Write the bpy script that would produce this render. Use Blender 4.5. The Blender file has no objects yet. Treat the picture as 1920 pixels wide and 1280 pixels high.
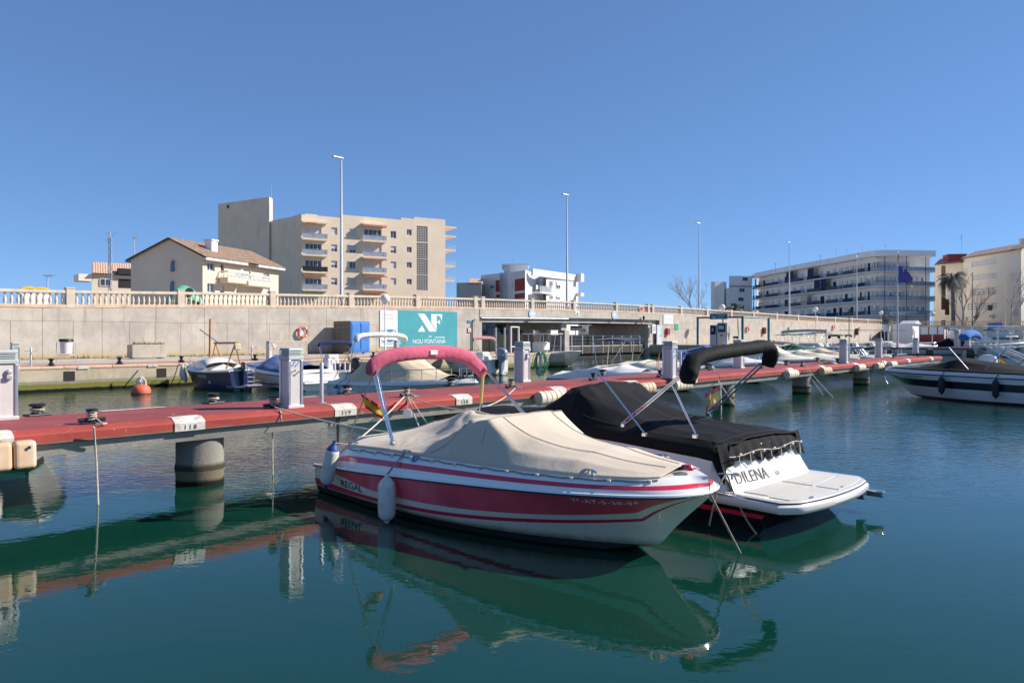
import bpy, math, random
from mathutils import Vector, Matrix, noise as mnoise
S = bpy.context.scene
C = S.collection
PI = math.pi
rnd = random.Random(7)
# ---------------------------------------------------------------- camera, sky, sun, exposure
F, CX, HY, CZ = 1387.0, 960.0, 629.0, 2.45        # focal length, centre and horizon in photo pixels; eye height
cd = bpy.data.cameras.new('camera'); cam = bpy.data.objects.new('camera', cd); C.objects.link(cam)
cam.location = (0, 0, CZ); cam.rotation_euler = (PI/2, 0, 0)
cd.sensor_width = 36; cd.lens = 36*F/1920; cd.shift_y = -11/1920; cd.clip_end = 6000; cd.clip_start = .1
S.camera = cam
SUN_H = Vector((.985, .17)).normalized(); SUN_EL = math.radians(35)
wd = bpy.data.worlds.new('World'); S.world = wd; wd.use_nodes = True
wn = wd.node_tree.nodes; bgn = wn['Background']
sk = wn.new('ShaderNodeTexSky'); sk.sky_type = 'NISHITA'; sk.sun_disc = False
sk.sun_elevation = SUN_EL; sk.sun_rotation = math.atan2(SUN_H.x, SUN_H.y)
sk.altitude = 1500; sk.air_density = .7; sk.dust_density = 0; sk.ozone_density = 6
gmn = wn.new('ShaderNodeGamma'); gmn.inputs[1].default_value = .58          # flattens the sky's gradient evenly all round
tin = wn.new('ShaderNodeMix'); tin.data_type = 'RGBA'; tin.blend_type = 'MULTIPLY'; tin.inputs[0].default_value = 1; tin.inputs[7].default_value = (.54, .74, 1, 1)
wl = wd.node_tree.links; wl.new(sk.outputs[0], gmn.inputs[0]); wl.new(gmn.outputs[0], tin.inputs[6]); wl.new(tin.outputs[2], bgn.inputs[0])
bgn.inputs[1].default_value = .137
sl = bpy.data.lights.new('sun', 'SUN'); so = bpy.data.objects.new('sun', sl); C.objects.link(so)
sl.energy = 3.35; sl.angle = math.radians(.53); sl.color = (1, .945, .87)
sv = Vector((SUN_H.x*math.cos(SUN_EL), SUN_H.y*math.cos(SUN_EL), math.sin(SUN_EL)))
so.rotation_euler = sv.to_track_quat('Z', 'Y').to_euler(); so.location = sv*200
S.view_settings.view_transform = 'Standard'; S.view_settings.look = 'None'
S.view_settings.exposure = 1.1; S.view_settings.gamma = 1
S.render.engine = 'CYCLES'

# ---------------------------------------------------------------- helpers
def P(x, y, z=None, Y=None):                       # photo pixel -> point at height z or depth Y
    if Y is None: Y = F*(CZ-z)/(y-HY)
    return Vector(((x-CX)/F*Y, Y, CZ-(y-HY)*Y/F))
AX = Vector((1279., 1387.)).normalized(); NX = Vector((AX.y, -AX.x)); OO = Vector((-27.95, 41.6))
def M(t, n, z=0.):                                 # marina frame: t along the quay, n from the retaining wall towards the water
    q = OO+AX*t+NX*n
    return Vector((q.x, q.y, z))
def TM(px, n=0.):                                  # t of the point of line n=const seen at pixel column px
    u = (px-CX)/F; o = OO+NX*n
    return (u*o.y-o.x)/(AX.x-u*AX.y)
QA = math.atan2(AX.y, AX.x)

class MB:
    def __init__(s): s.v = []; s.f = []; s.m = []
    def add(s, vs, fs, mi=0, tr=None):
        o = len(s.v)
        s.v += [(tr @ Vector(p)) if tr else Vector(p) for p in vs]
        s.f += [tuple(i+o for i in f) for f in fs]
        s.m += (mi if isinstance(mi, list) else [mi]*len(fs))
        return s
    def box(s, c, d, rz=0., mi=0, tr=None, top=None):
        hx, hy, hz = d[0]/2, d[1]/2, d[2]/2
        k = top or (1, 1)
        vs = [(-hx,-hy,-hz),(hx,-hy,-hz),(hx,hy,-hz),(-hx,hy,-hz),(-hx*k[0],-hy*k[1],hz),(hx*k[0],-hy*k[1],hz),(hx*k[0],hy*k[1],hz),(-hx*k[0],hy*k[1],hz)]
        t = Matrix.Translation(c) @ Matrix.Rotation(rz, 4, 'Z')
        if tr: t = tr @ t
        return s.add(vs, [(0,3,2,1),(4,5,6,7),(0,1,5,4),(1,2,6,5),(2,3,7,6),(3,0,4,7)], mi, t)
    def tube(s, path, r, n=8, mi=0, cap=True, closed=False, rf=None):
        path = [Vector(p) for p in path]; k = len(path); vs = []; up = None
        for i, p in enumerate(path):
            if closed: d = path[(i+1) % k]-path[i-1]
            else: d = path[min(i+1, k-1)]-path[max(i-1, 0)]
            d = d.normalized() if d.length > 1e-9 else Vector((0,0,1))
            if up is None: up = Vector((0,0,1)) if abs(d.z) < .9 else Vector((1,0,0))
            a = d.cross(up)
            if a.length < 1e-5: a = d.orthogonal()
            a.normalize(); b = a.cross(d).normalized(); up = b
            ri = r[i] if isinstance(r, (list, tuple)) else r
            for j in range(n):
                th = 2*PI*j/n; rr = ri*(rf(i/(k-1), th) if rf else 1)
                vs.append(p+a*math.cos(th)*rr+b*math.sin(th)*rr)
        fs = []
        for i in range(k if closed else k-1):
            for j in range(n):
                a0 = i*n+j; a1 = i*n+(j+1) % n; b0 = ((i+1) % k)*n+j; b1 = ((i+1) % k)*n+(j+1) % n
                fs.append((a0, a1, b1, b0))
        if cap and not closed: fs += [tuple(range(n-1, -1, -1)), tuple(range((k-1)*n, k*n))]
        return s.add(vs, fs, mi)
    def lathe(s, prof, c=(0,0,0), n=12, mi=0, tr=None, cap=True):
        vs = []; k = len(prof)
        for r, z in prof:
            for j in range(n): vs.append((r*math.cos(2*PI*j/n), r*math.sin(2*PI*j/n), z))
        fs = [(i*n+j, i*n+(j+1) % n, (i+1)*n+(j+1) % n, (i+1)*n+j) for i in range(k-1) for j in range(n)]
        if cap: fs += [tuple(range(n-1, -1, -1)), tuple(range((k-1)*n, k*n))]
        t = Matrix.Translation(c)
        if tr: t = tr @ t
        return s.add(vs, fs, mi, t)
    def prism(s, poly, z0, z1, mi=0, tr=None):
        n = len(poly); vs = [(p[0], p[1], z0) for p in poly]+[(p[0], p[1], z1) for p in poly]
        fs = [tuple(range(n-1, -1, -1)), tuple(range(n, 2*n))]+[(i, (i+1) % n, (i+1) % n+n, i+n) for i in range(n)]
        return s.add(vs, fs, mi, tr)
    def grid(s, fn, nu, nv, mi=0, tr=None):         # fn(u, v) -> point; mi may be a function (i, j) -> index
        vs = [fn(i/nu, j/nv) for i in range(nu+1) for j in range(nv+1)]; w = nv+1
        fs = [(i*w+j, (i+1)*w+j, (i+1)*w+j+1, i*w+j+1) for i in range(nu) for j in range(nv)]
        ml = [mi(i, j) for i in range(nu) for j in range(nv)] if callable(mi) else mi
        return s.add(vs, fs, ml, tr)
    def quad(s, a, b, c, d, mi=0): return s.add([a, b, c, d], [(0, 1, 2, 3)], mi)
    def mesh(s, name, mats, smooth=False, ang=35):
        me = bpy.data.meshes.new(name); me.from_pydata([tuple(p) for p in s.v], [], s.f)
        for m in (mats if isinstance(mats, (list, tuple)) else [mats]): me.materials.append(m)
        me.polygons.foreach_set('material_index', s.m)
        if smooth:
            me.polygons.foreach_set('use_smooth', [True]*len(me.polygons)); me.set_sharp_from_angle(angle=math.radians(ang))
        me.update(); return me
    def build(s, name, mats, parent=None, smooth=False, bev=0, world=False, ang=35, seg=2):
        o = bpy.data.objects.new(name, s.mesh(name, mats, smooth, ang)); C.objects.link(o)
        if parent: setpar(o, parent, world)
        if bev: bevel(o, bev, seg)
        return o
def bevel(o, w, seg=2):
    b = o.modifiers.new('bevel', 'BEVEL'); b.width = w; b.segments = seg; b.limit_method = 'ANGLE'; b.angle_limit = math.radians(40); b.harden_normals = False
def setpar(o, p, world=False):
    o.parent = p
    if world: o.matrix_parent_inverse = (Matrix.Translation(p.location) @ p.rotation_euler.to_matrix().to_4x4()).inverted()
def tag(o, label=None, cat=None, group=None, kind=None):
    if label: o['label'] = label
    if cat: o['category'] = cat
    if group: o['group'] = group
    if kind: o['kind'] = kind
    return o
def thing(name, label, cat, loc=(0,0,0), rz=0., group=None):
    o = bpy.data.objects.new(name, None); C.objects.link(o); o.empty_display_size = .2
    o.location = loc; o.rotation_euler = (0, 0, rz)
    return tag(o, label, cat, group)
def dup(o, parent=None):
    c = o.copy(); C.objects.link(c)
    if parent: c.parent = parent
    for ch in list(o.children): dup(ch, c)
    return c
def inst(name, me, parent, loc, rz=0., world=True, sc=None):
    o = bpy.data.objects.new(name, me); C.objects.link(o); o.location = loc; o.rotation_euler = (0, 0, rz)
    if sc: o.scale = sc
    if parent: setpar(o, parent, world)
    return o
def text_mesh(body, size, extrude=.002, align='LEFT', shear=0., space=1.):
    cu = bpy.data.curves.new('txt', 'FONT'); cu.body = body; cu.size = size; cu.extrude = extrude; cu.align_x = align; cu.shear = shear; cu.space_character = space
    cu.resolution_u = 3
    o = bpy.data.objects.new('txt', cu); C.objects.link(o)
    bpy.context.view_layer.update()
    me = bpy.data.meshes.new_from_object(o.evaluated_get(bpy.context.evaluated_depsgraph_get()))
    bpy.data.objects.remove(o); bpy.data.curves.remove(cu)
    return me
def text_on(name, body, size, m, parent, origin, ux, uy, world=True, extrude=.004, align='LEFT', shear=0., space=1., sx=1., warp=None):
    me = text_mesh(body, size, extrude, align, shear, space); me.name = name
    ux = Vector(ux).normalized(); uy = Vector(uy).normalized(); w = ux.cross(uy); origin = Vector(origin)
    for v in me.vertices:
        v.co = warp(v.co.x*sx, v.co.y, v.co.z) if warp else origin+ux*(v.co.x*sx)+uy*v.co.y+w*v.co.z
    me.materials.clear(); me.materials.append(m)
    o = bpy.data.objects.new(name, me); C.objects.link(o)
    if parent: setpar(o, parent, world)
    return o
def rope_path(a, b, sag=.1, n=12):
    a, b = Vector(a), Vector(b)
    return [a.lerp(b, i/n)-Vector((0, 0, sag*4*(i/n)*(1-i/n))) for i in range(n+1)]
def fbm(x, y, z=0., o=3): return mnoise.fractal(Vector((x, y, z)), 1., 2., o)
def sstep(a, b, x):
    t = max(0, min(1, (x-a)/(b-a))); return t*t*(3-2*t)
def lerp(a, b, t): return a+(b-a)*t
def curve(pts, x):                                   # smooth interpolation through (x, y) pairs
    if x <= pts[0][0]: return pts[0][1]
    for i in range(len(pts)-1):
        x0, y0 = pts[i]; x1, y1 = pts[i+1]
        if x <= x1:
            m0 = (y1-pts[i-1][1])/(x1-pts[i-1][0]) if i else (y1-y0)/(x1-x0)
            m1 = (pts[i+2][1]-y0)/(pts[i+2][0]-x0) if i+2 < len(pts) else (y1-y0)/(x1-x0)
            h = x1-x0; t = (x-x0)/h
            return (2*t**3-3*t*t+1)*y0+(t**3-2*t*t+t)*h*m0+(-2*t**3+3*t*t)*y1+(t**3-t*t)*h*m1
    return pts[-1][1]
# ---------------------------------------------------------------- materials
def nt(name):
    m = bpy.data.materials.new(name); m.use_nodes = True
    return m, m.node_tree.nodes, m.node_tree.links, m.node_tree.nodes['Principled BSDF']
def mix(ns, ln, fac, a, b, mode='MIX'):
    x = ns.new('ShaderNodeMix'); x.data_type = 'RGBA'; x.blend_type = mode
    for sock, val in ((x.inputs[0], fac), (x.inputs[6], a), (x.inputs[7], b)):
        if isinstance(val, bpy.types.NodeSocket): ln.new(val, sock)
        elif isinstance(val, (int, float)): sock.default_value = val
        else: sock.default_value = (*val[:3], 1)
    return x.outputs[2]
def noise_t(ns, ln, vec, scale, detail=4, rough=.55, dist=0.):
    n = ns.new('ShaderNodeTexNoise'); n.inputs['Scale'].default_value = scale; n.inputs['Detail'].default_value = detail
    n.inputs['Roughness'].default_value = rough; n.inputs['Distortion'].default_value = dist
    if vec: ln.new(vec, n.inputs['Vector'])
    return n.outputs[0]
def ramp(ns, ln, fac, a, b):
    r = ns.new('ShaderNodeMapRange'); r.inputs[1].default_value = a; r.inputs[2].default_value = b; r.clamp = True; r.interpolation_type = 'SMOOTHSTEP'
    ln.new(fac, r.inputs[0]); return r.outputs[0]
def mapping(ns, ln, vec, sc):
    mp = ns.new('ShaderNodeMapping'); mp.inputs['Scale'].default_value = sc; ln.new(vec, mp.inputs[0]); return mp.outputs[0]
def bumpn(ns, ln, h, strength, dist, b):
    u = ns.new('ShaderNodeBump'); u.inputs['Strength'].default_value = strength; u.inputs['Distance'].default_value = dist
    ln.new(h, u.inputs['Height']); ln.new(u.outputs[0], b.inputs['Normal'])
def mk(name, col, rough=.6, metal=0., var=.18, scale=2.5, bump=.25, bscale=35, bdist=.004, coat=0., spec=.5, dirt=0., dcol=(.25,.2,.14), dscale=1.2, sheen=0., trans=0., alpha=1.):
    m, ns, ln, b = nt(name)
    tc = ns.new('ShaderNodeNewGeometry').outputs['Position'] if False else ns.new('ShaderNodeTexCoord').outputs['Object']
    c0 = [max(0, c*(1-var)) for c in col]; c1 = [min(1, c*(1+var)) for c in col]
    f = ramp(ns, ln, noise_t(ns, ln, tc, scale, 6, .6), .3, .7)
    c = mix(ns, ln, f, c0, c1)
    if dirt:
        st = noise_t(ns, ln, mapping(ns, ln, tc, (1, 1, .35)), dscale, 7, .68, .4)
        c = mix(ns, ln, ramp(ns, ln, st, .62-.25*dirt, .8-.1*dirt), c, dcol)
    ln.new(c, b.inputs['Base Color'])
    b.inputs['Roughness'].default_value = rough; b.inputs['Metallic'].default_value = metal
    b.inputs['Specular IOR Level'].default_value = spec; b.inputs['Coat Weight'].default_value = coat; b.inputs['Coat Roughness'].default_value = .08
    b.inputs['Sheen Weight'].default_value = sheen; b.inputs['Transmission Weight'].default_value = trans
    if rough > .15 and not trans:
        r = ns.new('ShaderNodeMapRange'); r.inputs[3].default_value = rough*.8; r.inputs[4].default_value = min(1, rough*1.25)
        ln.new(noise_t(ns, ln, tc, scale*2.3, 4), r.inputs[0]); ln.new(r.outputs[0], b.inputs['Roughness'])
    if bump: bumpn(ns, ln, noise_t(ns, ln, tc, bscale, 5, .6), bump, bdist, b)
    return m
def concrete(name, col, streak=.5, stain=(.20,.16,.11), algae=None, low=None, spots=.3, bump=.5):
    m, ns, ln, b = nt(name)
    pos = ns.new('ShaderNodeNewGeometry').outputs['Position']
    f = ramp(ns, ln, noise_t(ns, ln, pos, .9, 8, .65, .3), .28, .72)
    c = mix(ns, ln, f, [k*.82 for k in col], [min(1, k*1.13) for k in col])
    s = noise_t(ns, ln, mapping(ns, ln, pos, (1.7, 1.7, .16)), 1.6, 6, .7, .2)
    c = mix(ns, ln, ramp(ns, ln, s, .53, .78), c, [lerp(a, q, streak) for a, q in zip(col, stain)])
    s3 = noise_t(ns, ln, mapping(ns, ln, pos, (1, 1, .5)), .55, 7, .62, .6)
    c = mix(ns, ln, ramp(ns, ln, s3, .56, .70), c, [col[0]*.80, col[1]*.78, col[2]*.80])
    s2 = noise_t(ns, ln, pos, 7., 6, .7)
    c = mix(ns, ln, ramp(ns, ln, s2, .66-.12*spots, .75), c, [k*.62 for k in col])
    z = ns.new('ShaderNodeSeparateXYZ'); ln.new(pos, z.inputs[0]); zz = z.outputs[2]
    def zmix(c, z0, z1, col2, amp):                    # wear that starts below height z0..z1 with a ragged edge
        ad = ns.new('ShaderNodeMath'); ad.operation = 'MULTIPLY_ADD'; ad.inputs[1].default_value = amp
        ln.new(noise_t(ns, ln, mapping(ns, ln, pos, (1, 1, .4)), 2.2, 6, .7), ad.inputs[0]); ln.new(zz, ad.inputs[2])
        r = ramp(ns, ln, ad.outputs[0], z0+amp*.5, z1+amp*.5)
        return mix(ns, ln, r, col2, c)
    for (z0, z1, col2, amp) in (low or []): c = zmix(c, z0, z1, col2, amp)
    ln.new(c, b.inputs['Base Color']); b.inputs['Roughness'].default_value = .88; b.inputs['Specular IOR Level'].default_value = .25
    bumpn(ns, ln, noise_t(ns, ln, pos, 14, 8, .7), bump, .02, b)
    return m
MT = {}
MT['wall'] = concrete('wall_concrete', (.485,.43,.365), .5, (.20,.175,.14), low=[(1.12, 1.75, (.46,.37,.25), .9), (1.0, 1.3, (.30,.24,.13), .5)])
MT['bridge'] = concrete('bridge_concrete', (.50,.455,.39), .6)
MT['quay'] = concrete('quay_concrete', (.47,.39,.28), .8, (.16,.12,.07), low=[(.42, .50, (.27,.24,.17), .16), (.30, .36, (.17,.165,.035), .14), (.09, .13, (.006,.006,.005), .12)], spots=.8)
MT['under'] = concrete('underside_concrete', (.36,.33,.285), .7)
MT['pile'] = concrete('pile_concrete', (.28,.26,.22), .5, low=[(.30, .38, (.05,.045,.03), .08), (.23, .25, (.17,.15,.095), .05), (.05, .12, (.008,.008,.006), .10)], spots=.6)
MT['pave'] = mk('pavement', (.45,.39,.32), .9, var=.12, scale=.8, dirt=.4)
MT['cop'] = mk('peach_coping', (.64,.43,.275), .85, var=.12, scale=1.5, dirt=.35, dcol=(.35,.24,.15))
MT['balu'] = mk('cast_stone', (.60,.505,.40), .85, var=.1, scale=2, dirt=.3, dcol=(.32,.25,.17), bump=.2)
MT['asphalt'] = mk('asphalt', (.055,.053,.05), .9, var=.2, scale=3)
MT['land'] = mk('land', (.36,.325,.26), .95, var=.3, scale=.2)
def red_paint(name, col=(.27,.062,.060), wear=.5):
    m, ns, ln, b = nt(name); pos = ns.new('ShaderNodeNewGeometry').outputs['Position']
    c = mix(ns, ln, ramp(ns, ln, noise_t(ns, ln, pos, .8, 7, .65), .3, .7), [k*.85 for k in col], [k*1.2 for k in col])
    c = mix(ns, ln, ramp(ns, ln, noise_t(ns, ln, pos, 5, 8, .7, .5), .57, .8), c, (.30,.085,.085))
    c = mix(ns, ln, ramp(ns, ln, noise_t(ns, ln, pos, 9, 5, .62, 1.2), .665-.02*wear, .70), c, (.55,.42,.38))
    ln.new(c, b.inputs['Base Color']); b.inputs['Roughness'].default_value = .72; b.inputs['Specular IOR Level'].default_value = .3
    bumpn(ns, ln, noise_t(ns, ln, pos, 60, 6, .7), .5, .006, b); return m
def chip_edge(m, z, col=(.17,.15,.12)):                # paint worn off the lower arris
    ns, ln = m.node_tree.nodes, m.node_tree.links; b = ns['Principled BSDF']; src = b.inputs['Base Color'].links[0].from_socket
    pos = ns.new('ShaderNodeNewGeometry').outputs['Position']; sp = ns.new('ShaderNodeSeparateXYZ'); ln.new(pos, sp.inputs[0])
    ad = ns.new('ShaderNodeMath'); ad.operation = 'MULTIPLY_ADD'; ad.inputs[1].default_value = -.11; ln.new(noise_t(ns, ln, pos, 4.5, 8, .75, .6), ad.inputs[0]); ln.new(sp.outputs[2], ad.inputs[2])
    ln.new(mix(ns, ln, ramp(ns, ln, ad.outputs[0], z-.055-.008, z-.055+.004), col, src), b.inputs['Base Color'])
MT['red'] = red_paint('red_deck_paint'); MT['red_side'] = red_paint('red_edge_paint', (.34,.055,.042), .2); MT['red_quay'] = red_paint('quay_red_paint', (.36,.13,.11), .8)
chip_edge(MT['red_side'], .97)
MT['white_mark'] = mk('white_mark_paint', (.62,.58,.50), .7, dirt=.55, dcol=(.33,.20,.16), dscale=6, bscale=60)
MT['ink'] = mk('black_ink', (.02,.02,.02), .6, bump=0)
MT['black_iron'] = mk('black_iron', (.018,.018,.020), .45, var=.3, scale=9, bump=.3)
MT['rope'] = mk('rope', (.60,.53,.42), .95, var=.25, scale=30, bump=.8, bscale=120, bdist=.01)
MT['rope_g'] = mk('grey_rope', (.33,.29,.24), .95, var=.25, scale=30, bump=.8, bscale=120)
MT['rope_b'] = mk('black_rope', (.02,.02,.02), .9, bump=.4)
MT['gel'] = mk('white_gelcoat', (.70,.67,.62), .22, var=.04, scale=1.2, bump=0, coat=.5, dirt=.1, dcol=(.6,.55,.45))
MT['gel_old'] = mk('aged_gelcoat', (.64,.61,.55), .32, var=.07, scale=1.5, bump=.05, coat=.3, dirt=.25, dcol=(.48,.42,.32))
MT['gel_b'] = mk('shade_lift_gelcoat', (.85,.82,.77), .2, var=.03, scale=1.2, bump=0, coat=.5, dirt=.12, dcol=(.66,.60,.52))  # white gelcoat lightened to lift the red boat's shaded side
MT['cream'] = mk('cream_gelcoat', (.84,.77,.60), .3, var=.05, scale=1.2, bump=0, coat=.4, dirt=.2, dcol=(.55,.45,.30))
MT['deckgrey'] = mk('nonskid_pad', (.53,.505,.46), .8, var=.04, bump=.5, bscale=150, bdist=.003)
MT['crimson'] = mk('faded_red_gelcoat', (.82,.095,.13), .3, var=.2, scale=1.1, bump=0, coat=.35, dirt=.35, dcol=(.85,.31,.35), dscale=.9)
MT['redline'] = mk('red_stripe', (.70,.03,.07), .25, var=.1, bump=0, coat=.4)
MT['boot'] = mk('black_antifoul', (.010,.011,.010), .6, bump=.2)
MT['navy'] = mk('navy_hull', (.012,.018,.055), .25, var=.15, bump=0, coat=.5)
MT['blackhull'] = mk('black_hull', (.012,.012,.016), .18, var=.1, bump=0, coat=.6)
MT['steel'] = mk('stainless_steel', (.66,.66,.66), .18, 1., var=.05, bump=0)
MT['alu'] = mk('aluminium', (.60,.60,.60), .38, 1., var=.06, bump=.1)
MT['galv'] = mk('galvanised_steel', (.50,.51,.52), .5, .7, var=.1, bump=.1)
MT['polegrey'] = mk('pole_paint', (.60,.585,.56), .45, .2, var=.05, bump=0)
MT['cab'] = mk('pedestal_white', (.60,.555,.52), .5, var=.04, scale=4, bump=.05, dirt=.15, dcol=(.42,.38,.34), dscale=3)
MT['cabcap'] = mk('pedestal_cap', (.46,.50,.47), .45, var=.08, bump=.05, dirt=.2, dcol=(.3,.3,.26))
def fabric(name, col, var=.12, dirt=.3, dcol=None, rough=.9, weave=220, sheen=0.15):
    m, ns, ln, b = nt(name); tc = ns.new('ShaderNodeTexCoord').outputs['Object']
    c = mix(ns, ln, ramp(ns, ln, noise_t(ns, ln, tc, 1.3, 6, .6), .3, .7), [k*(1-var) for k in col], [min(1, k*(1+var)) for k in col])
    if dirt: c = mix(ns, ln, ramp(ns, ln, noise_t(ns, ln, tc, 2.1, 7, .7, .7), .60, .78), c, [lerp(a, q, dirt) for a, q in zip(col, dcol or [k*.45 for k in col])])
    ln.new(c, b.inputs['Base Color']); b.inputs['Roughness'].default_value = rough; b.inputs['Specular IOR Level'].default_value = .2; b.inputs['Sheen Weight'].default_value = sheen
    n1 = noise_t(ns, ln, tc, 5, 4, .6, .6); n2 = noise_t(ns, ln, tc, weave, 2, .5)
    ad = ns.new('ShaderNodeMath'); ad.operation = 'MULTIPLY_ADD'; ad.inputs[1].default_value = .06; ln.new(n2, ad.inputs[0]); ln.new(n1, ad.inputs[2])
    bumpn(ns, ln, ad.outputs[0], .35, .02, b); return m
MT['tan'] = fabric('tan_canvas', (.60,.50,.38), .05, .5, (.36,.27,.18))
MT['seam'] = mk('seam_thread', (.50,.41,.31), .9, bump=0)
MT['seam_k'] = mk('black_seam', (.02,.02,.022), .8, bump=0)
MT['tan2'] = fabric('sand_canvas', (.62,.50,.33), .08, .3)
MT['cream_cv'] = fabric('cream_canvas', (.72,.64,.50), .06, .25)
MT['white_cv'] = fabric('white_canvas', (.72,.70,.66), .05, .3, (.45,.43,.40))
MT['black_cv'] = fabric('black_canvas', (.0055,.0055,.007), .2, .3, (.012,.012,.013), .8, sheen=0.)
MT['navy_cv'] = fabric('navy_canvas', (.015,.028,.085), .2, .2)
MT['blue_cv'] = fabric('blue_canvas', (.045,.12,.30), .2, .3)
MT['sky_cv'] = fabric('bright_blue_canvas', (.04,.16,.45), .15, .2)
MT['pink_cv'] = fabric('faded_pink_canvas', (.56,.11,.17), .18, .45, (.64,.27,.32))
MT['rose_cv'] = fabric('pale_rose_canvas', (.52,.24,.24), .1, .3)
MT['teal_cv'] = fabric('teal_canvas', (.008,.10,.11), .15, .2)
MT['green_cv'] = fabric('green_canvas', (.03,.16,.09), .15, .2)
MT['brown_cv'] = fabric('brown_canvas', (.17,.10,.05), .15, .3)
MT['grey_cv'] = fabric('grey_canvas', (.38,.38,.38), .1, .3)
MT['fender'] = mk('white_fender', (.70,.66,.58), .5, var=.06, bump=.1, dirt=.45, dcol=(.42,.33,.22), dscale=5)
MT['fender_tan'] = mk('tan_fender', (.60,.40,.24), .6, var=.1, bump=.15, dirt=.45, dcol=(.62,.55,.44), dscale=3)
MT['fender_cream'] = mk('cream_fender', (.66,.58,.44), .6, var=.1, bump=.15, dirt=.45, dcol=(.55,.33,.14), dscale=3)
MT['fender_blue'] = mk('blue_fender_end', (.02,.07,.26), .5, var=.1, bump=0)
MT['fender_black'] = mk('black_fender', (.012,.013,.02), .6, var=.2, bump=.2)
MT['plastic_k'] = mk('black_plastic', (.02,.021,.023), .4, var=.1, bump=.05)
MT['motor_grey'] = mk('grey_cowl', (.25,.28,.33), .3, var=.05, bump=0, coat=.4)
MT['wood'] = mk('varnished_wood', (.45,.19,.05), .35, var=.25, scale=5, bump=.1, coat=.4)
MT['buoy'] = mk('orange_buoy', (.62,.13,.06), .55, var=.12, bump=.1, dirt=.2, dcol=(.4,.12,.07))
MT['orange'] = mk('life_ring_orange', (.60,.12,.05), .5, var=.1, bump=0)
MT['blue_box'] = mk('blue_container_paint', (.055,.21,.55), .45, var=.08, bump=.1, dirt=.15, dcol=(.10,.2,.4))
MT['grey_steel'] = mk('corrugated_grey', (.17,.155,.14), .6, var=.12, bump=.1)
MT['teal_sign'] = mk('teal_board', (.045,.30,.34), .5, var=.06, scale=.6, bump=.03)
MT['white'] = mk('white_paint', (.76,.75,.73), .55, var=.04, bump=.05)
MT['teal_steel'] = mk('teal_steel', (.01,.17,.21), .45, var=.08, bump=0)
MT['blue_sign'] = mk('blue_print', (.05,.20,.42), .5, var=.05, bump=0)
MT['red_print'] = mk('red_print', (.50,.04,.035), .5, var=.08, bump=0)
MT['green_print'] = mk('green_print', (.03,.34,.22), .5, var=.05, bump=0)
MT['pale_sign'] = mk('pale_blue_panel', (.50,.58,.64), .5, var=.05, bump=0)
MT['yellow'] = mk('yellow_cloth', (.62,.36,.02), .8, var=.1, bump=0)
MT['flag_red'] = mk('red_cloth', (.52,.05,.035), .8, var=.12, bump=0)
MT['fade_red'] = mk('faded_red_cloth', (.55,.17,.16), .8, var=.12, bump=0)
MT['fade_yel'] = mk('faded_yellow_cloth', (.62,.47,.16), .8, var=.12, bump=0)
MT['purple'] = mk('purple_cloth', (.17,.10,.33), .8, var=.12, bump=0)
MT['amber'] = mk('yellow_plastic', (.60,.45,.15), .5, var=.1, bump=.1)
MT['grass'] = mk('dry_weed', (.16,.13,.03), .95, var=.35, scale=4)
MT['leaf'] = mk('leaf_green', (.05,.075,.025), .7, var=.35, scale=1.2, bump=0)
MT['palm'] = mk('palm_green', (.13,.135,.085), .65, var=.35, scale=1., bump=0)
MT['bark'] = mk('bark', (.26,.22,.17), .9, var=.25, scale=5, bump=.5)
MT['bark_pale'] = mk('pale_bark', (.36,.32,.27), .9, var=.2, scale=4, bump=.4)
MT['hose_g'] = mk('green_hose', (.06,.33,.17), .45, var=.1, bump=0)
MT['hose_b'] = mk('blue_hose', (.05,.14,.55), .45, var=.1, bump=0)
def slime(m, z=.13, col=(.20,.17,.075)):               # brown-green growth just above the waterline of a hull
    ns, ln = m.node_tree.nodes, m.node_tree.links; b = ns['Principled BSDF']; src = b.inputs['Base Color'].links[0].from_socket
    tc = ns.new('ShaderNodeTexCoord').outputs['Object']; sp = ns.new('ShaderNodeSeparateXYZ'); ln.new(tc, sp.inputs[0])
    ad = ns.new('ShaderNodeMath'); ad.operation = 'MULTIPLY_ADD'; ad.inputs[1].default_value = -.12; ln.new(noise_t(ns, ln, mapping(ns, ln, tc, (1, 1, .3)), 5, 7, .7), ad.inputs[0]); ln.new(sp.outputs[2], ad.inputs[2])
    ln.new(mix(ns, ln, ramp(ns, ln, ad.outputs[0], z-.13, z+.03), col, src), b.inputs['Base Color'])
for k_ in ('gel_old','cream'): slime(MT[k_])
# buildings
MT['st_beige'] = mk('beige_stucco', (.72,.58,.43), .9, var=.06, scale=.4, bump=.2, bscale=8, dirt=.12, dcol=(.48,.37,.26), dscale=.3)
MT['st_pale'] = mk('pale_beige_stucco', (.82,.655,.48), .9, var=.05, scale=.4, bump=.2, bscale=8)
MT['st_sand'] = mk('sand_stucco', (.70,.57,.43), .9, var=.05, scale=.5, bump=.2, bscale=8)
MT['st_white'] = mk('white_stucco', (.91,.87,.81), .9, var=.04, scale=.4, bump=.2, bscale=8, dirt=.1, dcol=(.58,.56,.52), dscale=.3)
MT['st_villa'] = mk('villa_stucco', (.66,.655,.66), .9, var=.04, scale=.4, bump=.2, bscale=8, dirt=.1, dcol=(.52,.51,.5), dscale=.3)
MT['st_cream'] = mk('cream_stucco', (.84,.73,.57), .9, var=.04, scale=.3, bump=.2, bscale=8, dirt=.1, dcol=(.6,.5,.36), dscale=.3)
MT['st_grey'] = mk('grey_render', (.42,.40,.38), .9, var=.06, scale=.4)
MT['brickred'] = mk('brick_red_panel', (.26,.045,.035), .85, var=.15, scale=2)
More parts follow.
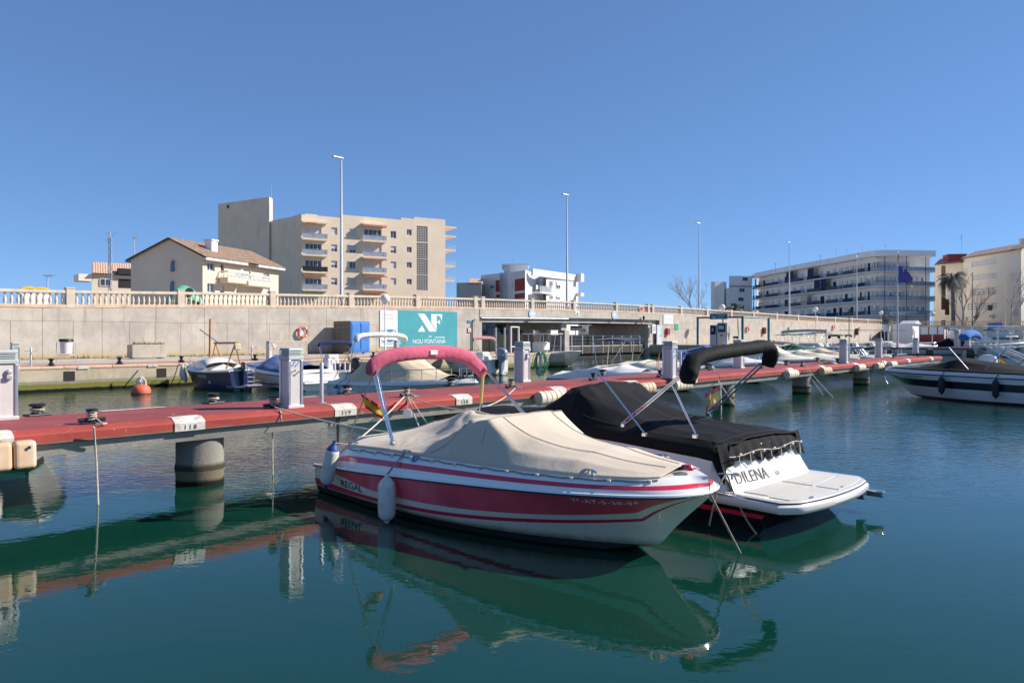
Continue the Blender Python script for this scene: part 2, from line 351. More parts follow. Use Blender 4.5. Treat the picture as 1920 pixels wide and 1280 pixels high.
MT['tile'] = mk('roof_tile', (.29,.19,.13), .85, var=.3, scale=3, bump=.3, dirt=.4, dcol=(.18,.13,.09), dscale=2)
MT['tile_pink'] = mk('pink_roof_tile', (.52,.34,.24), .85, var=.25, scale=3, bump=.3)
MT['shutter'] = mk('white_shutter', (.66,.64,.62), .6, var=.04, bump=0)
MT['frame'] = mk('white_frame', (.72,.71,.70), .5, var=.03, bump=0)
MT['glass'] = mk('window_glass', (.05,.075,.11), .06, var=.2, scale=.6, bump=0, spec=.8)
MT['glass_rail'] = mk('glazed_railing', (.40,.42,.46), .12, var=.06, bump=0)
MT['dark'] = mk('dark_opening', (.02,.019,.018), .8, var=.2, bump=0)  # near-black, stands for the shade inside openings and gaps
MT['rail'] = mk('dark_railing', (.05,.05,.06), .5, var=.1, bump=0)
MT['awning'] = mk('orange_awning', (.50,.17,.10), .8, var=.1, bump=0)
MT['brown'] = mk('brown_joinery', (.10,.045,.02), .6, var=.2, bump=0)
MT['carpaint'] = mk('white_van_paint', (.70,.71,.73), .3, var=.02, bump=0, coat=.6)
MT['tyre'] = mk('tyre_rubber', (.018,.018,.018), .8, bump=.1)
MT['hub'] = mk('wheel_hub', (.45,.45,.45), .4, .6, bump=0)
MT['ochre'] = mk('ochre_ground', (.55,.40,.18), .95, var=.15, scale=.6)
MT['decking'] = mk('wood_decking', (.055,.043,.034), .8, var=.3, scale=2, bump=.3)
MT['sea_green'] = mk('sea_green_fibreglass', (.10,.42,.24), .4, var=.1, bump=0)
# water
def water():
    m, ns, ln, b = nt('water'); pos = ns.new('ShaderNodeNewGeometry').outputs['Position']
    b.inputs['Roughness'].default_value = .015; b.inputs['IOR'].default_value = 1.55
    c = mix(ns, ln, ramp(ns, ln, noise_t(ns, ln, pos, .12, 3), .3, .7), (.002,.034,.021), (.003,.042,.027))
    ln.new(c, b.inputs['Base Color'])
    sep = ns.new('ShaderNodeSeparateXYZ'); ln.new(pos, sep.inputs[0])
    def mth(op, a, q):
        n = ns.new('ShaderNodeMath'); n.operation = op
        for i, v in enumerate((a, q)):
            if isinstance(v, (int, float)): n.inputs[i].default_value = v
            else: ln.new(v, n.inputs[i])
        return n.outputs[0]
    fine = noise_t(ns, ln, mapping(ns, ln, pos, (2.2, 3.4, 1)), 2.1, 3, .5, .5)
    mid = noise_t(ns, ln, mapping(ns, ln, pos, (.9, 1.5, 1)), 1.0, 2, .45, .3)
    slow = noise_t(ns, ln, mapping(ns, ln, pos, (.5, .9, 1)), .55, 1, .4)
    gust = ramp(ns, ln, noise_t(ns, ln, pos, .10, 2, .5), .35, .65)
    far = ramp(ns, ln, sep.outputs[1], 9.5, 15.)
    g2 = mth('ADD', mth('MULTIPLY', gust, .75), .25)
    amt = mth('ADD', mth('MULTIPLY', far, g2), .075)
    h = mth('MULTIPLY', fine, mth('MULTIPLY', amt, .021))
    h = mth('ADD', h, mth('MULTIPLY', mid, mth('MULTIPLY', amt, .018)))
    h = mth('ADD', h, mth('MULTIPLY', slow, .0095))
    u = ns.new('ShaderNodeBump'); u.inputs['Strength'].default_value = 1.; u.inputs['Distance'].default_value = 1.
    ln.new(h, u.inputs['Height']); ln.new(u.outputs[0], b.inputs['Normal'])
    return m
MT['water'] = water()
# ---------------------------------------------------------------- the setting: water, land, quays, road
def struct(name, mb, m, parent=None, **k):
    o = mb.build(name, m, parent, **k)
    if not parent: o['kind'] = 'structure'
    return o
b = MB(); b.quad((-1500,-400,0), (1500,-400,0), (1500,1500,0), (-1500,1500,0)); struct('water', b, MT['water'])
def ZR(t): return curve([(-20,3.9),(0,4.03),(11.4,4.34),(33.5,4.83),(50,5.03),(67.4,5.08),(90,4.96),(112,4.80),(160,4.72),(190,4.70)], t)
ZQ, ZQ2, NE = 1.07, 1.35, 11.9
# land behind the embankment (two banks of the channel) reaching the horizon
b = MB()
for poly in ([M(-900,-9.5),M(31,-9.5),M(36,-42),M(20,-1600),M(-1200,-1600)], [M(66,-9.5),M(900,-9.5),M(1500,-1600),M(110,-1600),M(66,-42)]):
    b.prism([(p.x,p.y) for p in poly], -1.5, 2.55)
struct('ground', b, MT['land'])
def strip(mb, t0, t1, n0, n1, zf, dt=3., thick=None, mi=0):
    k = max(1, int((t1-t0)/dt)); 
    for i in range(k):
        a, c = lerp(t0, t1, i/k), lerp(t0, t1, (i+1)/k)
        mb.quad(M(a,n1,zf(a)), M(c,n1,zf(c)), M(c,n0,zf(c)), M(a,n0,zf(a)), mi)
b = MB()
pl = [M(-60,0),M(-60,NE),M(32.7,NE),P(1059,697,Y=57.5),M(34.2,11.0),M(34.2,-9.4),M(-60,-9.4)]
b.prism([(p.x,p.y) for p in pl], -1.5, ZQ); quay = struct('quay', b, MT['quay'])
b = MB(); strip(b, -60, 32.7, .02, NE-2.9, lambda t: ZQ+.004, 100); struct('promenade_paving', b, MT['pave'])
b = MB(); strip(b, -60, 32.6, NE-2.9, NE-.75, lambda t: ZQ+.006, 100); struct('red_walkway', b, MT['red_quay'])
for i in range(26):                                   # coping stones along the edge
    t0 = -19+i*2.0
    b = MB(); b.box((0,0,0), (1.985,.80,.12)); o = b.build('coping_stone', MT['cop'], quay, bev=.02); o.location = M(t0+1,NE-.37,ZQ-.035); o.rotation_euler = (0,0,QA)
b = MB(); pl = [M(66.5,0),M(66.5,NE),M(175,NE+1),M(175,-.4),M(66.5,-.4)]
b.prism([(p.x,p.y) for p in pl], -1.5, ZQ2); quay2 = struct('quay', b, MT['quay'])
b = MB(); strip(b, 66.6, 175, .02, NE-.5, lambda t: ZQ2+.004, 100); struct('promenade_paving', b, MT['pave'])
# far quay that closes the basin on the right
b = MB(); pl = [(40,118),(140,112),(260,112),(260,420),(90,420),(64,150)]
b.prism(pl, -1.5, 1.3); struct('far_quay', b, MT['pave'])
# embankment and road
b = MB()
def emb(t0, t1, zb):
    k = int((t1-t0)/4)
    for i in range(k):
        a, c = lerp(t0,t1,i/k), lerp(t0,t1,(i+1)/k)
        vs = [M(a,-.42,zb),M(c,-.42,zb),M(c,-9.4,zb),M(a,-9.4,zb),M(a,-.42,ZR(a)-.02),M(c,-.42,ZR(c)-.02),M(c,-9.4,ZR(c)-.02),M(a,-9.4,ZR(a)-.02)]
        b.add(vs, [(0,1,5,4),(4,5,6,7),(2,3,7,6)]+([(3,0,4,7)] if i == 0 else [])+([(1,2,6,5)] if i == k-1 else []))
emb(-60, 36.6, -1.); emb(66.9, 178, -1.)
struct('embankment', b, MT['bridge'])
b = MB(); strip(b, -60, 178, -8, -2, lambda t: ZR(t)+.004); struct('road', b, MT['asphalt'])
b = MB()
for i in range(59):
    a, c = -60+i*4, -56+i*4
    for n0, n1 in ((-2.,-.4), (-9.4,-8.)):
        vs = [M(a,n1,ZR(a)-.02),M(c,n1,ZR(c)-.02),M(c,n0,ZR(c)-.02),M(a,n0,ZR(a)-.02)]; vs += [p+Vector((0,0,.15)) for p in vs]
        b.add(vs, [(4,5,6,7),(2,3,7,6),(0,1,5,4)])
struct('pavement', b, MT['pave'])
b = MB(); strip(b, -60, 178, -5.06, -4.94, lambda t: ZR(t)+.008); struct('road_marking', b, MT['white'])

# ---------------------------------------------------------------- retaining wall of cast panels
wall = thing('retaining_wall', 'long beige cast concrete retaining wall with panel joints behind the quay', 'wall', M(0,0,ZQ))
rot4 = Matrix.Rotation(QA, 4, 'Z')
b = MB(); b.box((0,0,0), (1.558,.16,2.20)); pan_me = b.mesh('panel', MT['wall'])
def wall_run(t0, t1, zb, backing):
    zj = 3.30
    t = t0
    while t < t1-.3:
        w = min(1.58, t1-t)
        if w > 1.5 and zb == ZQ: inst('panel', pan_me, wall, M(t+.79,-.085,zb+.02+1.095), QA)
        else:
            q = MB(); q.box((0,0,0), (w-.024,.16,zj-zb-.03)); q2 = q.build('panel', MT['wall']); q2.location = M(t+w/2,-.085,(zb+zj)/2); q2.rotation_euler = (0,0,QA); setpar(q2, wall, True)
        t += 1.58
    t = t0
    while t < t1-.3:
        a, c = t+.012, min(t+3.16, t1)-.012
        q = MB(); vs = [M(x,n,z) for n in (0.,-.17) for x, z in ((a,zj),(c,zj),(c,ZR(c)-.01),(a,ZR(a)-.01))]
        q.add(vs, [(0,1,2,3),(5,4,7,6),(4,0,3,7),(1,5,6,2),(3,2,6,7),(4,5,1,0)]); q.build('panel', MT['wall'], wall, world=True)
        t += 3.16
    q = MB(); k = int((t1-t0)/4)
    for i in range(k):
        a, c = lerp(t0,t1,i/k), lerp(t0,t1,(i+1)/k)
        vs = [M(x,n,z) for n in (-.03,-.40) for x, z in ((a,zb-.3),(c,zb-.3),(c,ZR(c)-.03),(a,ZR(a)-.03))]
        q.add(vs, [(0,1,2,3),(5,4,7,6)]+([(4,0,3,7)] if i == 0 else [])+([(1,5,6,2)] if i == k-1 else []))
    q.build('backing', MT['under'], wall, world=True)
wall_run(1.36-3.16*4, 36.76, ZQ, 0); wall_run(68.2, 158.5, ZQ2, 0)
# weeds along the foot of the wall
b = MB()
for i in range(420):
    t = rnd.uniform(-2, 34); h = rnd.uniform(.05,.2)*(1 if rnd.random() < .8 else 2); a = rnd.uniform(0,PI); p = M(t, rnd.uniform(.03,.10), ZQ)
    d = Vector((math.cos(a),math.sin(a),0))*.03; l = Vector((rnd.uniform(-.05,.05),rnd.uniform(-.05,.05),h))
    b.add([p-d,p+d,p+l], [(0,1,2)])
tag(b.build('weeds', MT['grass']), 'dry weeds sprouting along the foot of the retaining wall', 'weeds', kind='stuff')

# ---------------------------------------------------------------- balustrade
bal = thing('balustrade', 'peach cast stone balustrade of turned balusters running along the bridge road', 'balustrade', M(0,0,ZR(0)))
prof = [(.075,0),(.075,.05),(.055,.08),(.098,.20),(.085,.30),(.048,.44),(.042,.50),(.058,.54),(.068,.57),(.068,.62)]
q = MB(); q.lathe(prof, n=7); bmesh_ = q.mesh('baluster', MT['balu'], True, 50)
prof2 = [(.07,0),(.055,.08),(.095,.22),(.045,.46),(.068,.58),(.068,.62)]
pil = [-4,2.8]+[TM(x) for x in (340,512,659,784,892.5,906,999,1077.5,1157,1216.5,1225,1278,1327,1372,1413.7,1457,1497,1532,1566.4,1597.6,1627,1652.6)]
nb = 0
for i, t in enumerate(pil):
    z = ZR(t); w = .44
    q = MB(); q.box((0,0,.57), (w,.42,1.14)); q.box((0,0,1.165), (w+.06,.48,.07)); o = q.build('pillar', MT['balu'], bal, bev=.015); o.location = M(t,-.19,z); o.rotation_euler = (0,0,QA); o.matrix_parent_inverse = Matrix.Translation(-bal.location)
    if i == len(pil)-1: break
    t1 = pil[i+1]; a, c = t+.22, t1-.22
    if c-a < .4: continue
    za, zc = ZR(a), ZR(c)
    for nm, z0, z1, hw, mt in (('base_course',0.,.19,.20,MT['cop']), ('hand_rail',.86,1.03,.17,MT['balu'])):
        q = MB(); vs = [M(x,-.19+n,zz+k) for x, zz in ((a,za),(c,zc)) for n, k in ((hw,z0),(-hw,z0),(-hw,z1),(hw,z1))]
        q.add(vs, [(0,1,2,3),(7,6,5,4),(0,4,5,1),(1,5,6,2),(2,6,7,3),(3,7,4,0)]); q.build(nm, mt, bal, world=True, bev=.02)
    k = int(round((c-a)/.315)); far = MB()
    for j in range(k):
        tt = lerp(a, c, (j+.5)/k); p = M(tt,-.19,ZR(tt)+.19)
        if nb < 245: inst('baluster', bmesh_, bal, p, 0, sc=(1,1,1.08)); nb += 1
        else: far.lathe([(r,zz*1.08) for r, zz in prof2], p, 6)
    if far.v: o = far.build('baluster_row', MT['balu'], bal, world=True, smooth=True); o['kind'] = 'stuff'

# ---------------------------------------------------------------- bridge
br = thing('bridge', 'low concrete road bridge on a column pier over the channel', 'bridge', M(51,-4,0))
def seg_beam(name, t0, t1, n0, n1, dz0, dz1, m, dt=3.):
    q = MB(); k = max(1, int((t1-t0)/dt))
    for i in range(k):
        a, c = lerp(t0,t1,i/k), lerp(t0,t1,(i+1)/k)
        vs = [M(x,n,ZR(x)+d) for x in (a,c) for n, d in ((n0,dz0),(n1,dz0),(n1,dz1),(n0,dz1))]
        q.add(vs, [(0,4,5,1),(1,5,6,2),(2,6,7,3),(3,7,4,0)]+([(0,1,2,3)] if i == 0 else [])+([(7,6,5,4)] if i == k-1 else []))
    return q.build(name, m, br, world=True)
seg_beam('fascia', 36.85, 68.1, -.30, .02, -.72, -.012, MT['bridge'])
seg_beam('girder', 36.9, 66.9, -.75, -.31, -1.22, -.05, MT['bridge'])
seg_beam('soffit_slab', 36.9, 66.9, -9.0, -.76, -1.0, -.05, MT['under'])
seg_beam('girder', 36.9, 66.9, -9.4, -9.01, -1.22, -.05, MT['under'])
q = MB(); q.box((0,0,0), (.9,9.,4.4)); o = q.build('abutment', MT['bridge'], br); o.location = M(36.9,-4.75,1.5); o.rotation_euler = (0,0,QA); o.matrix_parent_inverse = Matrix.Translation(-br.location)
q = MB(); q.box((0,0,0), (1.2,9.,4.4)); o = q.build('abutment', MT['bridge'], br); o.location = M(66.6,-4.75,1.55); o.rotation_euler = (0,0,QA); o.matrix_parent_inverse = Matrix.Translation(-br.location)
q = MB(); q.box((0,0,0), (.95,8.1,1.0)); o = q.build('pier_cap', MT['bridge'], br, bev=.03); o.location = M(50.3,-4.85,3.53); o.rotation_euler = (0,0,QA); o.matrix_parent_inverse = Matrix.Translation(-br.location)
for n in (-.85,-3.4,-5.9,-8.3):
    q = MB(); q.box((0,0,0), (.8,.95,4.2)); o = q.build('column', MT['bridge'], br, bev=.03); o.location = M(50.3,n,.92); o.rotation_euler = (0,0,QA); o.matrix_parent_inverse = Matrix.Translation(-br.location)
q = MB(); q.tube([M(36.2,.09,ZR(36)-.95),M(35.9,.09,ZR(36)-1.0),M(35.8,.09,ZR(36)-1.2),M(35.8,.09,1.1)], .06, 8); q.build('drain_pipe', MT['grey_steel'], br, world=True, smooth=True)
q = MB(); q.tube([M(37,.08,ZR(37)-.80),M(50.,.08,ZR(50)-.80)], .035, 6); q.build('cable_duct', MT['galv'], br, world=True)

# wooden walkway under the right span
wk = thing('walkway', 'dark timber walkway on floats with steel railing beside the bridge abutment', 'walkway', M(58,-2,0))
q = MB(); q.box((0,0,1.29), (17.5,2.6,.08), mi=0); q.box((0,-.0,.2), (16.8,2.2,.5), mi=1); o = q.build('float_deck', [MT['pave'],MT['dark']], wk); o.location = (0,0,0); o.rotation_euler = (0,0,QA)  # float box coloured near-black for the shaded gap beneath the planks
for i in range(5):
    q = MB(); q.box((0,0,0), (17.4,.03,.14)); o = q.build('fascia_plank', MT['decking'], wk); o.rotation_euler = (0,0,QA); d = NX*1.34; o.location = (d.x,d.y,1.18-i*.155)
for i in range(10):
    x = -8.5+i*1.9
    q = MB(); q.box((0,0,1.46), (.09,.05,2.0)); o = q.build('post', MT['galv'], wk); d = AX*x+NX*1.40; o.location = (d.x,d.y,0); o.rotation_euler = (0,0,QA)
for z in (1.65,2.05,2.42):
    q = MB(); q.tube([(-8.5,0,z),(8.6,0,z)], .011, 6); o = q.build('cable_rail', MT['grey_steel'], wk); d = NX*1.40; o.location = (d.x,d.y,0); o.rotation_euler = (0,0,QA)

# ---------------------------------------------------------------- the main red pontoon on piles
ZP, NF, NB_ = 1.15, 37.06, 34.9
T_END = TM(1767, NF)
pier = thing('red_pontoon', 'long red painted concrete jetty on round piles with numbered berths', 'jetty', M(20,35,0))
k = 9; tl = [-26+(T_END+26)*i/k for i in range(k+1)]
for i in range(k):                                    # cast slabs laid end to end
    a, c = tl[i]+.006, tl[i+1]-.006
    pr = [(NF-.13,ZP),(NF-.015,ZP-.045),(NF,ZP-.075),(NF-.005,ZP-.20),(NF-.05,ZP-.215),(NB_+.05,ZP-.215),(NB_,ZP-.19),(NB_,ZP-.06),(NB_+.06,ZP)]
    q = MB(); nn = len(pr); steps = 14; vs = []
    for s_ in range(steps+1):
        t = lerp(a, c, s_/steps)
        for n, z in pr: vs.append(M(t, n+.012*fbm(t*.7, z*3, i), z+.006*fbm(t*.9, n, 5)))
    fs = [(s_*nn+j, (s_+1)*nn+j, (s_+1)*nn+(j+1) % nn, s_*nn+(j+1) % nn) for s_ in range(steps) for j in range(nn)]
    ml = [(1 if j in (0,1,2,3,6,7) else (2 if j in (4,5) else 0)) for s_ in range(steps) for j in range(nn)]
    fs += [tuple(range(nn-1,-1,-1)), tuple(range(steps*nn,(steps+1)*nn))]; ml += [1,1]
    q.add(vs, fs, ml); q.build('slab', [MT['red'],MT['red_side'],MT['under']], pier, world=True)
q = MB()
for n0, n1 in ((NF-.36,NF-.06),(NB_+.1,NB_+.4)):
    vs = [M(t,n,z) for t in (-26,T_END-.1) for n, z in ((n0,ZP-.38),(n1-.05,ZP-.38),(n1,ZP-.21),(n0,ZP-.21))]
    q.add(vs, [(0,1,2,3),(7,6,5,4),(0,4,5,1),(1,5,6,2),(2,6,7,3),(3,7,4,0)])
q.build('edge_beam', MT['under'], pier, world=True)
TP = [TM(375,NF-.75)+d for d in (0,)]
piles_px = [375, 845, 1357, 1503, 1615]
for x in piles_px+[-330]:
    t = TM(x, NF-.52)
    q = MB(); q.lathe([(.375,-1.5),(.375,.16),(.39,.22),(.39,.30),(.375,.36),(.37,ZP-.22)], M(t,NF-.52,0), 28)
    q.build('pile', MT['pile'], pier, world=True, smooth=True)
    q = MB(); q.box((0,0,0), (.7,1.9,.14)); o = q.build('pile_cap', MT['under'], pier); o.location = M(t,NF-1.15,ZP-.30); o.rotation_euler = (0,0,QA); o.matrix_parent_inverse = Matrix.Translation(-pier.location)
def berth_mark(px, num, w=.42):
    t = TM(px, NF)
    q = MB(); e = .004
    for a, c in ((t-w/2, t+w/2),):
        pr = [(NF-.30,ZP+e+.006),(NF-.13,ZP+e+.006),(NF-.012,ZP-.043),(NF+.012,ZP-.075),(NF+.008,ZP-.20)]
        vs = [M(x,n+.004,z) for x in (a,c) for n, z in pr]
        q.add(vs, [(j,j+1,j+6,j+5) for j in range(4)])
    o = q.build('berth_mark', MT['white_mark'], pier, world=True)
    if num: text_on('berth_number', num, .105, MT['ink'], o, M(t,NF+.018,ZP-.175), (AX.x,AX.y,0), (0,0,1), align='CENTER', space=1.5, world=True, extrude=.002)
for px, num in ((-14,'117'),(356,'118'),(648,'119'),(870,'120'),(1050,'121'),(1190,''),(1300,''),(1485,''),(1545,''),(1607,''),(1660,''),(1705,''),(1748,'')): berth_mark(px, num, .48)
for px in (247, 545, 741):                             # marks on the far edge
    t = TM(px, NB_); q = MB(); q.quad(M(t-.55,NB_+.02,ZP+.009), M(t-.55,NB_+.17,ZP+.009), M(t+.55,NB_+.17,ZP+.009), M(t+.55,NB_+.02,ZP+.009)); q.build('berth_mark', MT['white_mark'], pier, world=True)
# ---------------------------------------------------------------- buildings
class Fr:                                             # vertical facade frame: u along, o outwards, z up
    def __init__(s, a, c):
        s.a = Vector((a[0], a[1])); c = Vector((c[0], c[1])); s.len = (c-s.a).length; s.d = (c-s.a)/s.len; s.n = Vector((s.d.y, -s.d.x)); s.rz = math.atan2(s.d.y, s.d.x)
    def __call__(s, u, o, z): q = s.a+s.d*u+s.n*o; return Vector((q.x, q.y, z))
    def at(s, px, py):                                # pixel -> (u, z) on the facade
        k = (px-CX)/F; u = (k*s.a.y-s.a.x)/(s.d.x-k*s.d.y); Y = s.a.y+s.d.y*u
        return u, CZ-(py-HY)*Y/F
def P2(px, Y): return ((px-CX)/F*Y, Y)
def facade(parent, name, fr, u0, u1, z0, z1, ops, m, depth=.22, top=None):
    """wall sheet with real openings and reveals; ops = (u, z, w, h) of each opening's lower left corner"""
    us = sorted({u0, u1, *[v for o in ops for v in (o[0], o[0]+o[2])]}); zs = sorted({z0, z1, *[v for o in ops for v in (o[1], o[1]+o[3])]})
    q = MB()
    for i in range(len(us)-1):
        for j in range(len(zs)-1):
            cu, cz = (us[i]+us[i+1])/2, (zs[j]+zs[j+1])/2
            if any(o[0] < cu < o[0]+o[2] and o[1] < cz < o[1]+o[3] for o in ops): continue
            q.quad(fr(us[i],0,zs[j]), fr(us[i+1],0,zs[j]), fr(us[i+1],0,zs[j+1]), fr(us[i],0,zs[j+1]))
    for (u, z, w, h) in ops:
        c = [(u,z),(u+w,z),(u+w,z+h),(u,z+h)]
        for i in range(4):
            a, e = c[i], c[(i+1) % 4]; q.quad(fr(a[0],0,a[1]), fr(a[0],-depth,a[1]), fr(e[0],-depth,e[1]), fr(e[0],0,e[1]))
    return q.build(name, m, parent, world=True)
def window(parent, fr, u, z, w, h, kind='glass', depth=.2, name='window', mull=2):
    t = .07
    q = MB()
    def bar(a, e, z0, z1): 
        vs = [fr(x,o,zz) for o in (-depth-.03,-depth+.04) for x, zz in ((a,z0),(e,z0),(e,z1),(a,z1))]
        q.add(vs, [(4,5,6,7),(0,4,7,3),(5,1,2,6),(7,6,2,3),(0,1,5,4)])
    if kind == 'glass':
        bar(u,u+w,z,z+t); bar(u,u+w,z+h-t,z+h); bar(u,u+t,z+t,z+h-t); bar(u+w-t,u+w,z+t,z+h-t)
        for i in range(1, mull): bar(u+w*i/mull-t/2,u+w*i/mull+t/2,z+t,z+h-t)
        o = q.build(name, MT['frame'], parent, world=True)
        g = MB(); g.quad(fr(u,-depth-.02,z), fr(u+w,-depth-.02,z), fr(u+w,-depth-.02,z+h), fr(u,-depth-.02,z+h)); g.build('pane', MT['glass'], o, world=True)
    elif kind == 'half':                               # shutter half down
        bar(u,u+w,z,z+t); bar(u,u+t,z+t,z+h); bar(u+w-t,u+w,z+t,z+h); bar(u+w/2-t/2,u+w/2+t/2,z+t,z+h*.5); bar(u,u+w,z+h*.42,z+h)
        o = q.build(name, MT['shutter'], parent, world=True)
        g = MB(); g.quad(fr(u,-depth-.02,z), fr(u+w,-depth-.02,z), fr(u+w,-depth-.02,z+h*.45), fr(u,-depth-.02,z+h*.45)); g.build('pane', MT['glass'], o, world=True)
    elif kind == 'dark':
        q.quad(fr(u,-depth-.02,z), fr(u+w,-depth-.02,z), fr(u+w,-depth-.02,z+h), fr(u,-depth-.02,z+h)); o = q.build(name, MT['dark'], parent, world=True)
    else:
        k = max(4, int(h/.16))
        for i in range(k): bar(u,u+w,z+h*i/k+.015,z+h*(i+1)/k)
        o = q.build(name, MT['shutter'], parent, world=True)
    return o
def fbox(parent, name, fr, u0, u1, o0, o1, z0, z1, m, bev=0):
    q = MB(); vs = [fr(u,o,z) for z in (z0,z1) for u, o in ((u0,o1),(u1,o1),(u1,o0),(u0,o0))]
    q.add(vs, [(3,2,1,0),(4,5,6,7),(0,1,5,4),(1,2,6,5),(2,3,7,6),(3,0,4,7)]); return q.build(name, m, parent, world=True, bev=bev)
def block(parent, name, pts, z0, z1, m):
    q = MB(); q.prism(pts, z0, z1); return q.build(name, m, parent, world=True)
def railing(parent, fr, u0, u1, o, z, h=1.0, m='rail', panel=None, gap=.14, ends=None, name='railing'):
    q = MB()
    q.tube([fr(u0,o,z+h), fr(u1,o,z+h)], .025, 4); q.tube([fr(u0,o,z+.08), fr(u1,o,z+.08)], .02, 4)
    k = max(1, int((u1-u0)/gap))
    for i in range(k+1):
        u = lerp(u0,u1,i/k); q.tube([fr(u,o,z), fr(u,o,z+h)], .011 if i % 8 else .025, 4, cap=False)
    if ends:
        for u in (u0,u1): q.tube([fr(u,o,z+h), fr(u,ends,z+h)], .025, 4)
    ob = q.build(name, MT[m], parent, world=True)
    if panel:
        g = MB(); g.quad(fr(u0,o-.04,z+.1), fr(u1,o-.04,z+.1), fr(u1,o-.04,z+h-.06), fr(u0,o-.04,z+h-.06)); g.build('rail_panel', MT[panel], ob, world=True)
    return ob
def aerial(label, px, py0, py1, Y, n=4, w=.5, lattice=0.):
    a, c = P(px,py1,Y=Y), P(px,py0,Y=Y)
    t = thing('aerial', label, 'antenna', a)
    q = MB(); q.tube([a, c], .04, 5)
    if lattice:
        for sx in (-lattice, lattice): q.tube([a+Vector((sx,0,0)), a.lerp(c,.9)+Vector((sx*.8,0,0))], .035, 4)
        k = 14
        for i in range(k):
            z0, z1 = a.lerp(c,.9*i/k), a.lerp(c,.9*(i+1)/k); s_ = lattice*(1 if i % 2 else -1); q.tube([z0+Vector((-s_,0,0)), z1+Vector((s_,0,0))], .025, 4)
    q.build('mast', MT['galv'], t, world=True)
    for i in range(n):
        p = a.lerp(c, .97-.13*i/max(1,n*.25)*.5); l = w*(1-.12*i); an = .4+i*.9
        d = Vector((math.cos(an),math.sin(an)*.6,0))*l
        q = MB(); q.tube([p-d*.5, p+d], .018, 4)
        for k in range(4):
            e = p-d*.4+d*1.3*k/3; x = d.normalized().cross(Vector((0,0,1)))*.22; q.tube([e-x,e+x], .012, 4)
        q.build('antenna_element', MT['galv'], t, world=True)
    return t

# --- beige apartment block with stair tower
bl = thing('apartment_block', 'beige apartment block of stacked balconies with a blind stair tower and brick lattice strip', 'building', (*P2(640,138),2.5))
L = P2(565,130.); fa = Fr(L, (L[0]+.86,L[1]+.51)); uR,_ = fa.at(835,400); fa = Fr(L, tuple(fa.a+fa.d*uR))
zt = CZ+(629-402)*130/F; z0 = 2.5
back = lambda u, dd: tuple(fa.a+fa.d*u-fa.n*dd)
ops, wins = [], []
def op(px0, py0, px1, py1, kind, mull=2):
    u0, za = fa.at(400+px0/4, 350+py1/4); u1, zb = fa.at(400+px1/4, 350+py0/4); ops.append((u0, za, u1-u0, zb-za)); wins.append((u0, za, u1-u0, zb-za, kind, mull))
for y in (310,): op(693,y,810,y+75,'shut')
for y, k in ((430,'glass'),(555,'glass'),(690,'glass')): op(690,y,812,y+80,k,4)
for i, y in enumerate((308,435,557,685)): op(884,y,930,y+50,('shut','half','half','half')[i])
for i, y in enumerate((318,445,563,687)): op(1022,y,1068,y+50,('shut','half','glass','shut')[i])
for i, y in enumerate((325,447,566,690)): op(1132,y,1262,y+68,('glass','shut','shut','shut')[i],4)
for i, y in enumerate((335,447,562,685)): op(1330,y,1372,y+50,('glass','half','shut','shut')[i])
for i, y in enumerate((322,452,567,692)): op(1452,y,1488,y+40,'glass')
lat = []
for y0_, y1_ in ((300,412),(425,538),(546,658),(666,775)):
    u0, za = fa.at(400+1525/4, 350+y1_/4); u1, zb = fa.at(400+1607/4, 350+y0_/4); ops.append((u0,za,u1-u0,zb-za)); lat.append((u0,za,u1-u0,zb-za))
facade(bl, 'wall', fa, 0, fa.len, z0, zt, ops, MT['st_pale'])
for px_, dz_ in ((640,.55),(752,.4),(776,.35)):
    u_, _ = fa.at(px_,405); fbox(bl, 'raised_parapet', fa, u_, fa.len, -12.9, .0, zt-.01, zt+dz_, MT['st_pale']); zt += dz_
zt -= 1.3
for w_ in wins: window(bl, fa, *w_[:4], w_[4], mull=w_[5])
for (u, z, w, h) in lat:                               # pierced brick screens of the stairwell
    q = MB(); n_, k_ = 6, 9
    for i in range(n_+1):
        x = u+w*i/n_; vs = [fa(xx,o,zz) for o in (-.16,-.06) for xx, zz in ((x-.06,z),(x+.06,z),(x+.06,z+h),(x-.06,z+h))]; q.add(vs, [(4,5,6,7),(0,4,7,3),(5,1,2,6)])
    for j in range(k_+1):
        y = z+h*j/k_; vs = [fa(xx,o,zz) for o in (-.15,-.055) for xx, zz in ((u,y-.06),(u+w,y-.06),(u+w,y+.06),(u,y+.06))]; q.add(vs, [(4,5,6,7),(3,7,6,2),(0,1,5,4)])
    lo = q.build('lattice_screen', MT['st_grey'], bl, world=True)
    g = MB(); g.quad(fa(u,-.2,z),fa(u+w,-.2,z),fa(u+w,-.2,z+h),fa(u,-.2,z+h)); g.build('stairwell', MT['dark'], lo, world=True)
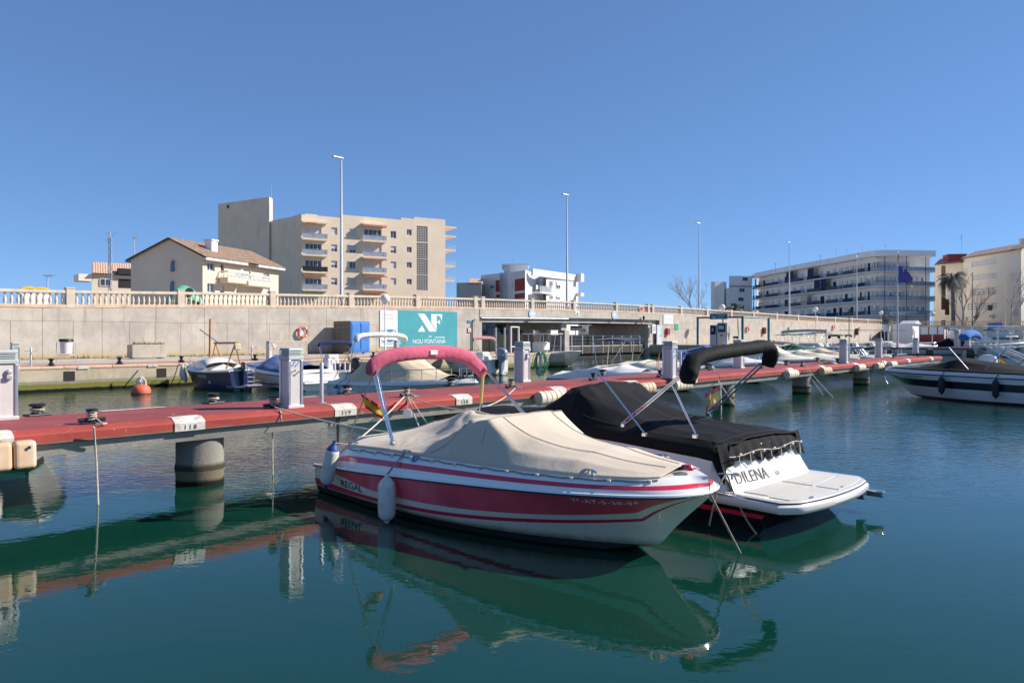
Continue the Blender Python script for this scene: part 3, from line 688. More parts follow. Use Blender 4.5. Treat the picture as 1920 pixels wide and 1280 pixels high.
# side walls, roof and body
q = MB(); pts = [fa(0,0,0), fa(0,-13,0), fa(fa.len,-13,0), fa(fa.len,0,0)]
for i in range(3): a, c = pts[i], pts[i+1]; q.quad((a.x,a.y,z0),(a.x,a.y,zt),(c.x,c.y,zt),(c.x,c.y,z0))
q.add([(p.x,p.y,zt-.3) for p in pts], [(3,2,1,0)]); q.build('side_wall', MT['st_beige'], bl, world=True)
for px_a, px_b, base in ((657,847,(400,520,648,782)), (1107,1287,(413,536,655,780))):
    for i, yb in enumerate(base):
        u0, zb = fa.at(400+px_a/4, 350+yb/4); u1, _ = fa.at(400+px_b/4, 350+yb/4)
        bc = thing_part = fbox(bl, 'balcony', fa, u0, u1, .0, 1.1, zb, zb+.28, MT['st_pale'])
        m_ = 'rail' if (px_a == 657 and i == 2) else 'galv'
        r = railing(bc, fa, u0+.05, u1-.05, 1.02, zb+.28, .95, m_, 'dark' if m_ == 'rail' else 'glass_rail', .25, 0.05)
        if i > 0 or px_a == 657: 
            pass
    u0, zb = fa.at(400+px_a/4, 350+272/4 if px_a == 657 else 350+287/4); u1, _ = fa.at(400+px_b/4, 400)
    fbox(bl, 'canopy_slab', fa, u0, u1, 0, 1.1, zb, zb+.3, MT['st_pale'])
for px_a, px_b, y in ((690,760,271),(1110,1285,293),(662,838,664),(1112,1287,668),(1112,1287,789),(1112,1287,540)):
    u0, zb = fa.at(400+px_a/4, 350+y/4); u1, _ = fa.at(400+px_b/4, 400); fbox(bl, 'awning_roll', fa, u0, u1, .75, 1.25, zb-.18, zb, MT['awning'])
for i, (y,) in enumerate(((365,),(470,),(590,),(700,))):    # balconies on the right-hand end wall
    _, zb = fa.at(835, 350+y/4+2)
    c = fbox(bl, 'balcony', fa, fa.len+.02, fa.len+2.5-.1*i, -5.5, -.3, zb, zb+.26, MT['st_pale'])
    if i: 
        fr2 = Fr(tuple(fa.a+fa.d*(fa.len+2.4)-fa.n*.4), tuple(fa.a+fa.d*(fa.len+2.4)-fa.n*5.4)); railing(c, fr2, 0, 5, 0, zb+.26, .95, 'galv', None, .3)
        railing(c, fa, fa.len+.1, fa.len+2.4, -.35, zb+.26, .95, 'galv', None, .3)
_, zb = fa.at(835, 350+303/4); fbox(bl, 'canopy_slab', fa, fa.len+.02, fa.len+2.6, -5.5, -.3, zb, zb+.25, MT['st_pale'])
# set-back wing and stair tower
tw = [P2(409,147), P2(505,139.5), P2(511,141.5), (P2(511,141.5)[0]-9,P2(511,141.5)[1]+9), (P2(409,147)[0]+1,P2(409,147)[1]+9)]
zt2 = CZ+(629-370)*140/F
block(bl, 'stair_tower', tw, z0, zt2, MT['st_beige'])
fw = Fr(P2(409,147), P2(505,139.5)); u, z = fw.at(427.5,387.5); window(bl, fw, u-.3, z-.3, .6, .6, 'dark', -.05)
ft = Fr(P2(505.3,139.5), P2(511,141.5)); fbox(bl, 'tower_opening', ft, .25, .7, -.1, .03, zt2-4.2, zt2-.9, MT['st_cream'])
block(bl, 'wing', [P2(505.2,140.2), P2(545,135.2), P2(566,131.2), tuple(fa.a-fa.n*8+fa.d*2), (P2(505,150)[0],152)], z0, CZ+(629-409.5)*137/F, MT['st_beige'])
fbox(bl, 'roof_box', fa, 1.2, 3.4, -6, -2, zt, zt+.5, MT['st_pale'])
aerial('thin roof aerial on top of the beige stair tower', 509, 347, 371, 141, 1, .3)

# --- beige house with a tiled gable roof
hs = thing('house', 'sand coloured house with a tiled gable roof, white balustraded balconies and a chimney', 'house', (*P2(400,80),2.5))
Cn = Vector(P2(380,75.)); dl = Vector((.31,.951)).normalized(); dg = Vector((-.951,.31)).normalized()
zE, zA = 10.45, 12.45; z0 = 2.5
gw, hl = 9.2, 12.6
fl = Fr(tuple(Cn), tuple(Cn+dl*hl)); fg = Fr(tuple(Cn+dg*gw), tuple(Cn))
ops, wins = [], []
for x0, y0, x1, y1, k in ((1228,655,1292,718,'glass'),(1228,832,1295,905,'glass'),(1345,668,1372,740,'dark'),(1535,700,1600,780,'shut'),(1708,725,1760,785,'half'),(1337,850,1375,920,'half'),(1710,870,1765,930,'shut')):
    u0, za = fl.at(120+x0/4.571, 350+y1/4.571); u1, zb = fl.at(120+x1/4.571, 350+y0/4.571); ops.append((u0,za,u1-u0,zb-za)); wins.append((u0,za,u1-u0,zb-za,k))
facade(hs, 'wall', fl, 0, hl, z0, zE, ops, MT['st_sand'])
for w_ in wins: window(hs, fl, *w_)
# gable wall with two little arched windows
gp = [(0,z0),(gw,z0),(gw,zE),(gw*.56,zA),(0,zE)]
q = MB(); q.add([fg(u,0,z) for u, z in gp]+[fg(u,-hl,z) for u, z in gp], [(0,1,2,3,4),(9,8,7,6,5),(4,9,5,0)]); q.build('gable_wall', MT['st_sand'], hs, world=True)
for px, py in ((325,498.5),(324,537)):
    u, z = fg.at(px, py); w, h = .62, 1.2
    pts = [(-w/2,-h/2),(w/2,-h/2),(w/2,h*.25)]+[(w/2*math.cos(a),h*.25+w/2*math.sin(a)) for a in [PI*k/8 for k in range(1,8)]]+[(-w/2,h*.25)]
    q = MB(); q.add([fg(u+a,.03,z+c) for a, c in pts], [tuple(range(len(pts)))]); o = q.build('arched_window', MT['glass'], hs, world=True)
    q = MB(); q.tube([fg(u+a*1.05,.03,z+c*1.03) for a, c in pts], .06, 5, closed=True); q.build('window_frame', MT['st_sand'], o, world=True)
# roof slopes with tile rows
def roof_slope(parent, c00, c10, c01, m, n=26, name='roof'):
    """corrugated tile sheet: c00 eave start, c10 eave end, c01 ridge start"""
    a = Vector(c00); du = Vector(c10)-a; dv = Vector(c01)-a; nrm = du.cross(dv).normalized()
    if nrm.z < 0: nrm = -nrm
    q = MB(); q.grid(lambda u, v: a+du*u+dv*v+nrm*(.06*abs(math.sin(u*n*PI))+.02*((v*8) % 1)), n*4, 9); q.add([p-nrm*.14 for p in (a,a+du,a+du+dv,a+dv)], [(0,1,2,3)])
    return q.build(name, m, parent, world=True, smooth=True, ang=60)
rE = fl(-.35,.75,zE-.1); rE2 = fl(hl+.35,.75,zE-.1); rA = fg(gw*.56,.35,zA+.08)
roof_slope(hs, rE, rE2, rA, MT['tile'], 40)
lE = fg(-.6,.35,zE-.15); lE2 = fg(-.6,-hl-.35,zE-.15); roof_slope(hs, lE, lE2, rA, MT['tile'], 40)
fbox(hs, 'eave_fascia', fl, -.3, 6.2, .35, .72, zE-.35, zE-.12, MT['white']); fbox(hs, 'eave_fascia', fl, 8.0, hl+.3, .35, .72, zE-.35, zE-.12, MT['white'])
u, z = fl.at(423, 470); ch = fbox(hs, 'chimney', fl, u-.45, u+.45, -2.3, -1.4, zE+.3, zE+2.05, MT['st_white']); fbox(ch, 'chimney_cap', fl, u-.55, u+.55, -2.4, -1.3, zE+2.05, zE+2.2, MT['white'])
for x0, x1, yb in ((1325,1492,822),(1505,1712,850)):
    u0, zb = fl.at(120+x0/4.571, 350+yb/4.571); u1, _ = fl.at(120+x1/4.571, 500)
    u1 = min(u1, hl-.2)
    bc = fbox(hs, 'balcony', fl, u0, u1, 0, 1.15, zb, zb+.55, MT['st_sand'], .1)
    q = MB()
    for s0, s1, oo in ((u0+.1,u1-.1,1.05),):
        k = int((s1-s0)/.22)
        for i in range(k+1): q.lathe([(.05,0),(.075,.15),(.03,.4),(.05,.58)], fl(lerp(s0,s1,i/k),oo,zb+.55), 6)
    for o_ in (.25,.5,.75): q.lathe([(.05,0),(.075,.15),(.03,.4),(.05,.58)], fl(u0+.1,o_,zb+.55), 6)
    r = q.build('balusters', MT['white'], bc, world=True, smooth=True); r['kind'] = 'stuff'
    q = MB(); q.tube([fl(u0+.1,.0,zb+1.17),fl(u0+.1,1.05,zb+1.17),fl(u1-.1,1.05,zb+1.17),fl(u1-.1,0,zb+1.17)], .08, 4); q.build('hand_rail', MT['white'], bc, world=True)
# --- low tiled house to its left
h2 = thing('house', 'low house with ribbed tile roof and a projecting slab beyond the lattice mast', 'house', (*P2(200,92),2.5))
f2 = Fr(P2(172,90), P2(250,93)); block(h2, 'wall', [P2(172,90),P2(250,93),P2(250,101),P2(172,99)], 2.5, CZ+(629-512)*90/F, MT['st_sand'])
roof_slope(h2, P(173,512,Y=89.6), P(247,515,Y=92.6), P(173,491.5,Y=92.5), MT['tile_pink'], 16)
fbox(h2, 'slab', f2, -1.4, .1, -3, 0, CZ+(629-527)*90/F, CZ+(629-514)*90/F, MT['st_cream'])
u, z = f2.at(197,529.5); window(h2, f2, u-.6, z-.45, 1.2, .9, 'glass', -.06); u, z = f2.at(237,531); window(h2, f2, u-.9, z-.6, 1.7, 1.1, 'dark', -.05)
fbox(h2, 'dark_canopy', f2, 2.8, 5.1, -.2, .6, CZ+(629-513)*91/F, CZ+(629-502)*91/F, MT['dark'])
aerial('tall lattice antenna mast with dipole rings beside the low tiled house', 206.5, 434, 545, 72, 7, .8, .17)
aerial('small rooftop aerial behind the tiled gable house', 252, 442, 478, 82, 3, .35)

# --- white modern villa block beyond the bridge
wv = thing('white_villa', 'white flat-roofed apartment villa with brick red panels seen over the bridge', 'building', (*P2(990,124),2.5))
def zp(py, Y): return CZ-(py-HY)*Y/F
Cc = P2(985,118)
fA = Fr(P2(902,130), P2(937,126)); block(wv, 'wall', [P2(902,130),P2(937,126),P2(943,135),P2(905,139)], 2.5, zp(513,127), MT['st_villa'])
block(wv, 'recessed_wall', [P2(936,127.5),P2(955,126.5),P2(960,136),P2(940,137)], 2.5, zp(511,127), MT['st_villa'])
fC = Fr(P2(952,124), P2(985,118)); block(wv, 'wall', [P2(952,124),P2(985,118),P2(1000,124),P2(962,134)], 2.5, zp(508,120), MT['st_villa'])
block(wv, 'roof_storey', [P2(945,128),P2(956,127),P2(990,127.5),P2(986,137),P2(945,137)], 8, zp(499,128), MT['st_villa'])
fbox(wv, 'roof_slab', Fr(P2(941,126.5),P2(993,126.5)), 0, 4.7, -9, 0, zp(499,128), zp(496,128), MT['st_villa'])
fD = Fr(P2(984.5,118.5), P2(1024,126)); block(wv, 'recessed_wall', [P2(984.5,119.5),P2(1026,127.5),P2(1026,136),P2(985,136)], 2.5, zp(513,122), MT['st_villa'])
fE = Fr(P2(1024,123), P2(1080,131)); block(wv, 'wall', [P2(1024,123),P2(1080,131),P2(1084,139),P2(1030,139)], 2.5, zp(509.5,125), MT['st_villa'])
fbox(wv, 'parapet', Fr(P2(999,119),P2(1090,132.5)), 0, Fr(P2(999,119),P2(1090,132.5)).len, -.3, .05, zp(521,124), zp(508.5,124), MT['st_villa'])
def vwin(fr, x0, y0, x1, y1, kind, nm='window'):
    u0, za = fr.at(880+x0/8.71, 480+y1/8.71); u1, zb = fr.at(880+x1/8.71, 480+y0/8.71)
    if kind == 'red': fbox(wv, 'red_panel', fr, u0, u1, 0, .05, za, zb, MT['brickred'])
    else: window(wv, fr, u0, za, u1-u0, zb-za, kind, -.06, nm)
for a in ((350,400,412,535,'half'),(680,430,715,525,'shut')): vwin(fA if a[0] < 500 else fC, *a)
vwin(fA,432,390,495,590,'red'); vwin(fC,745,358,905,575,'red'); vwin(fC,745,602,905,700,'red'); vwin(fA,445,625,495,680,'red')
for a in ((1312,410,1355,495,'glass'),(1415,418,1480,525,'half'),(1315,645,1358,700,'glass'),(1418,648,1482,700,'half')): vwin(fE, *a)
u0, zb = fD.at(880+1015/8.71, 480+605/8.71); u1, _ = fD.at(1022, 500); c = fbox(wv, 'balcony', fD, u0, u1, 0, 1.6, zb, zb+.25, MT['white']); railing(c, fD, u0+.05, u1-.05, 1.5, zb+.25, .95, 'galv', 'glass_rail', .3)
vwin(fD,1080,480,1150,590,'half'); vwin(fD,1135,400,1250,580,'shut')
fbox(wv, 'balcony', Fr(P2(1080,131),P2(1091,133)), 0, 1.2, -1, 1., zp(555,131), zp(549,131), MT['white']); fbox(wv, 'balcony', Fr(P2(1080,131),P2(1091,133)), 0, 1.2, -1, 1., zp(528,131), zp(513,131), MT['white'])
aerial('wooden utility pole with crossarms in front of the white villa', 1016, 520, 560, 100, 2, 1.0)
aerial('bent rooftop aerial on the white villa', 963, 485, 497, 128, 2, .5)
# small ochre house left of it
oh = thing('house', 'small grey house with an orange pitched roof peeping over the balustrade', 'house', (*P2(885,125),2.5))
block(oh, 'wall', [P2(856,125),P2(903,124),P2(905,134),P2(858,134)], 2.5, zp(530,125), MT['st_grey']); roof_slope(oh, P(878,530,Y=124), P(905,531,Y=124), P(880,522,Y=129), MT['tile_pink'], 8)

# low pale houses seen through the bridge
lh = thing('house', 'low pale house on the far bank seen under the right bridge span', 'house', (*P2(1095,150),2.5))
block(lh, 'wall', [P2(1040,150),P2(1125,148),P2(1127,158),P2(1042,160)], -.5, 6.2, MT['st_cream']); fh_ = Fr(P2(1040,150),P2(1125,148))
for i in range(4): window(lh, fh_, 1.+i*2.1, 3.2, 1.1, 1.4, 'glass' if i % 2 else 'half', -.05)
# --- white stepped block behind the road, far right
sb = thing('stepped_block', 'white stepped apartment block with small dark windows behind the bare tree', 'building', (*P2(1370,235),2.5))
for x0, x1, yt, Y in ((1333,1362,528,242),(1340,1358,527,240),(1367,1410,517,236),(1362,1372,540,238)):
    block(sb, 'wall', [P2(x0,Y),P2(x1,Y+1),P2(x1,Y+12),P2(x0,Y+12)], 2.5, zp(yt,Y), MT['st_white'])
fs_ = Fr(P2(1367,236),P2(1410,237)); fs2 = Fr(P2(1333,242),P2(1362,243))
for f_, x, y in ((fs_,1389,561),(fs_,1391,544),(fs_,1397,523),(fs_,1390,575),(fs2,1345,566),(fs_,1375,572)):
    u, z = f_.at(x,y); window(sb, f_, u-.9, z-.6, 1.8, 1.2, 'glass', -.06)
fbox(sb, 'ledge', fs_, 0, fs_.len, 0, .25, zp(537,236), zp(536,236), MT['rail'])

# --- long curved white apartment building with continuous balconies
ap = thing('apartment_building', 'long curved white apartment building with continuous railed balconies on every floor', 'building', (*P2(1600,190),2.5))
nodes = [(1409,240),(1425,231),(1500,205),(1570,187),(1620,175.5),(1652,172),(1700,172),(1754,173)]
pw = [Vector(P2(*n)) for n in nodes]
pth = []
for i in range(len(pw)-1):
    for k in range(6): 
        t_ = (i+k/6); pth.append(Vector((curve([(j,p.x) for j, p in enumerate(pw)], t_), curve([(j,p.y) for j, p in enumerate(pw)], t_))))
pth.append(pw[-1])
def poff(i, o):
    d = pth[min(i+1,len(pth)-1)]-pth[max(i-1,0)]; n = Vector((d.y,-d.x)).normalized(); return pth[i]+n*o
def ribbon(name, o0, o1, z0, z1, m, parent=ap, i0=0, i1=None):
    i1 = len(pth)-1 if i1 is None else i1
    q = MB(); vs = []
    for i in range(i0, i1+1):
        for o, z in ((o0,z0),(o1,z0),(o1,z1),(o0,z1)): p = poff(i,o); vs.append((p.x,p.y,z))
    k = i1-i0
    fs = [(s*4+j, s*4+(j+1) % 4, s*4+4+(j+1) % 4, s*4+4+j) for s in range(k) for j in range(4)]+[(3,2,1,0),(k*4,k*4+1,k*4+2,k*4+3)]
    q.add(vs, [tuple(reversed(f)) for f in fs]); return q.build(name, m, parent, world=True)
fl_z = [3.8,7.2,10.6,14.0,17.4]; z_par = (20.9,22.3)
ribbon('wall', -10, -1.9, 2.5, 20.9, MT['st_white'])
ribbon('roof_parapet', -10, .12, z_par[0], z_par[1], MT['st_white'])
for fi, z in enumerate(fl_z[1:]):
    sl_ = ribbon('balcony_slab', -1.9, 0, z-.13, z+.13, MT['white'])
    q = MB()
    for i in range(len(pth)-1):
        a, c = poff(i,-.08), poff(i+1,-.08)
        q.tube([(a.x,a.y,z+1.05),(c.x,c.y,z+1.05)], .035, 4, cap=False); q.tube([(a.x,a.y,z+.2),(c.x,c.y,z+.2)], .03, 4, cap=False)
        n_ = max(1,int((c-a).length/.6))
        for k in range(n_): p = a.lerp(c,k/n_); q.tube([(p.x,p.y,z+.1),(p.x,p.y,z+1.05)], .022, 4, cap=False)
    rl = q.build('railing', MT['rail'], sl_, world=True)
    ribbon('rail_panel', -.16, -.12, z+.22, z+.98, MT['glass_rail'], rl, 26)
    for i0_ in range(1, 25, 3): ribbon('rail_panel', -.16, -.12, z+.22, z+.98, MT['rail' if (i0_+fi) % 4 else 'navy_cv'], rl, i0_, i0_+2)
r2 = random.Random(3)
for fi, z in enumerate(fl_z):
    i = 1
    while i < len(pth)-2:
        a, c = poff(i,-1.9), poff(i+1,-1.9); fr_ = Fr(tuple(a), tuple(c)); w = min(2.0, fr_.len*r2.uniform(.4,.66)); kind = r2.choice(['half','shut','half','glass','dark','shut']) if i < 30 else r2.choice(['shut','half','glass','shut'])
        if fi < 4 or i < 38: window(ap, fr_, fr_.len*.15, z+.15, w, 2.2 if kind != 'glass' else 1.9, kind, -.08, 'door' if kind in ('dark','half') else 'window')
        i += 1
for i in (31,36,40): p = poff(i,-.02); q = MB(); q.tube([(p.x,p.y,2.5),(p.x,p.y,20.9)], .07, 5); q.build('downpipe', MT['rail'], ap, world=True)
for i, z in ((3,17.4),(14,14.0),(15,14.0),(10,17.4),(13,17.4),(12,10.6)):
    a, c = poff(i,-.3), poff(i+1,-.3); fr_ = Fr(tuple(a),tuple(c)); fbox(ap, 'blind', fr_, 0, fr_.len*.9, -.05, .0, z+.15, z+3.2 if z != 10.6 else z+2.9, MT['navy_cv'] if z != 10.6 else MT['tan2'])
for i, z in ((1,7.2),(2,7.2),(3,7.2),(1,10.6),(1,14.0)):
    a, c = poff(i,-.1), poff(i+1,-.1); fr_ = Fr(tuple(a),tuple(c)); fbox(ap, 'glazed_bay', fr_, 0, fr_.len, -.1, .0, z+1.0, z+3.1, MT['glass'])
fr_ = Fr(P2(1672,170.2),P2(1716,170.3)); u0, z = fr_.at(1669.5,591); u1, z1_ = fr_.at(1719,586)
sgn = fbox(ap, 'sign_board', fr_, u0, u1, -.05, .02, z, z1_+.25, MT['white'])
text_on('sign_lettering', 'LIN', .62, MT['ink'], sgn, fr_(u0+.35,.04,z+.15), (fr_.d.x,fr_.d.y,0), (0,0,1), space=1.2)
text_on('sign_lettering', 'DE RIBERA', .62, MT['ink'], sgn, fr_(u0+3.4,.04,z+.15), (fr_.d.x,fr_.d.y,0), (0,0,1))
for x, y0_, y1_ in ((1771,497,580),(1778,560,590),(1771,600,612)):
    f_ = Fr(P2(1754,174),P2(1790,176)); u, _ = f_.at(x,550)
    fbox(ap, 'pillar', f_, u-.35, u+.35, -.6, .0, max(2.6,zp(y1_,174)), zp(y0_,174), MT['brown'])
for i, (x, y0_, y1_) in enumerate(((1454,497,512),(1538,483,492),(1568,468,480),(1588,468,478),(1617,463,472),(1660,462,470))):
    aerial(('short aerial at the far end of the curved roof','thin aerial on the curved roof','forked aerial on the curved roof','tall aerial at the bend of the curved roof','aerial pair on the flat roof end','whip aerial on the flat roof end')[i], x, y0_-4, y1_, 190, 2, .7)

# --- cream end building with tiled roof
cb = thing('cream_building', 'cream rendered apartment building with pink tiled roof edge and lattice window strips', 'building', (*P2(1860,175),2.5))
fc = Fr(P2(1806,184), P2(1912,164)); fc3 = Fr(P2(1912,164), P2(1990,172)); fc0 = Fr(P2(1764,186), P2(1808,185))
zc = zp(484,184)
ops = []; wn_ = []
for x0, y0_, x1, y1_, k in ((1195,320,1535,450,'lat'),(1210,520,1540,640,'lat'),(1210,730,1405,850,'lat'),(1420,715,1538,838,'win'),(1140,940,1270,1050,'lat'),(1300,935,1545,1040,'lat')):
    u0, za = fc.at(1660+x0/7.385, 440+y1_/7.385); u1, zb = fc.at(1660+x1/7.385, 440+y0_/7.385); ops.append((u0,za,u1-u0,zb-za)); wn_.append((u0,za,u1-u0,zb-za,k))
facade(cb, 'wall', fc, 0, fc.len, 2.5, zc, ops, MT['st_cream'])
for (u, z, w, h, k) in wn_:
    if k == 'win': window(cb, fc, u, z, w, h, 'glass', .1); continue
    q = MB(); n_, k_ = int(w/.45), int(h/.45)
    for i in range(n_+1): x = u+w*i/n_; q.add([fc(xx,-.08,zz) for xx, zz in ((x-.09,z),(x+.09,z),(x+.09,z+h),(x-.09,z+h))], [(0,1,2,3)])
    for j in range(k_+1): y = z+h*j/k_; q.add([fc(xx,-.07,zz) for xx, zz in ((u,y-.09),(u+w,y-.09),(u+w,y+.09),(u,y+.09))], [(0,1,2,3)])
    lo = q.build('lattice_screen', MT['st_white'], cb, world=True)
    g = MB(); g.quad(fc(u,-.2,z),fc(u+w,-.2,z),fc(u+w,-.2,z+h),fc(u,-.2,z+h)); g.build('screen_back', MT['st_grey'], lo, world=True)
u, z = fc.at(1857,577); window(cb, fc, u-.9, z-.6, 1.6, 1.3, 'dark', -.06)
block(cb, 'side_wall', [tuple(fc3.a+fc3.d*.0-fc3.n*.02), tuple(fc3.a+fc3.d*14), (fc3.a+fc3.d*14-fc3.n*18)[:], (fc.a-fc.n*12)[:], (fc.a-fc.n*.3)[:], (fc.a+fc.d*fc.len-fc.n*.3)[:]], 2.5, zc-.05, MT['st_cream'])
block(cb, 'low_wing', [P2(1750,190),P2(1806.5,184.6),P2(1812,196),P2(1752,200)], 2.5, zp(492,186), MT['st_cream'])
roof_slope(cb, fc(-.6,.6,zc-.1), fc(fc.len+.4,.6,zc-.1), fc(-.6,-3.4,zc+1.7), MT['tile_pink'], 44)
roof_slope(cb, P(1752,496,Y=186), P(1808,490,Y=183.5), P(1766,482,Y=190), MT['tile_pink'], 14)
fbox(cb, 'brick_parapet', fc0, 1.5, fc0.len+.4, -3, .4, zp(492,185), zp(476,185), MT['brickred'])
u,_ = fc.at(1898,465); fbox(cb, 'chimney', fc, u-.4, u+.4, -2.6, -1.8, zc, zc+2.6, MT['st_cream'])
for x, y in ((1811,597),(1830,594),(1861,592),(1903,586)):
    u, z = fc.at(x,y); ac = fbox(cb, 'air_conditioner', fc, u-.55, u+.55, .05, .5, z-.4, z+.4, MT['white']); q = MB(); q.lathe([(.27,0),(.27,.02)], n=12, tr=Matrix.Translation(fc(u,.51,z)) @ Matrix.Rotation(fc.rz,4,'Z') @ Matrix.Rotation(PI/2,4,'X')); q.build('fan_grille', MT['dark'], ac, world=True)
aerial('tall comb aerial rising from the tiled roof by the red parapet', 1803, 439, 478, 180, 4, .9)

# ---------------------------------------------------------------- far quay: balustrade, boathouses, containers
fb = thing('far_balustrade', 'distant peach balustrade on a low wall along the far road', 'balustrade', (*P2(1820,152),1.3))
ff = Fr(P2(1665,152), P2(2020,149)); zb = zp(612,151)
fbox(fb, 'wall', ff, 0, ff.len, -.5, 0, 1.2, zb, MT['bridge']); fbox(fb, 'base_course', ff, 0, ff.len, -.45, .05, zb, zb+.18, MT['cop']); fbox(fb, 'hand_rail', ff, 0, ff.len, -.42, .04, zb+.9, zb+1.08, MT['cop'])
q = MB(); k = int(ff.len/.34)
for i in range(k): q.lathe([(.08,0),(.1,.25),(.05,.5),(.08,.72)], ff(.2+i*.34,-.2,zb+.18), 5)
o = q.build('baluster_row', MT['balu'], fb, world=True, smooth=True); o['kind'] = 'stuff'
for i in range(6): fbox(fb, 'pillar', ff, i*7.2+.5, i*7.2+.95, -.45, .06, zb, zb+1.2, MT['cop'])
b_ = MB(); b_.prism([P2(1660,152.6),P2(2100,149.6),P2(2100,165),P2(1660,165)], 1.25, zb-.05); o = b_.build('upper_road', MT['asphalt']); o['kind'] = 'structure'
hut = thing('harbour_hut', 'small white gabled harbour hut with a cream roof beside the flagpole', 'hut', (*P2(1705,112),1.3))
fh = Fr(P2(1685,112), P2(1711,109)); fh2 = Fr(P2(1711,109), P2(1723,112)); zw = zp(606.5,110)
block(hut, 'wall', [P2(1685,112),P2(1711,109),P2(1723,112),(P2(1723,112)[0]-2.5,114.8)], 1.25, zw, MT['white'])
q = MB(); ap_ = fh2(fh2.len/2,.3,zp(600.5,110)); d3 = Vector((-fh.d.x*fh.len,-fh.d.y*fh.len,0))*1.1
a, c = fh2(-.25,.3,zw-.05), fh2(fh2.len+.25,.3,zw-.05)
q.add([a,ap_,c,a+d3,ap_+d3,c+d3], [(0,1,4,3),(1,2,5,4),(0,2,1),(3,4,5)]); q.build('roof', MT['cream'], hut, world=True)
window(hut, fh2, .15, 2.6, .35, .9, 'glass', -.04); window(hut, fh2, .75, 1.4, .5, 1.9, 'glass', -.04, 'door')
fz = Fr(P2(1724,128), P2(1769,127)); bh = thing('boat_store', 'white panelled boat store with dark red frames behind the moored boats', 'shed', (*P2(1745,128),1.3))
fbox(bh, 'wall', fz, 0, fz.len, -3, 0, 1.25, zp(613,128), MT['white']); fbox(bh, 'plinth', fz, 0, fz.len, 0, .06, 1.25, zp(627,128), MT['brickred'])
for i in range(4): fbox(bh, 'frame_post', fz, i*1.36, i*1.36+.12, 0, .07, 1.25, zp(613,128), MT['brickred'])
fz2 = Fr(P2(1786,126), P2(1808,126)); o = fbox(None, 'white_container', fz2, 0, fz2.len, -2.4, 0, 1.25, zp(617,126), MT['white'], .05); tag(o, 'plain white storage container behind the far jetty', 'container')
fz3 = Fr(P2(1863,122), P2(1880,121)); bc = thing('blue_hut', 'dark blue container standing in front of the far balustrade', 'container', (*P2(1868,122),1.3))
block(bc, 'body', [P2(1852,125),P2(1863,122),P2(1880,122),P2(1880,126)], 1.25, zp(605,122), MT['blue_cv']); fbox(bc, 'front_panel', fz3, .05, fz3.len, 0, .03, 1.4, zp(606,122), MT['blue_box'])
for i in range(5): fbox(bc, 'panel_rib', fz3, .2+i*.3, .24+i*.3, .03, .06, 1.45, zp(607,122), MT['blue_cv'])
# far pontoon
fp = thing('far_pontoon', 'dark red jetty crossing the far end of the basin', 'jetty', (*P2(1750,88),0))
fq = Fr(P2(1653,90), P2(1920,84)); zf = 1.02
fbox(fp, 'deck', fq, 0, fq.len, -2.2, 0, zf-.28, zf, MT['red_side']); 
for i in range(5): 
    p = fq(1+i*4.2,-1.1,0); q = MB(); q.lathe([(.4,-1),(.4,.75)], p, 14); q.build('pile', MT['pile'], fp, world=True, smooth=True)
for i in range(4): fbox(fp, 'berth_mark', fq, .3+i*4.6, .9+i*4.6, 0, .012, zf-.26, zf-.02, MT['white_mark'])
# ---------------------------------------------------------------- boat toolkit (local frame: x forward, y to port, z up, water at z = 0)
class Hull:
    def __init__(s, L, B, zr0, zr1, zb=.1, s0=.87, p=2.4, q=.45, aft=.86, low=.9, draft=.32, sag=.0, knuckle=.45, rake=0., x0=0.):
        s.__dict__.update(x0=x0, L=L, B=B, zr0=zr0, zr1=zr1, zb=zb, s0=s0, p=p, q=q, aft=aft, low=low, draft=draft, sag=sag, k=knuckle, rake=rake)
    def X(s, t): return s.x0+(s.L-s.x0)*t
    def bu(s, t):
        if t < s.k: return s.B/2*lerp(s.aft, 1, math.sin(PI/2*t/s.k))
        return max(.012, s.B/2*max(0, 1-((t-s.k)/(1-s.k))**s.p)**s.q)
    def zu(s, t): return lerp(s.zr0, s.zr1, t**1.5)-s.sag*math.sin(PI*t)
    def lo(s, t):
        if t <= s.s0:
            f = t/s.s0; return max(0., s.bu(min(t, s.k))*s.low*max(0, 1-max(0, (f-.35)/.65)**2.4)), s.zb
        f = (t-s.s0)/(1-s.s0); return 0., lerp(s.zb, s.zu(1)-.06, f**.85)
    def pt(s, t, v, side=1, out=0.):
        t = min(1., max(0., t))
        b, z = s.bu(t), s.zu(t); bl, zl = s.lo(t)
        e = lerp(.62, 1.25, sstep(.45, 1., t)); g = max(0, v)**e
        x = s.X(t)+s.rake*(v-1)*(1-t)
        return Vector((x, side*(lerp(bl, b, g)+out), lerp(zl, z, v)))
def ts(n, tail=1.6): return [1-(1-i/n)**tail for i in range(n+1)]
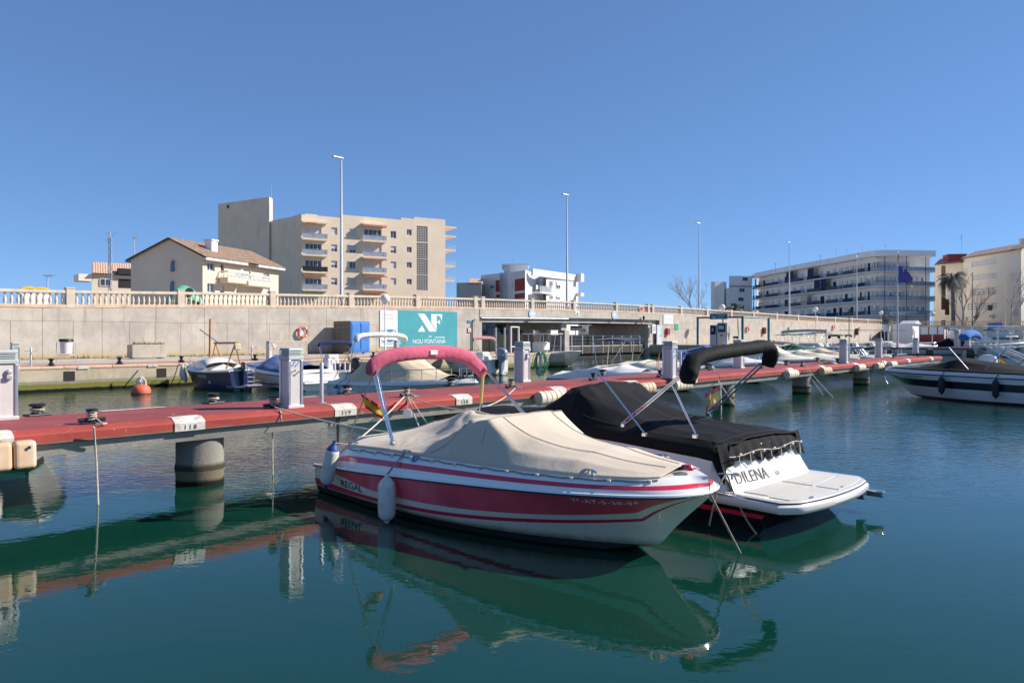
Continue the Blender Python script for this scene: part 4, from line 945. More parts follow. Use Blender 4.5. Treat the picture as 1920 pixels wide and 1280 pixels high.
def hull_mesh(h, bands, mats, n=36, keel_mat=0, cap=None):
    """bands: [(v_low(t), v_high(t), material index, rows)] from the boot line up to the rub rail"""
    q = MB(); st = ts(n)
    for side in (1, -1):
        for v0, v1, mi, rows in bands:
            base = len(q.v); vs = []
            for t in st:
                a, c = (v0(t) if callable(v0) else v0), (v1(t) if callable(v1) else v1)
                for r in range(rows+1): vs.append(h.pt(t, lerp(a, c, r/rows), side))
            w = rows+1; fs = []
            for i in range(n):
                for r in range(rows):
                    f = (i*w+r, (i+1)*w+r, (i+1)*w+r+1, i*w+r+1); fs.append(f if side < 0 else tuple(reversed(f)))
            q.add(vs, fs, mi)
        vs = []                                        # bottom down to the keel
        for t in st:
            y, z = h.lo(t); kz = -h.draft if t < h.s0-.3 else lerp(-h.draft, z, sstep(h.s0-.3, h.s0, t)); x = h.X(t)-h.rake*(1-t)
            vs += [Vector((x, side*y, z)), Vector((x, side*y*.97, min(z, max(kz, z-.08)))), Vector((x, 0, min(kz, z)))]
        fs = []
        for i in range(n):
            for r in range(2):
                f = (i*3+r, (i+1)*3+r, (i+1)*3+r+1, i*3+r+1); fs.append(f if side > 0 else tuple(reversed(f)))
        q.add(vs, fs, keel_mat)
    prof = [h.pt(0, r/6, 1) for r in range(7)]; low = [Vector((h.x0-h.rake, 0, -h.draft))]
    ring = prof+[Vector((p.x, -p.y, p.z)) for p in reversed(prof)]+low
    q.add(ring, [tuple(range(len(ring)))], bands[-1][2] if cap is None else cap)
    return q
def line_on(h, v, side, out=.012, t0=0., t1=1., n=40, dz=0.):
    return [h.pt(lerp(t0, t1, 1-(1-i/n)**1.5), v, side, out)+Vector((0, 0, dz)) for i in range(n+1)]
def loop_line(h, v, out=.015, dz=0., n=40): 
    a = line_on(h, v, 1, out, n=n, dz=dz); c = line_on(h, v, -1, out, n=n, dz=dz); tip = h.pt(1, v, 1)+Vector((out, 0, dz)); tip.y = 0
    return a[:-1]+[tip]+list(reversed(c[:-1]))
class Deck:                                            # the moulding above the rub rail
    def __init__(s, h, hd, inset): s.h, s.hd, s.ins = h, hd, inset
    def edge(s, t, f, side=1, out=0.):
        t = min(1., max(0., t)); b = s.h.bu(t); z = s.h.zu(t); hh = s.hd(t) if callable(s.hd) else s.hd; ins = min(s.ins, b*.75)
        prof = f**1.6
        xs = s.h.X(t)-(ins*.9*prof*sstep(.9, 1, t))
        return Vector((xs, side*(b-ins*prof+out), z+hh*f))
    def build(s, parent, name, bands, mats, n=36, crown=.04, top=True, top_mi=0, hole=None, floor=.25, floor_mi=0, wall_mi=0, sidedeck=.22):
        q = MB(); st = ts(n)
        for side in (1, -1):
            for f0, f1, mi in bands:
                vs = []
                for t in st:
                    for r in range(4): vs.append(s.edge(t, lerp(f0, f1, r/3), side))
                fs = [(i*4+r, (i+1)*4+r, (i+1)*4+r+1, i*4+r+1) for i in range(n) for r in range(3)]
                q.add(vs, fs if side < 0 else [tuple(reversed(f)) for f in fs], mi)
        if top:
            for side in (1, -1):
                for i in range(n):
                    ta, tb = st[i], st[i+1]; pa, pb = s.edge(ta, 1, side), s.edge(tb, 1, side)
                    if hole and hole[0] <= (ta+tb)/2 <= hole[1]:
                        ia, ib = Vector((pa.x, side*max(0, abs(pa.y)-sidedeck), pa.z+.01)), Vector((pb.x, side*max(0, abs(pb.y)-sidedeck), pb.z+.01))
                        fa_, fb_ = Vector((ia.x, ia.y, floor)), Vector((ib.x, ib.y, floor)); ca, cb_ = Vector((ia.x, 0, floor)), Vector((ib.x, 0, floor))
                        for f, mi in (((pa, pb, ib, ia), top_mi), ((ia, ib, fb_, fa_), wall_mi), ((fa_, fb_, cb_, ca), floor_mi)): q.quad(*(f if side < 0 else f[::-1]), mi)
                        for tt, lim, fl_ in ((ta, hole[0], 0), (tb, hole[1], 1)):
                            nx = st[i-1] if not fl_ else (st[i+2] if i+2 <= n else 2)
                            if (fl_ == 0 and (i == 0 or (st[i-1]+ta)/2 < hole[0])) or (fl_ == 1 and (i+2 > n or (tb+nx)/2 > hole[1])):
                                a_ = ia if not fl_ else ib; q.quad(a_, Vector((a_.x, 0, a_.z+crown)), Vector((a_.x, 0, floor)), Vector((a_.x, a_.y, floor)), wall_mi)
                    else:
                        ca, cb_ = Vector((pa.x, 0, pa.z+crown*abs(pa.y))), Vector((pb.x, 0, pb.z+crown*abs(pb.y))); f = (pa, pb, cb_, ca); q.quad(*(f if side < 0 else f[::-1]), top_mi)
        p = [s.edge(0, r/3, 1) for r in range(4)]; ring = p+[Vector((v.x, -v.y, v.z)) for v in reversed(p)]
        if s.edge(0,1).z-s.edge(0,0).z > .02: q.add(ring, [tuple(range(len(ring)))], bands[0][2])
        return q.build(name, mats, parent, smooth=True, ang=28)
def cover(parent, dk, t0, t1, zc, ql, m, name='cover', n=60, w=36, lap=.03, wr=.02, seed=0, drop=.06, aft_drop=None, flat=0., inset=0.):
    """canvas stretched over the deck: zc(t) ridge height, ql(t) tent (1) .. boxy (5) cross-section"""
    def fn(u, v):
        t = lerp(t0, t1, u); s_ = v*2-1; e = dk.edge(t, 1, 1); yb = max(.02, e.y+lap-inset); ze = e.z+.015
        a = min(1, abs(s_)/.94)
        k = 1-a**ql(t); c_ = zc(t)
        z = ze+(max(c_, ze+.01)-ze)*k
        if abs(s_) > .94: z = ze-drop*(abs(s_)-.94)/.06
        am = wr*(1-abs(a-.55))*min(1, (c_-ze)*3+.15)
        nz = fbm(t*9+seed, s_*2.2, seed, 4)*am+am*.7*(abs(math.sin(t*23+s_*5+2*fbm(t*4, s_*2, seed+3)))-.6)*(a**1.5)
        en = min(1, u/.03, (1-u)/.03)
        if aft_drop and u < .02: z -= aft_drop*(1-u/.02)
        return Vector((e.x, s_/.94*yb if abs(s_) < .94 else math.copysign(yb, s_), z+nz*en*(1 if abs(s_) < .93 else 0)))
    q = MB(); q.grid(fn, n, w); o = q.build(name, m, parent, smooth=True, ang=75)
    sd = o.modifiers.new('thickness', 'SOLIDIFY'); sd.thickness = .006
    return o
def bimini(parent, m, pts, r=.13, mount=None, seed=0, straps=(), name='folded_bimini', leg_r=.016, amp=.22):
    """folded sunshade in its boot along an arch, with legs to the mounts"""
    k = 110; path = []
    cum = [0]
    for a, c in zip(pts, pts[1:]): cum.append(cum[-1]+(Vector(c)-Vector(a)).length)
    for i in range(k+1):
        s_ = cum[-1]*i/k; path.append(Vector([curve([(cu, p[j]) for cu, p in zip(cum, pts)], s_) for j in range(3)]))
    rad = [r*(.80+.2*min(1, min(i, k-i)/4)) for i in range(k+1)]
    def rf(u, th):
        w = fbm(u*5+seed, math.cos(th)*.8, math.sin(th)*.8+seed, 2); fold = max(0., 1-abs(fbm(u*17+seed, math.cos(th)*1.1+u*6, math.sin(th)*1.1, 2))*6)
        return (1+.16*math.cos(2*th))*(1+amp*.35*w-amp*.42*fold)
    q = MB(); q.tube(path, rad, 22, rf=rf); o = q.build(name, m, parent, smooth=True, ang=60)
    if mount:
        for (tops, bots) in mount:
            for a, c in zip(tops, bots):
                q = MB(); q.tube([a, c], leg_r, 7); q.build('bimini_leg', MT['steel'], o, smooth=True)
                q = MB(); q.box(c, (.05, .04, .05)); q.build('leg_mount', MT['steel'], o, bev=.008)
    for a, c in straps:
        q = MB(); q.tube([a, c], .009, 5); q.build('strap', MT['rope'], o)
    return o
def fender(label, top, length=.55, r=.105, m='fender', ends=None, rope_to=None, tilt=(0, 0), group=None, tip=.06, rope_m='rope_g'):
    o = thing('fender', label, 'fender', top, 0, group); o.rotation_euler = (tilt[0], tilt[1], 0)
    L_ = length; e = .09
    prof = [(.022,0),(.03,-.05),(r*.55,-.055-e*.3),(r*.92,-.05-e),(r,-.10-e),(r,-L_+e+.03),(r*.92,-L_+e*.55),(r*.5,-L_),(.035,-L_-.01),(.028,-L_-tip),(.01,-L_-tip-.01)]
    q = MB(); n = 20; vs = []
    for rr, z in prof:
        for j in range(n):
            th = 2*PI*j/n; k = 1+.035*math.cos(10*th) if rr > r*.8 else 1; vs.append((rr*k*math.cos(th), rr*k*math.sin(th), z))
    q.add(vs, [(i*n+j, (i+1)*n+j, (i+1)*n+(j+1) % n, i*n+(j+1) % n) for i in range(len(prof)-1) for j in range(n)], [1 if (ends and (i < 3 or i > 6)) else 0 for i in range(len(prof)-1) for j in range(n)])
    q.build('body', [MT[m], MT[ends or m]], o, smooth=True, ang=50)
    if rope_to:
        inv = (Matrix.Translation(o.location) @ o.rotation_euler.to_matrix().to_4x4()).inverted(); a = inv @ Vector(rope_to)
        q = MB(); q.tube([(.012,0,-.03), a], .008, 5); q.tube([(-.012,0,-.03), a+Vector((.01,.02,0))], .008, 5); q.build('lanyard', MT[rope_m], o)
    return o
def cleat(parent, p, rz=0., s=1., m='steel'):
    q = MB(); tr = Matrix.Translation(p) @ Matrix.Rotation(rz, 4, 'Z') @ Matrix.Scale(s, 4)
    path = [tr @ Vector(v) for v in ((-.11,0,.045),(-.05,0,.055),(.05,0,.055),(.11,0,.045))]; q.tube(path, .012*s, 6)
    for x in (-.035, .035): q.tube([tr @ Vector((x,0,0)), tr @ Vector((x,0,.055))], .013*s, 6)
    return q.build('cleat', MT[m], parent, smooth=True)
def outboard(parent, p, s=1., m='plastic_k', rz=0., tilt=0., name='outboard_motor', band=None):
    tr = Matrix.Translation(p) @ Matrix.Rotation(rz, 4, 'Z') @ Matrix.Rotation(tilt, 4, 'Y') @ Matrix.Scale(s, 4)
    q = MB()
    prof = [(.05,.0),(.2,.02),(.23,.12),(.235,.35),(.20,.50),(.12,.56),(.01,.57)]; n = 18; vs = []
    for r, z in prof:
        for j in range(n):
            th = 2*PI*j/n; cx, sy = math.cos(th), math.sin(th); e = .75
            vs.append((math.copysign(abs(cx)**e, cx)*r*1.35-.08+z*.05, math.copysign(abs(sy)**e, sy)*r*.85, z+.35))
    q.add(vs, [(i*n+j, i*n+(j+1) % n, (i+1)*n+(j+1) % n, (i+1)*n+j) for i in range(len(prof)-1) for j in range(n)]+[tuple(range((len(prof)-1)*n, len(prof)*n))], 0, tr)
    o = q.build(name, MT[m], parent, smooth=True, ang=50)
    q = MB(); q.box((-.1,0,.12), (.24,.2,.5), tr=tr); q.box((-.12,0,-.3), (.2,.1,.55), tr=tr, top=(.8,1.4)); q.box((-.22,0,-.32), (.5,.26,.02), tr=tr); q.build('leg', MT[m], o, bev=.02)
    q = MB(); q.box((.12,0,.1), (.16,.28,.42), tr=tr); q.build('bracket', MT['plastic_k'], o, bev=.01)
    if band: q = MB(); q.box((-.08,0,.62), (.50,.37,.05), tr=tr); q.build('cowl_band', MT[band], o, bev=.02)
    return o
def rail_on(parent, dk, t0, t1, hgt=.32, n=5, sides=(1, -1), inset=.06, r=.011, close=True, m='steel'):
    q = MB()
    for side in sides:
        top = []
        for i in range(15):
            t = lerp(t0, t1, i/14); e = dk.edge(t, 1, side); e.y -= side*min(inset, abs(e.y)); hh = hgt*min(1, i/2.2); top.append(e+Vector((0, 0, hh+.01)))
        if close and t1 > .97: top.append(Vector((top[-1].x+.05, 0, top[-1].z)))
        q.tube(top, r, 6)
        for k in range(1, n):
            i = round(14*k/n)+1; i = min(i, 14); p = top[i]; e = dk.edge(lerp(t0, t1, i/14), 1, side); e.y -= side*min(inset, abs(e.y)); q.tube([e, p], r*.9, 5)
    return q.build('bow_rail', MT[m], parent, smooth=True)
def windscreen(parent, dk, t, w, h, rakex=.35, wrap=.7, m='glass'):
    e = dk.edge(t, 1, 1); z = e.z+.02; q = MB(); f = MB(); ring = []
    pts = [(-wrap, w), (0., w*.9), (.22, w*.45), (.28, 0), (.22, -w*.45), (0., -w*.9), (-wrap, -w)]
    lo_ = [Vector((e.x+x, y, z)) for x, y in pts]; hi = [Vector((e.x+x-rakex, y*.9, z+h*(1 if 0 < i < 6 else .75))) for i, (x, y) in enumerate(pts)]
    for i in range(6): q.quad(lo_[i], lo_[i+1], hi[i+1], hi[i])
    o = q.build('windscreen', MT[m], parent); f.tube(hi, .014, 5)
    for a, c in zip(lo_, hi): f.tube([a, c], .011, 5)
    f.build('screen_frame', MT['alu'], o); return o
def place(o, bow, heading): o.location = (bow[0], bow[1], 0); o.rotation_euler = (0, 0, math.atan2(heading[1], heading[0]))

def cover2(parent, dk, stations, m, L, name='cover', n=120, w=30, lap=.03, drop=.05, wr=.012, seed=0, sag=.02, creases=(), from_bow=True, seams=()):
    """canvas pulled taut between stations (distance along, [(fraction of half beam, z), ...])"""
    x0_ = dk.h.x0; st = sorted([((1-k/(L-x0_)) if from_bow else (k-x0_)/(L-x0_), sec) for k, sec in stations], key=lambda a: a[0])
    def sec_z(sec, a, ze):
        pts = list(sec)+[(1., ze)]
        for (a0, z0), (a1, z1) in zip(pts, pts[1:]):
            if a <= a1: 
                f = (a-a0)/(a1-a0) if a1 > a0 else 0; return lerp(max(z0, ze+.005), max(z1, ze+.0), f)
        return ze
    t0, t1 = st[0][0], st[-1][0]
    def zat(t, a, ze):
        for (ta, sa), (tb, sb_) in zip(st, st[1:]):
            if t <= tb:
                f = (t-ta)/(tb-ta); z = lerp(sec_z(sa, a, ze), sec_z(sb_, a, ze), f)
                return z-sag*4*f*(1-f)*min(1, (z-ze)*5)*((tb-ta)*L)**.8
        return ze
    def fn(u, v):
        t = lerp(t0, t1, u); s_ = v*2-1; e = dk.edge(t, 1, 1); yb = max(.02, e.y+lap); ze = e.z+.015; a = min(1, abs(s_)/.93)
        if abs(s_) > .93: z = ze-drop*(abs(s_)-.93)/.07
        else:
            z = sum(zat(min(t1, max(t0, t+d*.05/L)), min(1, max(0, a+d2*.03)), ze)*wt for d, d2, wt in ((0,0,.4),(.4,0,.15),(-.4,0,.15),(0,.5,.15),(0,-.5,.15)))
            z += wr*fbm(t*7+seed, s_*2.4, seed, 3)*min(1, (z-ze)*6+.1)*(1-a**6)
            for (ck, cy, amp, rad, kf) in creases:
                dx, dy = (dk.h.X(t)-(L-ck if from_bow else ck)), s_/.93*yb-cy; d = math.hypot(dx, dy)
                z += amp*math.exp(-d/rad)*(abs(math.sin(math.atan2(dy, dx)*kf+1.3*fbm(d*2, 0, seed)))-.5)*min(1, d/.12)*(1-a**8)
        return Vector((e.x, s_/.93*yb if abs(s_) < .93 else math.copysign(yb, s_), z))
    q = MB(); q.grid(fn, n, w*2); o = q.build(name, m, parent, smooth=True, ang=80)
    sd = o.modifiers.new('thickness', 'SOLIDIFY'); sd.thickness = .006
    for pts in seams:                                  # stitched seams: (distance along, side -1..1) polylines
        path = []
        for (k0, s0), (k1, s1) in zip(pts, pts[1:]):
            for i in range(24):
                k, s_ = lerp(k0, k1, i/23), lerp(s0, s1, i/23); t = (1-k/(L-x0_)) if from_bow else (k-x0_)/(L-x0_)
                path.append(fn((t-t0)/(t1-t0), (s_*.93+1)/2)+Vector((0, 0, .008)))
        q = MB(); q.tube(path, .0045, 5); q.build('seam', MT['seam_k' if m == MT['black_cv'] else 'seam'], o, smooth=True)
    return o
# ---------------------------------------------------------------- red and white bowrider under a tan cover
RH = Vector((.725, -.689)).normalized(); RL = 6.25; RBOW = Vector((2.10, 7.87)); RST = RBOW-RH*RL
rg = thing('red_motorboat', 'red and white bowrider under a tan canvas cover with a folded pink bimini', 'motorboat', (RST.x, RST.y, 0), math.atan2(RH.y, RH.x))
RM = Matrix.Translation(rg.location) @ rg.rotation_euler.to_matrix().to_4x4()
hR = Hull(RL, 2.22, .45, .79, zb=.10, s0=.905, p=2.3, q=.42, aft=.83, low=.9, draft=.35, sag=-.07, rake=.10)
def band_f(pts): return lambda t: 1-curve([(1-k/RL, f) for k, f in sorted(pts, reverse=True)], t)
# fractions below the rub rail, by distance from the bow
f1 = band_f([(6.25,.03),(5.95,.05),(5.5,.26),(4.6,.56),(3.4,.61),(2.6,.58),(1.5,.48),(.8,.37),(.3,.26),(0,.22)])
f2 = band_f([(6.25,.60),(5.5,.72),(4.6,.78),(3.4,.76),(2.6,.70),(1.5,.58),(.8,.48),(.3,.39),(0,.36)])
f3 = band_f([(6.25,.90),(5.5,.93),(4.6,.90),(3.4,.86),(2.6,.79),(1.5,.655),(.8,.54),(.3,.44),(0,.40)])
q = hull_mesh(hR, [(0,f3,1,4),(f3,f2,2,2),(f2,f1,1,4),(f1,.975,0,4),(.975,1,1,1)], None, 64, 3)
hull = q.build('hull', [MT['crimson'],MT['cream'],MT['redline'],MT['boot']], rg, smooth=True, ang=40)
q = MB(); q.tube(loop_line(hR, 1, .012, 0, 56), .022, 8); q.build('rub_rail', MT['gel_b'], rg, smooth=True)
q = MB(); q.tube(loop_line(hR, 1, .028, -.012, 56), .010, 6); q.build('rub_insert', MT['plastic_k'], rg, smooth=True)
dR = Deck(hR, lambda t: .32*min(1,max(.01,t/.135))-.155*sstep(.15,.9,t), .17)
dk = dR.build(rg, 'deck', [(0,.36,0),(.36,.60,1),(.60,1,0)], [MT['gel_b'],MT['redline']], 64, crown=.05)
# tan cover: windscreen corners at 2.8 m, a prop at 3.7 m aft of the bow
cv = cover2(rg, dR, [(.26,[(0,1.02)]),(1.3,[(0,1.12),(.4,1.10),(.75,1.05)]),(2.15,[(0,1.24),(.5,1.20),(.8,1.09)]),(2.62,[(0,1.43),(.5,1.43),(.76,1.40),(.83,1.26)]),(2.95,[(0,1.40),(.5,1.39),(.75,1.37),(.83,1.24)]),
    (3.7,[(0,1.41),(.12,1.36),(.4,1.18),(.75,1.0)]),(4.5,[(0,1.18),(.4,1.06),(.75,.97)]),(5.70,[(0,.90),(.6,.89)])], MT['tan'], RL, 'cover', 150, 36, .015, .05, .006, 3, .03,
    creases=((3.0,-.80,.075,.38,3.5),(2.75,.80,.05,.3,3.),(3.7,0,.05,.35,3.),(4.2,-.9,.035,.3,4.)), seams=([(2.62,-.9),(2.62,.9)],[(5.6,0),(3.7,0),(2.95,0)],[(4.4,-.95),(4.4,.95)],[(2.6,-.5),(.4,-.3)],[(2.6,.5),(.4,.3)],[(3.0,-.76),(3.5,-.98)]))
# hem cord with clips along the gunwale
for side in (1,-1):
    pth_ = [dR.edge(lerp(1-5.4/RL,1-.3/RL,i/60), .90-.05*abs(math.sin(i*.63)), side, .016) for i in range(61)]
    q = MB(); q.tube(pth_, .010, 5); q.build('hem_cord', MT['rope_g'], cv, smooth=True)
    for i in range(4, 60, 5):
        p = pth_[i]; q = MB(); q.box(p+Vector((0,side*.008,-.02)), (.045,.022,.06)); q.build('clip', MT['fender'] if i % 10 else MT['plastic_k'], cv, bev=.004)
# bimini
topS, topP = Vector((RL-4.58,-1.0,2.10)), Vector((RL-4.55,1.0,2.06))
bm = bimini(rg, MT['pink_cv'], [(RL-4.62,-1.03,1.90),(RL-4.6,-1.0,2.04),(RL-4.58,-.80,2.14),(RL-4.56,-.3,2.20),(RL-4.55,.3,2.19),(RL-4.54,.70,2.11),(RL-4.53,.95,1.95),(RL-4.52,1.06,1.83)], .092, None, 5)
q = MB(); q.box((RL-4.57,-.02,2.20), (.215,.14,.07)); q.build('label_patch', MT['white_cv'], bm, bev=.01)
for a, c in (((RL-4.62,-1.02,2.0),(RL-4.22,-.98,.99)), ((RL-4.55,-1.0,2.0),(RL-4.20,-.97,.99)), ((RL-4.54,1.02,1.98),(RL-3.28,.98,1.03)), ((RL-4.48,1.0,1.96),(RL-3.20,.97,1.03))):
    q = MB(); q.tube([a,c], .014, 8); o = q.build('bimini_leg', MT['steel'], bm, smooth=True)
q = MB(); q.box((RL-4.21,-.98,.985), (.07,.05,.05)); q.box((RL-3.24,.98,1.02), (.07,.05,.05)); q.build('leg_mount', MT['steel'], bm, bev=.01)
q = MB(); q.tube([(RL-4.6,-1.0,1.95),(RL-5.5,-.80,.93)], .012, 6); q.build('strap', MT['rope'], bm)
q = MB(); q.tube([(RL-4.5,1.0,1.92),(RL-4.46,.98,1.86)], .016, 6); q.tube([(RL-4.46,.98,1.86),(RL-4.5,.97,1.38)], .026, 8); q.build('padded_strut', MT['amber'], bm, smooth=True)
q = MB(); q.tube([(RL-4.5,.97,1.38),(RL-4.55,.95,1.0)], .012, 6); q.build('strut', MT['steel'], bm)
# fittings
cleat(rg, dR.edge(1-1.05/RL,.95,-1)+Vector((0,.02,.02)), -.35, 1.1); cleat(rg, dR.edge(1-1.05/RL,.95,1)+Vector((0,-.02,.02)), .35, 1.1)
cleat(rg, dR.edge(1-5.35/RL,.97,-1)+Vector((0,.03,.01)), 0, 1.); cleat(rg, dR.edge(1-3.95/RL,.9,-1)+Vector((0,.03,.02)), 0, .8)
q = MB(); q.lathe([(.05,0),(.055,.03),(.035,.055),(.01,.06)], (RL-.22,-.04,1.0), 12); nl = q.build('bow_light', MT['redline'], rg, smooth=True)
q = MB(); q.box((RL-.27,.0,1.02), (.09,.10,.05)); q.build('bow_light_housing', MT['plastic_k'], rg, bev=.01)
xe = RL-.42; ze_ = .43
q = MB(); q.tube([(xe+.02+.035*math.cos(a),0,ze_+.045*math.sin(a)) for a in [2*PI*i/12 for i in range(12)]], .010, 6, closed=True); q.build('bow_eye', MT['steel'], rg, smooth=True)
q = MB(); q.box((xe-.12,0,ze_+.02), (.18,.012,.16)); q.build('bow_eye_plate', MT['steel'], rg)
# writing on the starboard side
def hull_text(parent, h, body, k_bow, v0, size, m, side=-1, slope=0., shear=0., space=1., name='lettering', sx=1., out=.004):
    me_h = size
    def warp(x, y, z):
        t = 1-(k_bow-x)/h.L if side < 0 else 1-(k_bow+x-0)/h.L
        b = h.pt(t, v0, side); up = (h.pt(t, min(1, v0+.2), side)-b); up.normalize(); tn = (h.pt(t+.01, v0, side)-b).normalized(); nn = tn.cross(up) if side < 0 else up.cross(tn)
        if nn.y*side < 0: nn = -nn
        return b+up*(y+slope*x)+nn*(z+out)
    return text_on(name, body, size, m, parent, (0,0,0), (1,0,0), (0,1,0), world=False, extrude=.0015, shear=shear, space=space, sx=sx, warp=warp)
hull_text(rg, hR, 'REGAL', 5.42, .33, .15, MT['ink'], slope=-.03, shear=.0, sx=1.35, space=1.0)
hull_text(rg, hR, '7ª-AT-5-20-04', 1.20, .835, .088, MT['white'], space=1.2, sx=1.1)
def emblem(parent, h, k, v, r, m, side=-1, ring=False, out=.006):
    t = 1-k/h.L; c = h.pt(t, v, side, out); up = (h.pt(t, min(1, v+.15), side, out)-c).normalized(); tn = (h.pt(t+.02, v, side, out)-c).normalized()
    q = MB()
    if ring: q.tube([c+tn*r*math.cos(a)+up*r*1.2*math.sin(a) for a in [2*PI*i/20 for i in range(20)]], r*.12, 5, closed=True)
    else: q.add([c+tn*r*math.cos(a)+up*r*math.sin(a) for a in [2*PI*i/14 for i in range(14)]], [tuple(range(14))] if side < 0 else [tuple(reversed(range(14)))])
    return q.build('emblem', m, parent)
emblem(rg, hR, 5.98, .60, .018, MT['ink']); emblem(rg, hR, 5.90, .58, .018, MT['ink'])
def deck_disc(parent, dk, t, f, r, m, side=-1):
    c = dk.edge(t, f, side, .006); up = (dk.edge(t, min(1,f+.1), side, .006)-c).normalized(); tn = (dk.edge(t+.01, f, side, .006)-c).normalized(); q = MB()
    q.add([c+tn*r*math.cos(a)+up*r*.9*math.sin(a) for a in [2*PI*i/16 for i in range(16)]], [tuple(range(16))]); return q.build('emblem', m, parent)
deck_disc(rg, dR, 1-3.72/RL, .86, .075, MT['blue_sign']); deck_disc(rg, dR, 1-3.70/RL, .86, .02, MT['white'])
deck_disc(rg, dR, 1-5.98/RL, .5, .045, MT['ink'])
hull_text(rg, hR, 'PRECISION', 4.2, -.02, .03, MT['ink'], name='small_lettering')
# little flag at the stern quarter
def flag(label, p, d, drop, h=.28, w=.36, spanish=True, group=None, staff=None, cols=None, stream=(.7,-.5,-.5)):
    o = thing('flag', label, 'flag', p, 0, group)
    st_ = Vector(stream).normalized(); dn = Vector(d).normalized()
    for i, (a, c) in enumerate(((0,.25),(.25,.75),(.75,1)) if spanish else ((0,1),)):
        q = MB(); q.grid(lambda u, v: st_*(u*w)+dn*(h*lerp(a,c,v))+Vector((fbm(u*2.5,lerp(a,c,v)*1.2,p[0])*.07*u, fbm(u*2.5,5+lerp(a,c,v),p[1])*.09*u, -.10*u*u*w)), 12, 4)
        q.build('band', MT[cols[i] if cols else ('flag_red','yellow','flag_red')[i]], o, smooth=True, ang=80)
    if staff: q = MB(); q.tube([Vector(a)-Vector(p) for a in staff], .009, 6); q.build('staff', MT['steel'], o, smooth=True)
    return o
fp_ = RM @ Vector((RL-5.1,-.88,1.62)); flag('small red and yellow flag tied to the pink bimini strap', fp_, (.35,0,-1), 0, .24, .26, stream=(.8,-.1,-.45))
# fenders over the side
def hang(h, dk, k, side, dz, label, M_, **kw):
    top = M_ @ (dk.edge(1-k/h.L, 1, side, .0)+Vector((0,0,.02))); bt = h.pt(1-k/h.L, 1, side, kw.pop('off', .13)); bt.z -= dz
    return fender(label, M_ @ bt, rope_to=top, **kw)
hang(hR, dR, 4.0, -1, -.06, 'long ribbed off-white fender hanging amidships on the red hull', RM, length=.62, r=.115, m='fender')
hang(hR, dR, 5.42, -1, -.42, 'white fender with blue ends tilted over the red hull by the stern', RM, length=.66, r=.10, m='fender', ends='fender_blue', tilt=(.10,.22), off=.10)
# mooring line from the bow into the water
def rope(label, pts, r=.011, m='rope', cat='rope', name='mooring_rope', group=None, sag=None):
    if sag is not None: pts = rope_path(pts[0], pts[1], sag)
    q = MB(); q.tube(pts, r, 6); o = q.build(name, MT[m], None, smooth=True); return tag(o, label, cat, group)
bowp = RM @ Vector((RL-.05,.02,.84)); rope('taut rope running from the red motorboat bow into the water', [bowp, P(1388,1036,z=0), P(1440,1075,z=-.4)], .012, 'rope_g')

# ---------------------------------------------------------------- white sports boat with black covers, stern towards the camera
DS = Vector((4.32, 9.55)); DH = Vector((-.69, .724)).normalized(); DL = 7.15
dl_ = thing('sports_boat', 'white sports boat under black canvas with a wide swim platform at the stern', 'motorboat', (DS.x, DS.y, 0), math.atan2(DH.y, DH.x))
DM = Matrix.Translation(dl_.location) @ dl_.rotation_euler.to_matrix().to_4x4()
hD = Hull(DL, 2.55, .40, .86, zb=.06, s0=.86, p=2.3, q=.55, aft=.90, low=.9, draft=.4, sag=-.03, knuckle=.5, rake=-.25, x0=.42)
q = hull_mesh(hD, [(0,.28,0,3),(.28,.45,1,1),(.45,.9,0,3),(.9,1,2,2)], None, 48, 0, 0)
q.build('hull', [MT['blackhull'],MT['redline'],MT['gel']], dl_, smooth=True, ang=40)
q = MB(); q.tube(loop_line(hD, 1, .012, 0, 48), .02, 8); q.build('rub_rail', MT['steel'], dl_, smooth=True)
# swim platform, rounded at its after corners, with pads
def plat(o_=0.): 
    pts = []
    for i in range(41):
        y = -1+2*i/40; pts.append((.02+.16*abs(y)**2.2+.28*max(0,abs(y)-.82)**1.3*4+o_, y*(1.22-o_)))
    return pts
pp = plat(); pl_ = pp+[(1.25,1.2),(1.25,-1.2)]
q = MB(); n_ = len(pl_)
lv = [(.0,.29),(-.02,.31),(-.035,.345),(-.03,.38),(0,.395),(.012,.405),(.012,.425),(.035,.44)]
vs = []
for off, z in lv:
    for (x, y) in pl_: 
        c = Vector((.9,0)); d = Vector((x,y))-c; d2 = d*(1-off/d.length if d.length else 1); vs.append((c.x+d2.x, c.y+d2.y, z))
fs = [(i*n_+j, (i+1)*n_+j, (i+1)*n_+(j+1) % n_, i*n_+(j+1) % n_) for i in range(len(lv)-1) for j in range(n_)]+[tuple(range((len(lv)-1)*n_, len(lv)*n_)), tuple(reversed(range(n_)))]
q.add(vs, fs, [1 if i == 5 else 0 for i in range(len(lv)-1) for j in range(n_)]+[0,0]); sp = q.build('swim_platform', [MT['gel'],MT['plastic_k']], dl_, smooth=True, ang=30)
def pad(pts): q = MB(); q.prism(pts, .4395, .449); return q.build('nonskid_pad', MT['deckgrey'], sp, bev=.004)
def pin(y, o_): return .02+.16*abs(y/1.22)**2.2+.28*max(0,abs(y/1.22)-.82)**1.3*4+o_
ys = lambda a, c: [lerp(a,c,i/10) for i in range(11)]
mid = lambda y: .55-.12*(1-(y/1.1)**2)
pad([(pin(y,.09),y) for y in ys(-1.06,-.03)]+[(mid(y)-.02,y) for y in reversed(ys(-1.06,-.03))]); pad([(pin(y,.09),y) for y in ys(.03,1.06)]+[(mid(y)-.02,y) for y in reversed(ys(.03,1.06))])
